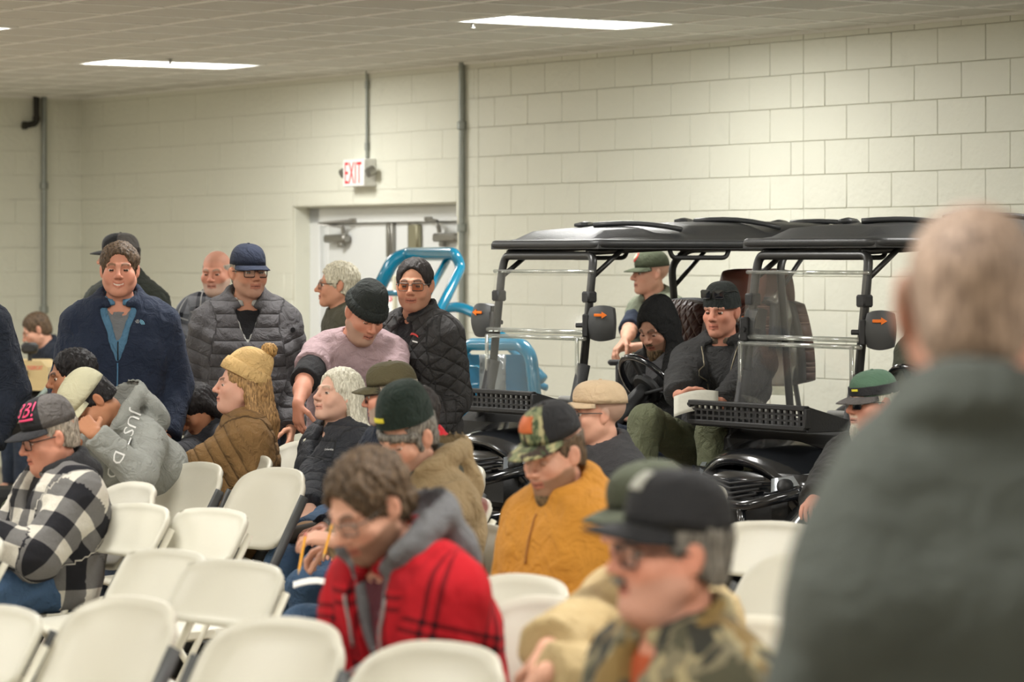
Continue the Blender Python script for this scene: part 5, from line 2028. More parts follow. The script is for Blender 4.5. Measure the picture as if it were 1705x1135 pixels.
    for sx in (-1, 1):
        mb = MB(); mb.prism([(sx * .50, -.10, .92), (sx * .50, -.16, .74), (sx * .50, .16, .50), (sx * .50, .10, .38), (sx * .50, .04, .55), (sx * .50, .02, .86)], (sx * .05, 0, 0)); mb.build('cowl_side', MC_GLOSS, root)
    # front seats with quilted backs and head restraints
    def seat(sx, y, facing, rest=True):
        s_ = empty('seat_unit'); s_.parent = root; s_.location = (sx * .255, y, .62); s_.rotation_euler = (0, 0, 0 if facing > 0 else math.pi)
        def pad(cx, z0, z1, w_, th, lean_, nm, m_, par, dy=0.0):
            G = []
            for i in range(13):
                row = []
                for j in range(13):
                    u, v = -1 + i / 6, -1 + j / 6
                    uu, vv = u * math.sqrt(1 - v * v * .22), v * math.sqrt(1 - u * u * .22)
                    z = z0 + (z1 - z0) * (vv + 1) / 2
                    row.append((cx + uu * w_ / 2, dy + lean_ * (z - .0) - th * .5 * (1 - max(abs(u), abs(v)) ** 4), z))
                G.append(row)
            mb = MB(); mb.slab(G[::-1], (0, th * .8, 0))
            return mb.build(nm, m_, par, True)
        b_ = pad(0, .45, .90, .47, .09, .18, 'seat_back', QUILT, s_, .12)
        pad(0, .44, .91, .50, .05, .18, 'seat_shell', MC_TEX, s_, .195)
        if rest:
            pad(0, .87, 1.06, .30, .085, .18, 'head_restraint', MC_BROWN, s_, .13)
        for q in (-.06, .06):
            mb = MB(); mb.tube([(q * 2.5, .20, .0), (q * 2.5, .30, .48), (q * 2.0, .31, .92 if rest else .82)], .014, 6); mb.build('restraint_post', MC_RIM, s_)
        c = MB(); G = [[((-1 + i / 5) * .24, -.30 + .52 * j / 8, .06 + .05 * (1 - abs(-1 + i / 5) ** 4) * (1 - abs(-1 + j / 4) ** 4)) for j in range(9)] for i in range(11)]
        c.slab(G, (0, 0, -.09)); c.build('seat_cushion', QUILT, s_, True)
        return s_
    seat(-1, .72, 1, False); seat(1, .70, 1)
    seat(-1, 1.96, -1)
    # rear bag well rails and rear bar
    mb = MB(); mb.tube(arc([(-.50, 2.0, .70), (-.50, 2.35, .95), (.50, 2.35, .95), (.50, 2.0, .70)], .12, 5), .020, 8); mb.box((0, 2.15, .42), (1.0, .45, .05), None, .02); mb.build('rear_rail', MC_TEX, root, True)
    return root

def quilt_brown():
    m, nt, b = new_mat('quilted_brown_leather')
    tc = nt.nodes.new('ShaderNodeTexCoord').outputs['Object']
    sp = nd(nt, 'ShaderNodeSeparateXYZ', ins={0: tc})
    a1 = mth(nt, 'ADD', mth(nt, 'MULTIPLY', sp.outputs[0], 1.5), sp.outputs[2]); a2 = mth(nt, 'SUBTRACT', mth(nt, 'MULTIPLY', sp.outputs[0], 1.5), sp.outputs[2])
    q1 = mth(nt, 'ABSOLUTE', mth(nt, 'SINE', mth(nt, 'MULTIPLY', a1, math.pi / .07))); q2 = mth(nt, 'ABSOLUTE', mth(nt, 'SINE', mth(nt, 'MULTIPLY', a2, math.pi / .07)))
    h = mth(nt, 'POWER', mth(nt, 'MINIMUM', q1, q2), .5)
    f = nd(nt, 'ShaderNodeMapRange', ins={0: h, 1: .1, 2: .35})
    nt.links.new(mixc(nt, f.outputs[0], lin((176, 150, 130)), lin((78, 48, 40))), b.inputs['Base Color'])
    bp = nd(nt, 'ShaderNodeBump', ins={'Strength': .8, 'Distance': .015, 'Height': h})
    nt.links.new(bp.outputs[0], b.inputs['Normal'])
    b.inputs['Roughness'].default_value = .45
    return m
QUILT = quilt_brown()
CART_RZ = math.radians(AUD)
cart1 = make_cart()
for c in children(cart1):
    if c.name.split('.')[0] in ('bonnet', 'nose_panel', 'grille', 'headlight', 'brush_guard'):
        c.location.y += .10; c.location.z -= -.02 if c.name.startswith('bonnet') else .035
def cart_at(o, xp, s, label):
    """pixel column and scale at the foot of the windshield's middle"""
    w_ = px(xp, YH, s)
    o.location = (w_.x, w_.y, 0); o.rotation_euler = (0, 0, CART_RZ)
    tag(o, label, 'golf cart', 'black golf carts lined up along the wall')
cart2 = copy_tree(cart1); cart3 = copy_tree(cart1)
kids2 = [c for c in children(cart2) if c.name.startswith('mirror')]
for c in kids2:
    if c.location.x < 0:
        c.location.x += .10; c.location.y += .03; c.rotation_euler = (0, 0, math.radians(-62))
cart_at(cart1, 905, 338, 'black golf cart nearest the door, with two men sitting in it')
cart_at(cart2, 1345, 374, 'middle black golf cart with an empty windshield view, behind the man in the green cap')
cart_at(cart3, 1893, 418, 'black golf cart at the right edge, mostly hidden by the big man in front')
# plastic film over the rear-facing seat of the first cart
def film(name, pts_rows, label, parent=None):
    mb = MB(); mb.slab(pts_rows, (0.0, .004, 0))
    return mb.build(name, clear('plastic_film', (240, 240, 232), alpha=.26, rough=.18), parent, True)
cr = cart1.rotation_euler.to_matrix()
rr = random.Random(3)
rows = []
for i in range(9):
    row = []
    for j in range(8):
        u, v = -1 + i / 4, j / 7
        p_ = cr @ Vector((-.255 + u * .29 * (1 - .12 * abs(v - .5)), 1.57 - .05 * (1 - u * u) + rr.uniform(-.02, .02) - .06 * v, 1.02 + .48 * v + (.16 * (u - .4) * v if u > .5 else 0))) + Vector(cart1.location)
        row.append(tuple(p_))
    rows.append(row)
tag(film('plastic_wrap', rows, ''), 'clear plastic wrap over the rear facing brown seat of the cart nearest the door', 'plastic wrap')

# ------------------------------------------------------------------ blue frame of another vehicle, behind the man in the black jacket
M_BLUE = mat('blue_paint', (4, 124, 160), rough=0.22, var=0.06, coat=.6)
M_BLUED = mat('blue_paint_panel', (4, 104, 140), rough=0.5, var=0.1)
b0 = px(790, YH, 283); bl = empty('blue_loader', (b0.x, b0.y, 0)); bl.rotation_euler = (0, 0, CART_RZ)
Rinv = bl.rotation_euler.to_matrix().inverted()
def bp_(x, y, s=283):
    return Rinv @ (px(x, y, s) - Vector((b0.x, b0.y, 0)))
def bar(pts, w_, nm, par=bl, closed=False, r=.06, m_=M_BLUE, sy=.7):
    mb = MB(); mb.tube(arc_closed(pts, r, 5) if closed else arc(pts, r, 5), w_, 8, closed=closed, sy=sy)
    return mb.build(nm, m_, par, True)
fr_ = bar([bp_(618, 505, 262), bp_(655, 432, 262), bp_(680, 423, 262), bp_(758, 423, 275), bp_(768, 445, 275), bp_(706, 570, 283)], .044, 'lift_frame', r=.12)
bar([bp_(745, 432, 272), bp_(683, 540, 278)], .028, 'frame_strut', fr_)
bar([bp_(622, 488, 262), bp_(700, 488, 268)], .018, 'frame_crossbar', fr_)
bar([bp_(700, 580, 268), bp_(726, 520, 268), bp_(760, 508, 270), bp_(800, 525, 272), bp_(905, 632, 278)], .034, 'lift_arm', r=.10)
bar([bp_(735, 556, 264), bp_(790, 600, 268), bp_(910, 645, 276)], .022, 'lower_arm', r=.05)
hoop = bar([bp_(758, 800, 288), bp_(766, 590, 288), bp_(782, 573, 288), bp_(868, 573, 296), bp_(884, 592, 297), bp_(905, 800, 299)], .040, 'guard_hoop', r=.12)
mb = MB(); c1, c2, c3, c4 = bp_(768, 590, 280), bp_(880, 590, 289), bp_(898, 780, 289), bp_(762, 780, 280)
mb.slab([[c1, c2], [c4, c3]], (0, .03, 0)); pnl = mb.build('guard_panel', M_BLUED, hoop, False)
for (x0, y0, x1, y1) in ((778, 610, 800, 640), (852, 606, 880, 650), (775, 655, 815, 690), (835, 660, 886, 690)):
    mb = MB(); q = [bp_(x0, y0, 284), bp_(x1, y0, 286), bp_(x1, y1, 286), bp_(x0, y1, 284)]
    mb.tube(arc_closed(q, .03, 3), .008, 6, closed=True); mb.build('panel_rib', M_BLUE, pnl, True)
mb = MB(); mb.box(bp_(830, 760, 285), (.55, .45, .45), None, .05); mb.box(bp_(740, 700, 283), (.12, .3, .2), None, .03)
mb.build('loader_body', M_BLUE, bl)
mb = MB()
for sx in (-.3, .3):
    mb.lathe([(.10, -.07), (.2, -.09), (.24, -.05), (.24, .05), (.2, .09), (.10, .07)], 22, bp_(830, 760, 285) + Vector((sx, 0, 0)) - Vector((0, 0, bp_(830, 760, 285).z - .24)), Matrix.Rotation(math.radians(90), 3, 'Y'))
mb.build('wheels', MC_TYRE, bl, 'auto')
tag(bl, 'bright blue tubular loader frame behind the man in the black quilted jacket', 'loader')
# manual in a plastic bag hanging inside the hoop
rows = []
for i in range(7):
    rows.append([px(798 + 44 * i / 6 + rr.uniform(-.5, .5), 590 + 90 * j / 8, 298 + rr.uniform(-.35, .35) + .4 * math.sin(i * 2.1 + j)) for j in range(9)])
mb = MB(); mb.slab(rows, (0, .004, 0))
bag = mb.build('manual_bag', mat('poly_bag', (150, 158, 160), rough=.12, var=.25, vs=16, coat=.6), None, True)
tag(bag, 'shiny grey plastic bag hanging inside the blue hoop', 'bag')
mb = MB(); mb.slab([[px(823, 668, 300), px(843, 668, 300)], [px(823, 676, 300), px(843, 676, 300)]], (0, -.004, 0)); mb.build('bag_label', mat('label_black', (30, 32, 34)), bag, False)

# ------------------------------------------------------------------ tan machine at far left with its lettering
M_TAN = mat('tan_cowling', (206, 182, 132), rough=0.38, var=0.05)
tn0 = px(40, YH, 250); tn = empty('compact_machine', (tn0.x, tn0.y, 0))
def tp(x, y, s=250):
    return px(x, y, s) - Vector((tn0.x, tn0.y, 0))
out = [tp(-40, 650), tp(-40, 601), tp(68, 601), tp(80, 612), tp(81, 640), tp(72, 650)]
mb = MB(); mb.prism(out, (0, .5, 0)); cw = mb.build('cowling', M_TAN, tn, 'auto')
mb = MB(); mb.box(tp(20, 690) + Vector((0, .3, 0)), (.45, .55, .28), None, .04); mb.build('engine_base', MC_TEX, tn)
mb = MB(); mb.box(tp(20, 860) + Vector((0, .3, 0)), (.5, .5, .35), None, .05); mb.build('undercarriage', MC_TYRE, tn)
mb = MB(); mb.tube(arc([tp(60, 668), tp(84, 640), tp(92, 630), tp(92, 610)], .03, 4), .017, 8); mb.build('guard_tube', mat('pale_blue_tube', (172, 190, 184), rough=.35), tn, True)
mb = MB(); mb.tube([tp(18, 616) - Vector((0, .03, 0)), tp(47, 621) - Vector((0, .03, 0))], .017, 8); mb.build('lever_grip', MC_TEX, tn, True)
mb = MB(); mb.box(tp(46, 580) + Vector((0, .1, 0)), (.11, .10, .075), None, .02); mb.tube([tp(46, 588) + Vector((0, .1, 0)), tp(46, 604) + Vector((0, .1, 0))], .015, 7); mb.build('control_pod', MC_TEX, tn)
mb = MB(); mb.box(tp(30, 690) - Vector((0, .1, 0)), (.42, .12, .10), None, .03); mb.build('front_bumper', mat('pale_bumper', (190, 186, 170), rough=.4), tn)
V, Fc = TXT['TIGERCAT']
V = V.copy(); x0, x1, y0, y1 = V[:, 0].min(), V[:, 0].max(), V[:, 1].min(), V[:, 1].max()
c = tp(58, 612) - Vector((0, .004, 0))
mesh_obj('lettering', np.stack([c.x + (V[:, 0] - (x0 + x1) / 2) / (x1 - x0) * .105, np.full(len(V), c.y), c.z + (V[:, 1] - (y0 + y1) / 2) / (y1 - y0) * .026], 1), Fc, M_RED, cw, False)
tag(tn, 'tan cowled compact machine with red lettering at the far left', 'machine')

# dark utility machine wrapped in film, seen between the standing men
uw = px(292, YH, 262); um_ = empty('utility_machine', (uw.x, uw.y, 0))
def up_(x, y, s=262):
    return px(x, y, s) - Vector((uw.x, uw.y, 0))
mb = MB(); mb.slab([[up_(262, 655), up_(330, 655)], [up_(258, 668, 266), up_(334, 668, 266)], [up_(250, 690, 270), up_(340, 690, 270)], [up_(250, 725, 270), up_(340, 725, 270)]], (0, .5, 0)); mb.build('bonnet', MC_GLOSS, um_, True)
mb = MB(); mb.tube(arc([up_(268, 648), up_(280, 647), up_(330, 647), up_(340, 655)], .03, 3), .012, 7); mb.tube([up_(300, 647), up_(300, 665)], .012, 7); mb.tube([up_(320, 647), up_(320, 665)], .012, 7); mb.build('front_rack', MC_TUBE, um_, True)
mb = MB(); mb.box(up_(295, 800) + Vector((0, .3, 0)), (.36, .5, .30), None, .05)
for sx in (-.26, .26):
    mb.lathe([(.10, -.07), (.2, -.09), (.26, -.05), (.26, .05), (.2, .09), (.10, .07)], 20, Vector((sx, .25, .26)), Matrix.Rotation(math.radians(90), 3, 'Y'))
mb.build('running_gear', MC_TYRE, um_, 'auto')
tag(um_, 'dark utility machine behind the seated girl with black hair', 'machine')
rows = []
for i in range(6):
    rows.append([px(279 + 22 * i / 5 - 6 * abs(j / 6 - .3), 668 + 40 * j / 6, 275 + rr.uniform(-.8, .8)) for j in range(7)])
mb = MB(); mb.slab(rows, (0, .004, 0))
fb = mb.build('literature_bag', mat('clear_bag_pale', (204, 204, 194), rough=.15, var=.25, vs=30, coat=.5), None, True)
tag(fb, 'pale crinkled plastic bag hanging on the dark utility machine', 'bag')
# ------------------------------------------------------------------ the people
C_NAVY = cloth('navy_shell', (34, 44, 64), weave=.5, ws=120, spec=.35)
C_BLUEF = cloth('blue_fleece', (88, 128, 156), weave=.5)
C_GREYT = cloth('grey_tee', (120, 122, 124))
C_DGREEN = cloth('dark_green_jacket', (50, 54, 48), weave=.6)
C_PUFF = cloth('grey_puffer', (82, 80, 82), weave=.55, quilt=.062, spec=.45)
C_BLACK = cloth('black_knit', (36, 36, 38))
C_FLEECEG = cloth('grey_fleece', (176, 176, 170), weave=.8, ws=160)
C_OLIVEJ = cloth('olive_jacket', (74, 72, 58))
C_MAUVE = cloth('mauve_tee', (172, 148, 152), weave=.45)
C_QUILT = cloth('black_quilted', (58, 57, 57), weave=.6, diamond=.075, spec=.4)
C_DENIM = cloth('denim', (64, 88, 116), weave=.5, ws=300)
C_DENIMD = cloth('dark_denim', (48, 56, 70), weave=.5, ws=300)
C_KHAKI = cloth('khaki', (150, 122, 84), weave=.5)
C_OLIVEP = cloth('olive_trousers', (102, 106, 82), weave=.7)
C_VEST = cloth('sage_vest', (122, 128, 110), weave=.4)
C_NAVYT = cloth('navy_tee', (44, 52, 68))
C_BLKH = cloth('black_hoodie', (40, 40, 40), weave=.6)
C_CHAR = cloth('charcoal_hoodie', (58, 58, 58), weave=.6)
C_HEATH = cloth('heather_grey', (146, 148, 142), weave=.5, ws=320, var=.2)
C_BLKP = cloth('black_puffer', (40, 42, 48), weave=.6, quilt=.07, spec=.5)
C_BROWNP = cloth('olive_brown_puffer', (136, 104, 64), weave=.6, quilt=.052, spec=.35)
C_TAN = cloth('tan_duck', (150, 130, 98), weave=.5)
C_TANL = cloth('light_tan_duck', (186, 164, 122), weave=.5)
C_GOLD = cloth('golden_hoodie', (198, 136, 52), weave=.5)
C_GREYH = cloth('grey_hood_fleece', (104, 104, 106), weave=.5)
C_NAVYD = cloth('dark_navy_coat', (34, 40, 52), weave=.7)
C_FORE = cloth('dark_fleece', (74, 78, 73), weave=.4)
C_SWEAT = cloth('olive_sweater', (98, 100, 86), weave=.4)
C_STONE = cloth('stone_collar', (196, 184, 150))
C_REDP = plaid('red_plaid', 'red'); C_BUFF = plaid('buffalo_plaid', 'buffalo'); C_GPLAID = plaid('grey_plaid', 'grey')
C_CAMO = camo('field_camo', ((120, 112, 88), (74, 72, 54), (160, 148, 112), (46, 46, 38), (128, 104, 58)), 11)
C_CAMOC = camo('cap_camo', ((128, 134, 98), (70, 84, 58), (176, 168, 126), (62, 50, 42)), 26)
K_BLACK = cloth('cap_black', (44, 44, 46)); K_NAVY = cloth('cap_navy', (40, 46, 62)); K_MESH = cloth('cap_mesh_grey', (96, 92, 90), ws=90, weave=.6)
K_GREEN = cloth('cap_green', (74, 80, 62)); K_STONE = cloth('cap_stone', (202, 198, 168)); K_BROWN = cloth('cap_brown_olive', (84, 78, 56))
K_TAN = cloth('cap_tan', (206, 182, 150)); K_FGREEN = cloth('cap_forest', (84, 112, 92)); K_OLIVE = cloth('cap_olive_drab', (74, 78, 64))
K_BEANIE = cloth('beanie_black', (44, 48, 46), weave=.8, ws=200); K_DGB = cloth('beanie_dark_green', (34, 46, 40), weave=.8, ws=200); K_TANB = cloth('beanie_camel', (220, 184, 126), weave=.9, ws=160)
H_BROWN = hair_mat('hair_brown', (94, 76, 58)); H_DARK = hair_mat('hair_dark', (44, 38, 36)); H_BLACK = hair_mat('hair_black', (30, 27, 28)); H_GREY = hair_mat('hair_grey', (164, 154, 140), None, .5)
H_SILVER = hair_mat('hair_silver_blond', (206, 196, 166), (236, 230, 208), .6); H_WHITE = hair_mat('hair_white', (222, 214, 188), (240, 236, 218), .62); H_LBROWN = hair_mat('hair_light_brown', (166, 126, 80), (204, 162, 108), .45); H_SALT = hair_mat('hair_salt_pepper', (104, 98, 90), (150, 144, 134))
H_BEARD = hair_mat('beard_brown', (92, 74, 52), (140, 116, 84)); H_WBEARD = hair_mat('beard_white', (214, 202, 178), (236, 228, 208), .6)
G_DARK = mat('frame_dark', (34, 32, 32), rough=.3); G_STEEL = mat('frame_steel', (104, 102, 98), rough=.3, metal=.6); G_TORT = mat('frame_tortoise', (70, 46, 34), rough=.3)
L_CLEAR = clear('lens_clear', alpha=.10, rough=.04); L_AMBER = clear('lens_amber', (232, 196, 156), alpha=.12, rough=.05); L_DARK = mat('lens_dark', (20, 22, 28), rough=.05, coat=1.0)
M_WHITEINK = mat('white_ink', (230, 230, 226), rough=.6); M_BLUEINK = mat('pale_blue_ink', (120, 178, 204), rough=.6); M_PINKINK = mat('pink_ink', (236, 70, 118), rough=.6); M_REDINK = mat('red_ink', (206, 66, 60), rough=.6)
M_YEL = mat('yellow_label', (226, 214, 60), rough=.6); M_ORP = mat('leather_patch', (196, 98, 46), rough=.6, var=.15, vs=60); M_OLINK = mat('olive_ink', (120, 112, 60), rough=.6); M_ZIP = mat('zip_metal', (140, 132, 112), rough=.4, metal=.6); M_ZIPB = mat('zip_blue', (70, 118, 152), rough=.5); M_ZIPD = mat('zip_dark', (26, 26, 28), rough=.5)
TANNED = (202, 148, 120); FAIR = (214, 164, 140); RUDDY = (208, 148, 124); OLIVE_S = (184, 130, 98); PALE = (222, 178, 156)
POCK = {'L': (.20, -.10, .90), 'R': (-.20, -.10, .90)}
POCKP = {'L': (.40, 1, -.25), 'R': (-.40, 1, -.25)}
def under(p, *a, **k):
    return add_hair(p, 'under', *a, **k)

def seat_for(p, kind, label, back=.10):
    w_ = p.world((0, back, 0)); rz = math.degrees(p.root.rotation_euler.z)
    return place_chair(kind, w_[0], w_[1], rz, label)

def polyline_decal(p, gname, pts, mat_, pxy, width, parent, name):
    V = np.array([(x, y, 0) for x, y in pts], np.float32)
    return decal(p, gname, V, [tuple(range(len(V)))], mat_, pxy, width, parent, name)

def dome_mark():
    """three quarter-arcs, as on the chest of the navy jacket"""
    V = []; Fc = []
    for q in range(3):
        r0, r1 = .30 + .26 * q, .30 + .26 * q + .17
        b = len(V)
        for i in range(9):
            a = math.pi / 2 * i / 8
            V += [(r0 * math.cos(a), r0 * math.sin(a), 0), (r1 * math.cos(a), r1 * math.sin(a), 0)]
        Fc += [(b + 2 * i, b + 2 * i + 1, b + 2 * i + 3, b + 2 * i + 2) for i in range(8)]
    return np.array(V, np.float32), Fc

# --- standing along the back
# smiling man, navy shell over a blue fleece
p = make_person('smiling man with brown hair in a navy jacket over light blue fleece', 199, 449, 374, 2, 4, 'stand', fat=1.12, face=1.03, smile=1.0, skin=RUDDY, hands=POCK, poles=POCKP, brow=(110, 84, 62), lean=1)
top_garment(p, 'tee', C_GREYT, .004, 'none', 'crew', fat=1.12, res=.014, fold=.002)
top_garment(p, 'fleece', C_BLUEF, .014, 'none', 'stand', fat=1.12, res=.0125, vopen=(.055, .17), fold=.003)
jk = top_garment(p, 'jacket', C_NAVY, .034, 'long', 'hood', hem=-.10, fat=1.12, vopen=(.085, .26), seed=3, fold=.010, wl=.15, loose=.014, res=.012)
front_strip(p, 'jacket', M_ZIPB, jk, .25, .62, .0035)
front_strip(p, 'fleece', M_ZIPD, jk, .10, .24, .003)
V, Fc = dome_mark(); decal(p, 'jacket', V, Fc, M_BLUEINK, (237, 536), .022, jk, 'chest_emblem')
V, Fc = TXT['THE\nNORTH\nFACE']; decal(p, 'jacket', V, Fc, M_WHITEINK, (229, 535), .020, jk, 'chest_lettering')
trousers(p, C_DENIMD); add_hair(p, 'wavy', H_BROWN, .015, 4, .006)
# man hidden behind him
p = make_person('man in a dark cap and dark green jacket, standing behind the smiling man', 198, 428, 300, -25, -75, 'stand', fat=1.05, skin=FAIR)
jk = top_garment(p, 'jacket', C_DGREEN, .030, 'long', 'hood', hem=-.10, fat=1.05, seed=5, fold=.010)
trousers(p, C_DENIMD); add_cap(p, (K_BLACK, K_MESH, K_BLACK), 2, mesh_from=1.2); under(p, H_DARK, .007)
# bald man in grey plaid
p = make_person('bald man in a grey checked shirt jacket, standing behind the man in the grey puffer', 360, 453, 296, -8, -14, 'stand', fat=1.08, face=1.06, pitch=8, skin=RUDDY, scalp=((150, 128, 112), .25), beard=((196, 186, 172), .55, 'full'), hands={'L': (.27, -.05, .82), 'R': (-.30, -.06, .83)}, brow=(150, 130, 112), lid=.45)
top_garment(p, 'shirt', C_BLUEF, .008, 'none', 'fold', fat=1.08, res=.014, fold=.002)
jk = top_garment(p, 'shirt_jacket', C_GPLAID, .030, 'long', 'fold', hem=-.10, fat=1.08, vopen=(.06, .16), seed=8, fold=.010)
trousers(p, C_DENIMD); add_hair(p, 'rim', H_GREY, .004, 4, .002)
# man in the grey puffer
p = make_person('man in glasses, navy cap and grey quilted puffer jacket, standing', 414, 453, 352, 8, 26, 'stand', fat=1.16, face=1.0, skin=TANNED, hands=POCK, poles=POCKP, brow=(150, 140, 130), smile=.2, beard=((170, 150, 138), .35, 'full'))
top_garment(p, 'tee', C_BLACK, .008, 'none', 'crew', fat=1.16, res=.014, fold=.002)
top_garment(p, 'hood_lining', C_FLEECEG, .012, 'none', 'stand', fat=1.16, res=.0125, vopen=(.07, .16), fold=.003)
jk = top_garment(p, 'puffer_jacket', C_PUFF, .036, 'long', 'hood', hem=-.10, fat=1.16, vopen=(.07, .17), seed=12, fold=.009, quilt=(.055, .0018), loose=.010, res=.0095)
front_strip(p, 'puffer_jacket', M_ZIPD, jk, .15, .62, .004); front_strip(p, 'puffer_jacket', M_ZIPD, jk, .20, .33, .004, x=.055, name='pocket_zip')
V = np.array([(math.cos(a), math.sin(a), 0) for a in np.linspace(0, 2 * math.pi, 17)[:-1]], np.float32); decal(p, 'puffer_jacket', V, [tuple(range(16))], M_ZIPD, (487, 549), .026, jk, 'arm_badge')
trousers(p, C_DENIMD); add_cap(p, (K_NAVY, K_NAVY, K_NAVY), 6, brim=.060); under(p, H_GREY, .005); add_glasses(p, G_TORT, L_CLEAR, h=.019, thick=.0024)
# grey-haired man in profile
p = make_person('grey haired man in glasses, in profile, standing before the door', 561, 474, 303, -72, -84, 'stand', fat=1.0, smile=.7, skin=TANNED, nose=1.15, brow=(150, 140, 126))
jk = top_garment(p, 'jacket', C_OLIVEJ, .026, 'long', 'fold', hem=-.08, seed=15)
trousers(p, C_KHAKI); add_hair(p, 'short', H_SILVER, .018, 8, .006); add_glasses(p, G_DARK, L_CLEAR)
# man in the black jacket with amber glasses
p = make_person('man with slicked dark hair and amber glasses in black quilted jacket', 690, 474, 365, -42, -9, 'stand', fat=1.0, dx=0, face=1.02, skin=TANNED, smile=.35, hands={'L': (.14, -.14, .92), 'R': (-.20, -.12, .92)}, poles={'L': (.1, 1, -.3), 'R': (-.3, 1, -.3)}, brow=(60, 48, 42), pitch=3, beard=((120, 92, 80), .25, 'full'))
top_garment(p, 'sweater', C_BLACK, .012, 'none', 'stand', fat=1.10, res=.0125, fold=.003)
jk = top_garment(p, 'quilted_jacket', C_QUILT, .030, 'long', 'fold', hem=-.10, fat=1.0, vopen=(.075, .22), seed=17, fold=.010, loose=.008, res=.0115)
lapel = front_strip(p, 'quilted_jacket', M_ZIPD, jk, .21, .6, .004)
arcv = np.array([q for t in np.linspace(0, 1, 11) for q in ((t, .34 * math.sin(math.pi * t * .85) - .10 * t, 0), (t, .34 * math.sin(math.pi * t * .85) + .16 - .10 * t, 0))], np.float32)
decal(p, 'quilted_jacket', arcv, [(2 * i, 2 * i + 2, 2 * i + 3, 2 * i + 1) for i in range(10)], M_REDINK, (687, 559), .060, jk, 'chest_emblem', off=.007, view=True)
decal(p, 'quilted_jacket', np.array([(0, .12, 0), (.5, -.02, 0), (1, -.16, 0), (1, .0, 0), (.5, .14, 0), (0, .28, 0)], np.float32), [(0, 1, 4, 5), (1, 2, 3, 4)], M_WHITEINK, (689, 568), .044, jk, 'chest_emblem', off=.007, view=True)
trousers(p, C_DENIMD); add_hair(p, 'mullet', H_DARK, .011, 9, .003); add_glasses(p, G_STEEL, L_AMBER, w=.026, h=.017)
# man bending in the mauve tee

p = make_person('man in dark beanie and mauve t-shirt over black sleeves, bending down', 608, 522, 372, 14, 30, 'stand', fat=1.16, face=1.06, pitch=30, roll=6, lean=20, skin=RUDDY, beard=((170, 152, 136), .6, 'full'), brow=(140, 116, 98), lid=.75, hands_px={'R': (479, 710, 388), 'L': (640, 740, 380)}, hand_dir={'R': (-.02, -.12, -1)}, palm={'R': (.5, .2, -.1)}, curl={'R': .55, 'L': .4}, hand_res=(.009, .0055), poles={'R': (-.8, .6, .1), 'L': (.8, .5, 0)}, body_res=.016)
top_garment(p, 'undershirt', C_BLACK, .012, 'short', None, hem=.05, fat=1.16, res=.0115, frac=1.08)
top_garment(p, 't_shirt', C_MAUVE, .028, 'short', 'crew', hem=-.10, fat=1.16, res=.0105, seed=21, fold=.010, wl=.16, frac=.55)
trousers(p, C_DENIMD); under(p, H_GREY, .004); add_beanie(p, K_BEANIE, 6, h=.135, cuff=.05)
# coat at the left edge
p = make_person('person in a dark navy coat and jeans cut off by the left edge, standing', -92, 444, 392, -20, -40, 'stand', fat=1.08, skin=FAIR, hands=POCK, poles=POCKP)
top_garment(p, 'coat', C_NAVYD, .036, 'long', 'fold', hem=-.22, fat=1.08, seed=23, fold=.010, loose=.012)
trousers(p, C_DENIM); add_hair(p, 'short', H_BROWN, .012)
# man at the tan machine
p = make_person('man with short brown hair seated behind the tan machine at far left', 60, 549, 228, -60, -78, 'sit', fat=1.05, pitch=28, skin=FAIR, lean=12)
top_garment(p, 'jacket', C_NAVYD, .028, 'long', 'fold', seed=25, fat=1.05)
trousers(p, C_DENIMD); add_hair(p, 'short', H_BROWN, .011)
sb = MB(); sb.box(p.world((0, .03, .40)), (.42, .42, .10), None, .03); sb.tube([p.world((0, .03, .36)), p.world((0, .03, .02))], .05, 10); sb.lathe([(.20, 0), (.2, .02), (.06, .05)], 16, p.world((0, .03, 0)))
tag(sb.build('machine_stool', MC_TEX), 'dark seat under the man behind the tan machine', 'seat')

# --- man in the sage vest at the far side of the first cart
p = make_person('man in dark green cap and sage vest standing beyond the cart', 1083, 455, 288, -50, -72, 'stand', fat=1.02, skin=FAIR, scalp=((176, 146, 128), .5), hands_px={'L': (1056, 578, 294), 'R': (1034, 582, 297)}, hand_dir={'L': (-.85, -.45, -.15), 'R': (-.1, -.75, -.65)}, palm={'L': (-.2, -.2, -1), 'R': (.3, .4, -1)}, curl=.6, hand_res=(.006, .006), lid=.35, brow=(120, 100, 84), poles={'L': (1, .4, -.5), 'R': (-1, .3, -.5)})
top_garment(p, 'shirt', C_NAVYT, .010, 'short', 'crew', hem=.0, res=.0125, frac=1.02)
vs = top_garment(p, 'vest', C_VEST, .026, 'none', 'stand', hem=-.08, seed=28, fold=.008, vopen=(.045, .09))
front_strip(p, 'vest', M_ZIPD, vs, .1, .5, .003)
trousers(p, C_DENIMD); add_cap(p, (K_GREEN, K_GREEN, K_GREEN), 5); pt = cap_patch(p, M_REDINK, -.62, .30, .20, .66, round_=True); cap_patch(p, K_STONE, -.50, .18, .30, .56, 'patch_centre', .0052, True)
po = MB(); q = px(1034, 640, 306); po.box((q.x, q.y, .58), (.06, .06, 1.16), None, .012); po.box((q.x + .10, q.y + .05, 1.165), (.34, .12, .03), None, .01); po.box((q.x, q.y, .015), (.3, .3, .03), None, .008)
tag(po.build('support_post', MC_TEX), 'dark post the man in the sage vest rests his hands on', 'post')

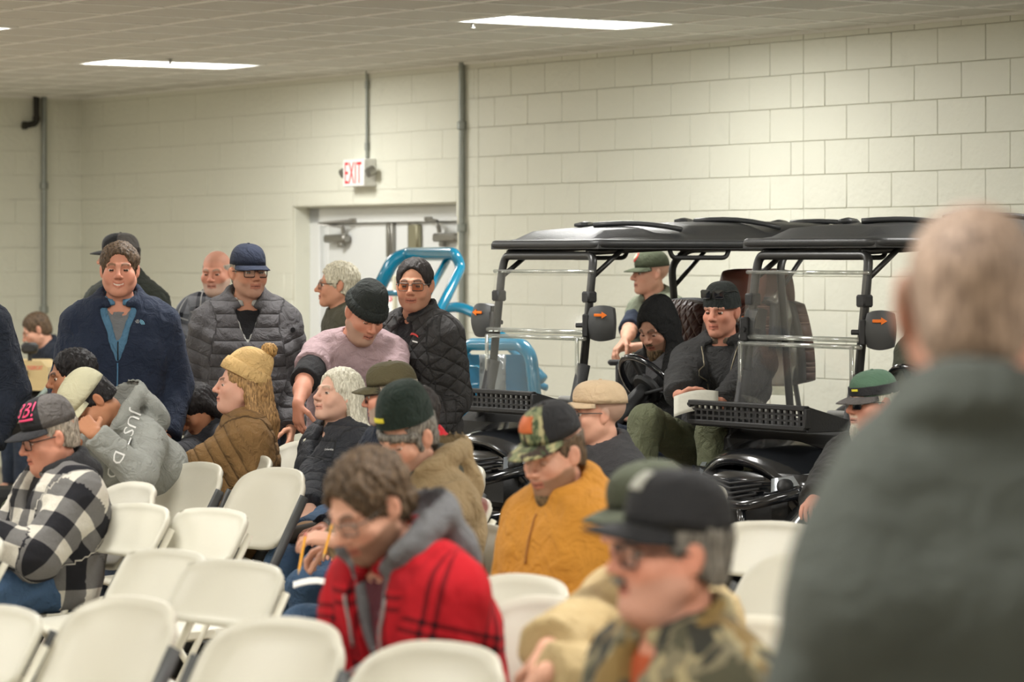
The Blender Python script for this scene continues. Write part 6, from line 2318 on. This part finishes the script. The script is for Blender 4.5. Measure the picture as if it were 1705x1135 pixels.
# --- the two men in the first cart
p = make_person('bearded man in a black hood on the far cart seat, looking down', 1093, 545, 333, -52, -38, 'sit', fat=1.02, pitch=26, skin=FAIR, pelvis=.78, beard=((110, 86, 64), .6, 'full'), brow=(80, 62, 48), lid=.6, feet={'L': (.13, -.42, .42), 'R': (-.10, -.42, .42)})
top_garment(p, 'shirt', C_GREYH, .014, 'none', None, res=.014, fold=.004)
jk = top_garment(p, 'hoodie', C_BLKH, .028, 'long', None, seed=31, fat=1.05, hoodup=.012, vopen=None, loose=.012)
decal(p, 'hoodie', *TXT['GLOBAL\nBRAND'], M_WHITEINK, (1103, 598), .05, jk, 'chest_lettering')
trousers(p, C_DENIMD)
add_hair(p, 'short', H_DARK, .008)
head_blob(p, 'beard', [Ell((0, -.066, -.105), (.044, .034, .038), None, .02), Ell((0, -.070, -.150), (.034, .026, .045), None, .03), Cap((-.05, -.03, -.07), (0, -.075, -.12), .020, .02, .02), Cap((.05, -.03, -.07), (0, -.075, -.12), .020, .02, .02), Ell((0, -.095, -.052), (.026, .012, .006), None, .008), Ell((0, -.105, -.070), (.022, .02, .010), None, .006, -1)], H_BEARD, .004, wl=.018)
p = make_person('man in black beanie with sunglasses on it and black zip jacket, near cart seat', 1201, 518, 350, -16, -30, 'sit', fat=1.04, face=.94, skin=RUDDY, pelvis=.80, brow=(150, 126, 108), nose=1.2, lid=.42, knees_px={'R': (1076, 702, 363), 'L': (1188, 722, 366)}, feet={'R': (1062, 800, 365), 'L': (1190, 850, 368)}, hands_px={'R': (1126, 668, 362), 'L': (1192, 684, 363)}, hand_dir={'R': (.8, -.35, -.45), 'L': (-.8, -.4, -.2)}, palm={'R': (.3, .8, .5), 'L': (-.3, .8, .5)}, curl=.55, hand_res=(.009, .0055), pitch=4)
top_garment(p, 'neck_gaiter', cloth('grey_gaiter', (128, 112, 96), weave=.7), .006, 'none', 'stand', hem=.16, res=.0125, fold=.003)
top_garment(p, 'sweater', C_CHAR, .014, 'none', 'crew', res=.014, fold=.003)
jk = top_garment(p, 'zip_jacket', C_CHAR, .030, 'long', 'hood', seed=33, fat=1.08, vopen=(.075, .36), loose=.016, fold=.011, wl=.15, hood_r=.036)
for sx in (-1, 1):
    front_strip(p, 'zip_jacket', M_ZIP, jk, .02, .34, .0035, x=lambda a, sx=sx: sx * (.080 * (1 - a / .36) + .012))
trousers(p, C_OLIVEP, seed=9, fold=.012, t=.022)
under(p, H_GREY, .003); add_beanie(p, K_BEANIE, 2, h=.125, cuff=0, z0=.018)
g = add_glasses(p, G_DARK, L_DARK, w=.027, h=.020, dz=.088, dy=-.100, name='sunglasses')
# person at the wheel of the second cart, behind the big man
p = make_person('person in an olive sweater in the middle cart, behind the big man', 1566, 500, 372, -40, -30, 'sit', fat=1.1, skin=FAIR, pelvis=.78, feet={'L': (.13, -.42, .42), 'R': (-.13, -.42, .42)})
top_garment(p, 'sweater', C_SWEAT, .028, 'long', 'crew', seed=35, fat=1.1); trousers(p, C_DENIMD); add_hair(p, 'short', H_DARK, .01)

# --- the seated audience, far to near
BD = AUD
p = make_person('boy with short dark hair, seated behind the kid in the stone coloured cap', 119, 626, 388, BD, -72, 'sit', skin=OLIVE_S, pitch=8, size=.94, brow=(40, 32, 30))
top_garment(p, 'jacket', cloth('moss_jacket', (88, 96, 70)), .026, 'long', 'hood', seed=41); trousers(p, C_DENIM); add_hair(p, 'wavy', H_BLACK, .014, 6, .006)
seat_for(p, 'grey', 'folding chair under the boy with short dark hair')
p = make_person('kid in a stone coloured cap and grey lettered hoodie, bent forward', 152, 646, 402, BD, -62, 'sit', skin=OLIVE_S, pitch=52, roll=-10, lean=24, size=.97, brow=(40, 32, 30), lid=.75, hands_px={'L': (158, 722, 412), 'R': (128, 738, 408)}, hand_dir={'L': (-.75, -.25, .55), 'R': (-.5, -.6, .2)}, palm={'L': (-.5, .5, -.6), 'R': (0, 0, 1)}, curl={'L': 1.15, 'R': .5}, hand_res=(.005, .009), poles={'L': (.9, -.1, -.9)}, fat=1.05)
jk = top_garment(p, 'hoodie', C_HEATH, .022, 'long', 'bighood', seed=43, fat=1.06, fold=.010, wl=.17, loose=.012)
V, Fc = TXT['JUST DO']; decal(p, 'hoodie', V, Fc, M_WHITEINK, (203, 738), .30, jk, 'sleeve_lettering', roll=-112, aspect=.8, view=True)
trousers(p, C_DENIMD); add_hair(p, 'under', H_BLACK, .012, 7, .004); add_cap(p, (K_STONE, K_STONE, K_STONE), -2, brim=.074, h=.112, a=.094, b=.114); cap_text(p, '35', M_OLINK, .15, .75, .10, .42)
seat_for(p, 'grey', 'folding chair under the kid in the grey hoodie')
p = make_person('girl with long black hair in a black jacket, looking down at a phone', 322, 680, 370, BD, -52, 'sit', 'f', skin=OLIVE_S, pitch=46, lean=14, size=.93, brow=(36, 30, 30), lid=.8, hands_px={'R': (268, 768, 382), 'L': (276, 776, 380)}, hand_dir={'R': (-.25, -.5, .8), 'L': (-.3, -.5, .75)}, palm={'R': (.3, .8, .4), 'L': (-.3, .8, .4)}, curl=.6, hand_res=(.006, .006))
top_garment(p, 'jacket', C_BLKP, .030, 'long', 'stand', seed=45, fem=.5); trousers(p, C_DENIMD); add_hair(p, 'girl', H_BLACK, .012, 5, .003)
seat_for(p, 'grey', 'folding chair under the girl with black hair')
w_ = px(262, 754, 385); mb = MB(); mb.box((0, 0, 0), (.072, .009, .145), None, .004); ph = mb.build('phone', mat('phone_case', (188, 128, 140), rough=.35)); ph.location = w_; ph.rotation_euler = (math.radians(-58), math.radians(8), math.radians(BD + 10))
tag(ph, 'phone in a pink case held by the girl with black hair', 'phone')
mb = MB(); mb.box((0, .0048, 0), (.064, .001, .132)); mb.build('screen', mat('phone_glass', (26, 28, 34), rough=.08), ph)
p = make_person('woman in a camel pompom beanie and olive brown puffer with folded arms', 400, 641, 385, -84, -80, 'sit', 'f', skin=(222, 172, 150), fat=1.10, face=1.08, pitch=-4, brow=(96, 70, 52), hands={'L': (-.10, -.27, .72), 'R': (.12, -.30, .68)}, hand_dir={'L': (-.9, -.3, -.15), 'R': (.9, -.3, -.1)}, poles={'L': (.45, -1, -.45), 'R': (-.6, -.8, -.6)}, palm={'L': (-.1, .8, -.4), 'R': (.1, .8, -.4)}, curl=.4, hand_res=(.0055, .0055))
jk = top_garment(p, 'puffer_coat', C_BROWNP, .040, 'long', 'fold', hem=-.12, seed=47, fat=1.12, quilt=(.052, .0035), fold=.009, loose=.012, fem=1, res=.0095)
trousers(p, C_DENIMD); add_hair(p, 'long', H_LBROWN, .010, 8, .004); add_beanie(p, K_TANB, -24, h=.150, cuff=.066, slouch=.035, pom=hair_mat('pom_yarn', (198, 146, 82), (226, 180, 112)), z0=.034)
seat_for(p, 'grey', 'folding chair under the woman in the camel beanie')
p = make_person('woman with long white hair in a black puffer jacket, face lifted', 562, 657, 392, BD, -52, 'sit', 'f', skin=PALE, pitch=-10, brow=(170, 146, 124), smile=.25, lid=.5, feet={'L': (508, 886, 414), 'R': (-.1, -.42, .09)}, knees_px={'L': (548, 868, 404), 'R': (525, 895, 412)}, toes={'L': (-.96, -.15, -.18)})
top_garment(p, 'sweater', C_BLACK, .010, 'none', 'stand', res=.014, fold=.003)
jk = top_garment(p, 'puffer_jacket', C_BLKP, .034, 'long', 'fold', seed=49, vopen=(.05, .12), fem=.7, fold=.009, loose=.012)
decal(p, 'puffer_jacket', *TXT['Columbia'], M_WHITEINK, (548, 748), .05, jk, 'chest_lettering')
head_blob(p, 'hair_lock', [Cap((.060, .06, -.07), (.115, .085, -.16), .036, .040, .03), Cap((.115, .085, -.16), (.150, .03, -.25), .040, .020, .03), Cap((-.055, .03, -.08), (-.090, .0, -.17), .026, .030, .03), Cap((-.090, .0, -.17), (-.11, -.05, -.22), .03, .018, .03), Cap((.115, .085, -.16), (.06, .125, -.22), .036, .04, .03)], H_WHITE, .006, wl=.03); trousers(p, C_DENIM, shoe=mat('tan_boot', (150, 112, 66), rough=.7, var=.2, vs=30)); add_hair(p, 'long', H_WHITE, .012, 9, .003)
seat_for(p, 'grey', 'folding chair under the woman with long white hair')
p = make_person('man in a brown olive cap and glasses, seated behind the dark green beanie', 650, 657, 414, BD, -104, 'sit', pitch=6, skin=RUDDY, beard=((176, 164, 150), .8, 'full'), brow=(130, 116, 104))
top_garment(p, 'jacket', C_NAVYD, .028, 'long', 'fold', seed=51); trousers(p, C_DENIM); under(p, H_GREY, .006); add_cap(p, (K_BROWN, K_BROWN, K_BROWN), 0, brim=.068, droop=.022); add_glasses(p, G_DARK, L_CLEAR)
seat_for(p, 'grey', 'folding chair under the man in the brown olive cap')
p = make_person('person in a red jacket, almost hidden behind the dark green beanie', 682, 694, 448, BD, -60, 'sit', skin=FAIR, lean=0)
top_garment(p, 'jacket', cloth('red_jacket', (196, 40, 50)), .030, 'long', 'hood', seed=52); trousers(p, C_DENIM); add_hair(p, 'short', H_DARK, .008)
seat_for(p, 'white', 'folding chair under the person in the red jacket', -.05)
p = make_person('man in a tan flat topped cap and dark collared jacket, seated', 995, 689, 420, BD, -80, 'sit', skin=FAIR, scalp=((150, 134, 120), .65), brow=(150, 134, 118), fat=1.02)
jk = top_garment(p, 'jacket', cloth('dark_grey_jacket', (62, 62, 64)), .028, 'long', 'wide', seed=53, fold=.009)
polyline_decal(p, 'jacket', [(0, 0), (1, .15), (1, .75), (0, .6)], M_REDINK, (972, 790), .03, jk, 'chest_emblem')
trousers(p, C_KHAKI); add_cap(p, (K_TAN, K_TAN, K_TAN), 0, h=.092, brim=.060, droop=.014, b=.110, a=.090, z0=.044); add_glasses(p, G_STEEL, L_CLEAR)
seat_for(p, 'white', 'white folding chair under the man in the tan flat topped cap')
p = make_person('man with a white goatee in a green cap and dark round glasses', 1452, 671, 412, -42, -62, 'sit', skin=RUDDY, beard=((220, 208, 186), .7, 'goatee'), brow=(180, 160, 140), fat=1.08, face=1.05, hands_px={'R': (1335, 862, 430)})
top_garment(p, 'shirt', C_STONE, .012, 'none', 'fold', res=.0125, fold=.003)
top_garment(p, 'jacket', cloth('dark_jacket', (48, 48, 46)), .030, 'long', 'fold', seed=55, vopen=(.06, .16), fold=.011, loose=.012)
trousers(p, C_KHAKI); under(p, H_WHITE, .006); add_cap(p, (K_FGREEN, K_FGREEN, K_MESH), 8, brim=.075)
def cap_band(p, m_, th0, th1, ph0, ph1):
    return cap_patch(p, m_, th0, th1, ph0, ph1, 'cap_band', .0065)
cap_band(p, K_BLACK, -2.4, 2.4, .02, .22); cap_patch(p, M_YEL, .10, .42, .13, .18, 'label', .009)
head_blob(p, 'goatee', [Ell((0, -.080, -.105), (.026, .024, .030), None, .015), Ell((0, -.082, -.135), (.020, .018, .026), None, .02)], H_WBEARD, .003, wl=.014)
add_glasses(p, G_DARK, L_DARK, w=.021, h=.018, name='sunglasses')
seat_for(p, 'white', 'white folding chair under the man with the white goatee')
p = make_person('man in grey and black cap and black and white buffalo check jacket', 82, 728, 452, BD, -66, 'sit', skin=RUDDY, fat=1.2, face=1.08, pitch=14, brow=(150, 120, 104), lid=.6, hands={'L': (.05, -.34, .74), 'R': (-.1, -.36, .72)}, poles={'L': (.9, .2, -.9)}, curl=.5, hand_res=(.007, .009))
top_garment(p, 'hoodie', C_BLACK, .014, 'none', 'hood', res=.0125, fold=.004, fat=1.2, hood_r=.032)
top_garment(p, 'shirt_jacket', C_BUFF, .034, 'long', 'fold', hem=-.12, fat=1.2, seed=57, vopen=(.06, .14), fold=.012, wl=.17, loose=.016, res=.0115)
trousers(p, C_DENIM); under(p, H_GREY, .005); add_cap(p, (K_BLACK, K_MESH, K_BLACK), 2, h=.112, brim=.075, mesh_from=1.15, z0=.046); cap_text(p, '3B!', M_PINKINK, .10, .98, .28, .66, .004, .25); cap_patch(p, M_PINKINK, .06, .84, .20, .245, 'underline', .003); add_glasses(p, G_DARK, L_CLEAR)
seat_for(p, 'grey', 'folding chair under the man in the buffalo check')
p = make_person('man in a dark green beanie and tan hooded work jacket, writing with a pencil', 678, 728, 505, BD, -42, 'sit', skin=FAIR, fat=1.08, face=1.04, pitch=22, brow=(90, 76, 66), beard=((140, 120, 106), .4, 'full'), lid=.7, hands_px={'R': (541, 922, 525), 'L': (562, 900, 526)}, hand_dir={'R': (-.72, -.55, -.30), 'L': (-.7, -.6, .1)}, palm={'R': (.2, .3, -1), 'L': (-.2, .3, -1)}, curl={'R': .75, 'L': .6}, hand_res=(.0055, .0055), lean=2)
top_garment(p, 'hoodie', cloth('dark_grey_lining', (70, 70, 62)), .014, 'none', 'hood', res=.0125, fold=.004, fat=1.12, hood_r=.030)
jk = top_garment(p, 'work_jacket', C_TAN, .030, 'long', 'bighood', seed=59, fat=1.10, vopen=(.06, .12), fold=.010, wl=.17, loose=.014, hood_r=.046)
trousers(p, C_DENIM); under(p, H_SALT, .010); head_blob(p, 'fringe', [Cap((-.062, -.050, .040), (-.02, -.088, .038), .016, .014, .01), Cap((-.02, -.088, .038), (.03, -.086, .034), .014, .014, .01), Cap((.03, -.086, .034), (.066, -.045, .020), .014, .018, .01), Cap((.068, -.03, .02), (.072, -.02, -.03), .014, .012, .01), Cap((-.068, -.03, .02), (-.072, -.02, -.03), .014, .012, .01)], H_SALT, .005, wl=.02); add_beanie(p, K_DGB, -6, h=.135, cuff=.0, z0=.054, slouch=.014); cap_patch(p, M_YEL, -.35, .15, .10, .17, 'label', .006)
seat_for(p, 'white', 'folding chair under the man in the dark green beanie', -.05)
def pencil(x0, y0, s0, x1, y1, s1, label):
    a, b = px(x0, y0, s0), px(x1, y1, s1)
    mb = MB(); mb.tube([a, b], .0042, 6); o = mb.build('pencil', mat('pencil_yellow', (240, 170, 40), rough=.4))
    d = (a - b).normalized()
    mb = MB(); mb.tube([b, b - d * .016], [.0042, .0006], 6); mb.build('pencil_tip', mat('pencil_wood', (206, 170, 120)), o)
    mb = MB(); mb.tube([a, a + d * .012], .0044, 6); mb.build('eraser', mat('eraser_pink', (214, 130, 120)), o)
    tag(o, label, 'pencil', 'yellow pencils')
pencil(508, 893, 533, 498, 948, 535, 'yellow pencil in the lower writing hand, left of the red plaid man')
pencil(553, 872, 533, 540, 922, 534, 'yellow pencil held upright beside the nose of the red plaid man')
mb = MB(); G = [[px(488 + 80 * i / 6, 968 - 10 * math.sin(i / 6 * 3) + 5 * i / 6 + 9 * j / 4, 536 + 4 * j - 1 * i) for j in range(5)] for i in range(7)]
mb.slab(G, (0, 0, -.004)); tag(mb.build('paper_sheets', mat('white_paper', (224, 224, 220), rough=.8)), 'white folded sheets on the knee under the writing hand', 'paper')
p = make_person('man in a camouflage cap and golden brown hoodie, seated with eyes down', 921, 756, 545, BD + 6, -46, 'sit', skin=FAIR, fat=1.06, pitch=16, brow=(110, 84, 62), beard=((120, 92, 68), .8, 'full'), lid=.8)
jk = top_garment(p, 'hoodie', C_GOLD, .032, 'long', 'hood', seed=61, fat=1.14, fold=.010, wl=.2, loose=.014, hood_r=.050)
front_strip(p, 'hoodie', mat('gold_placket', (150, 96, 40), rough=.8), jk, .05, .20, .004, name='placket')
trousers(p, C_DENIMD); add_hair(p, 'under', H_BROWN, .007); add_cap(p, (C_CAMOC, K_BLACK, C_CAMOC), 5, h=.102, brim=.076, mesh_from=.85, z0=.060, droop=.012); cap_patch(p, M_ORP, -.48, .34, .26, .64)
head_blob(p, 'beard', [Ell((0, -.072, -.112), (.034, .026, .030), None, .015), Ell((0, -.074, -.140), (.022, .018, .024), None, .02)], H_BEARD, .003, wl=.014)
seat_for(p, 'white', 'folding chair under the man in the golden brown hoodie')
p = make_person('man with wavy brown hair in a red and black plaid jacket, looking down', 612, 842, 705, BD + 4, -50, 'sit', skin=FAIR, fat=1.12, face=1.04, pitch=30, lean=10, brow=(84, 64, 50), beard=((100, 74, 56), .75, 'full'), lid=.8, hands={'L': (.06, -.40, .66), 'R': (-.08, -.42, .66)})
top_garment(p, 'tee', cloth('maroon_tee', (84, 40, 48)), .006, 'none', 'crew', res=.014, fold=.003, fat=1.12)
hd_ = top_garment(p, 'hoodie', C_GREYH, .018, 'none', 'bighood', res=.0115, fold=.006, fat=1.12, vopen=(.05, .20), hood_r=.044)
jk = top_garment(p, 'plaid_jacket', C_REDP, .036, 'long', 'fold', seed=65, fat=1.18, vopen=(.085, .26), fold=.010, wl=.2, loose=.018, res=.011)
for sx in (-1, 1):
    front_strip(p, 'plaid_jacket', mat('grey_drawcord', (150, 148, 146)), jk, .06, .27, .0045, x=lambda a, sx=sx: sx * (.070 + .01 * math.sin(a * 30)), name='drawcord')
trousers(p, C_DENIM); add_hair(p, 'wavy', H_BROWN, .020, 11, .008); add_glasses(p, G_STEEL, L_CLEAR, h=.016)
seat_for(p, 'grey', 'folding chair under the man in red plaid')
p = make_person('person in olive drab cap and light tan jacket, behind the black cap', 1078, 866, 735, BD, -60, 'sit', skin=FAIR, fat=1.12, pitch=4, hands_px={'R': (885, 1095, 785), 'L': (910, 1120, 785)}, hand_dir={'R': (-.4, -.5, -.7), 'L': (-.6, -.4, -.6)}, curl=.6, hand_res=(.007, .006))
top_garment(p, 'jacket', C_TANL, .034, 'long', 'fold', seed=67, fat=1.16, fold=.012, wl=.16, loose=.018, res=.0115)
trousers(p, C_DENIM); under(p, H_GREY, .005); add_cap(p, (K_OLIVE, K_OLIVE, K_OLIVE), 4)
seat_for(p, 'grey', 'folding chair under the person in the light tan jacket')
p = make_person('man in a black cap, glasses and camouflage jacket, in profile near the lens', 1118, 922, 905, BD - 4, -72, 'sit', skin=RUDDY, fat=1.12, face=1.08, pitch=-3, brow=(130, 110, 98), nose=1.25, beard=((176, 160, 148), .25, 'full'))
top_garment(p, 'tee', cloth('rust_tee', (176, 84, 50)), .006, 'none', 'crew', res=.014, fold=.003, fat=1.12)
top_garment(p, 'camo_jacket', C_CAMO, .034, 'long', 'fold', seed=69, fat=1.16, vopen=(.06, .18), fold=.010, wl=.16, loose=.016, res=.0115)
trousers(p, C_DENIM); add_hair(p, 'under', H_SALT, .008); add_cap(p, (K_BLACK, K_BLACK, K_BLACK), -3, h=.112, brim=.082, z0=.046, droop=.022); cap_patch(p, mat('pale_patch', (170, 170, 160)), -.10, .40, .36, .66); add_glasses(p, G_DARK, L_CLEAR, w=.026, h=.019, thick=.003)
head_blob(p, 'moustache', [Ell((.012, -.101, -.053), (.017, .010, .007), None, .006), Ell((-.012, -.101, -.053), (.017, .010, .007), None, .006)], H_SALT, .001, wl=.014, res=.004)
seat_for(p, 'grey', 'folding chair under the man in the camouflage jacket')
# the big man in front, back turned
p = make_person('big man with shaved grey head and dark fleece, back turned', 1620, 503, 1400, 170, 174, 'stand', drop=.062, broad=.70, fat=.92, face=1.05, skin=(206, 156, 136), scalp=((150, 132, 116), .55), ear=1.3)
top_garment(p, 'fleece', C_FORE, .022, 'long', 'wide', hem=-.10, fat=.90, seed=71, fold=.008, wl=.25, loose=.004, hood_r=.030, res=.0105)
trousers(p, C_DENIMD); add_hair(p, 'short', hair_mat('hair_shaved_grey', (150, 124, 106), (192, 166, 146)), .0022, 3, .0006)

# --- the driver's booklet
mb = MB()
a = px(1117, 664, 384)
G = [[px(1122 + 74 * i / 8, 660 - 9 * i / 8 + 6 * math.sin(i / 8 * math.pi) * -1 + 34 * j / 5, 369 + 3 * (j / 5) - i * .3) for j in range(6)] for i in range(9)]
mb.slab(G, (0, .006, 0)); bk_ = mb.build('booklet', mat('newsprint', (206, 204, 190), rough=.8, var=.1, vs=60), None, True)
tag(bk_, 'pale catalogue held by the man on the near cart seat', 'booklet')

# ------------------------------------------------------------------ empty chairs
A = AUD
for kind, x, y, rz, lab in (
    ('white', 22, 1012, A + 4, 'cream folding chair cut by the left edge at the bottom, nearest the corner'),
    ('grey', 232, 998, A + 10, 'large grey-framed folding chair at bottom left, in front of two small cream chairs'),
    ('grey', 488, 1033, A + 16, 'large grey-framed folding chair at bottom centre, left of the red plaid man'),
    ('grey', 748, 1074, A + 14, 'rounded white chair back at the bottom edge, in front of the red plaid man'),
    ('grey', 882, 961, A + 8, 'white chair back between the red plaid man and the light tan jacket'),
    ('grey', 192, 759, A - 4, 'grey-framed folding chair right behind the man in buffalo check'),
    ('grey', 340, 772, A + 4, 'grey-framed folding chair in front of the woman in the camel beanie'),
    ('grey', 470, 781, A + 8, 'grey-framed folding chair in front of the woman with white hair'),
    ('white', 246, 840, A + 4, 'small cream folding chair, upper left of the four small ones'),
    ('white', 370, 848, A + 6, 'small cream folding chair, upper right of the four small ones'),
    ('white', 298, 917, A + 6, 'small cream folding chair, second row, half behind the large one'),
    ('white', 408, 935, A + 12, 'small cream folding chair beside the writing hand'),
    ('white', 1302, 870, A + 10, 'white folding chair left of the big man in front'),
    ('grey', 1352, 925, A + 2, 'white chair back half hidden by the big man in front'),
    ('grey', 1172, 806, A, 'chair back peeping out behind the black cap'),
    ('white', -24, 890, A, 'pale folding chair mostly outside the left edge')):
    chair_px(kind, x, y, rz, lab)
print('objects', len(bpy.data.objects))
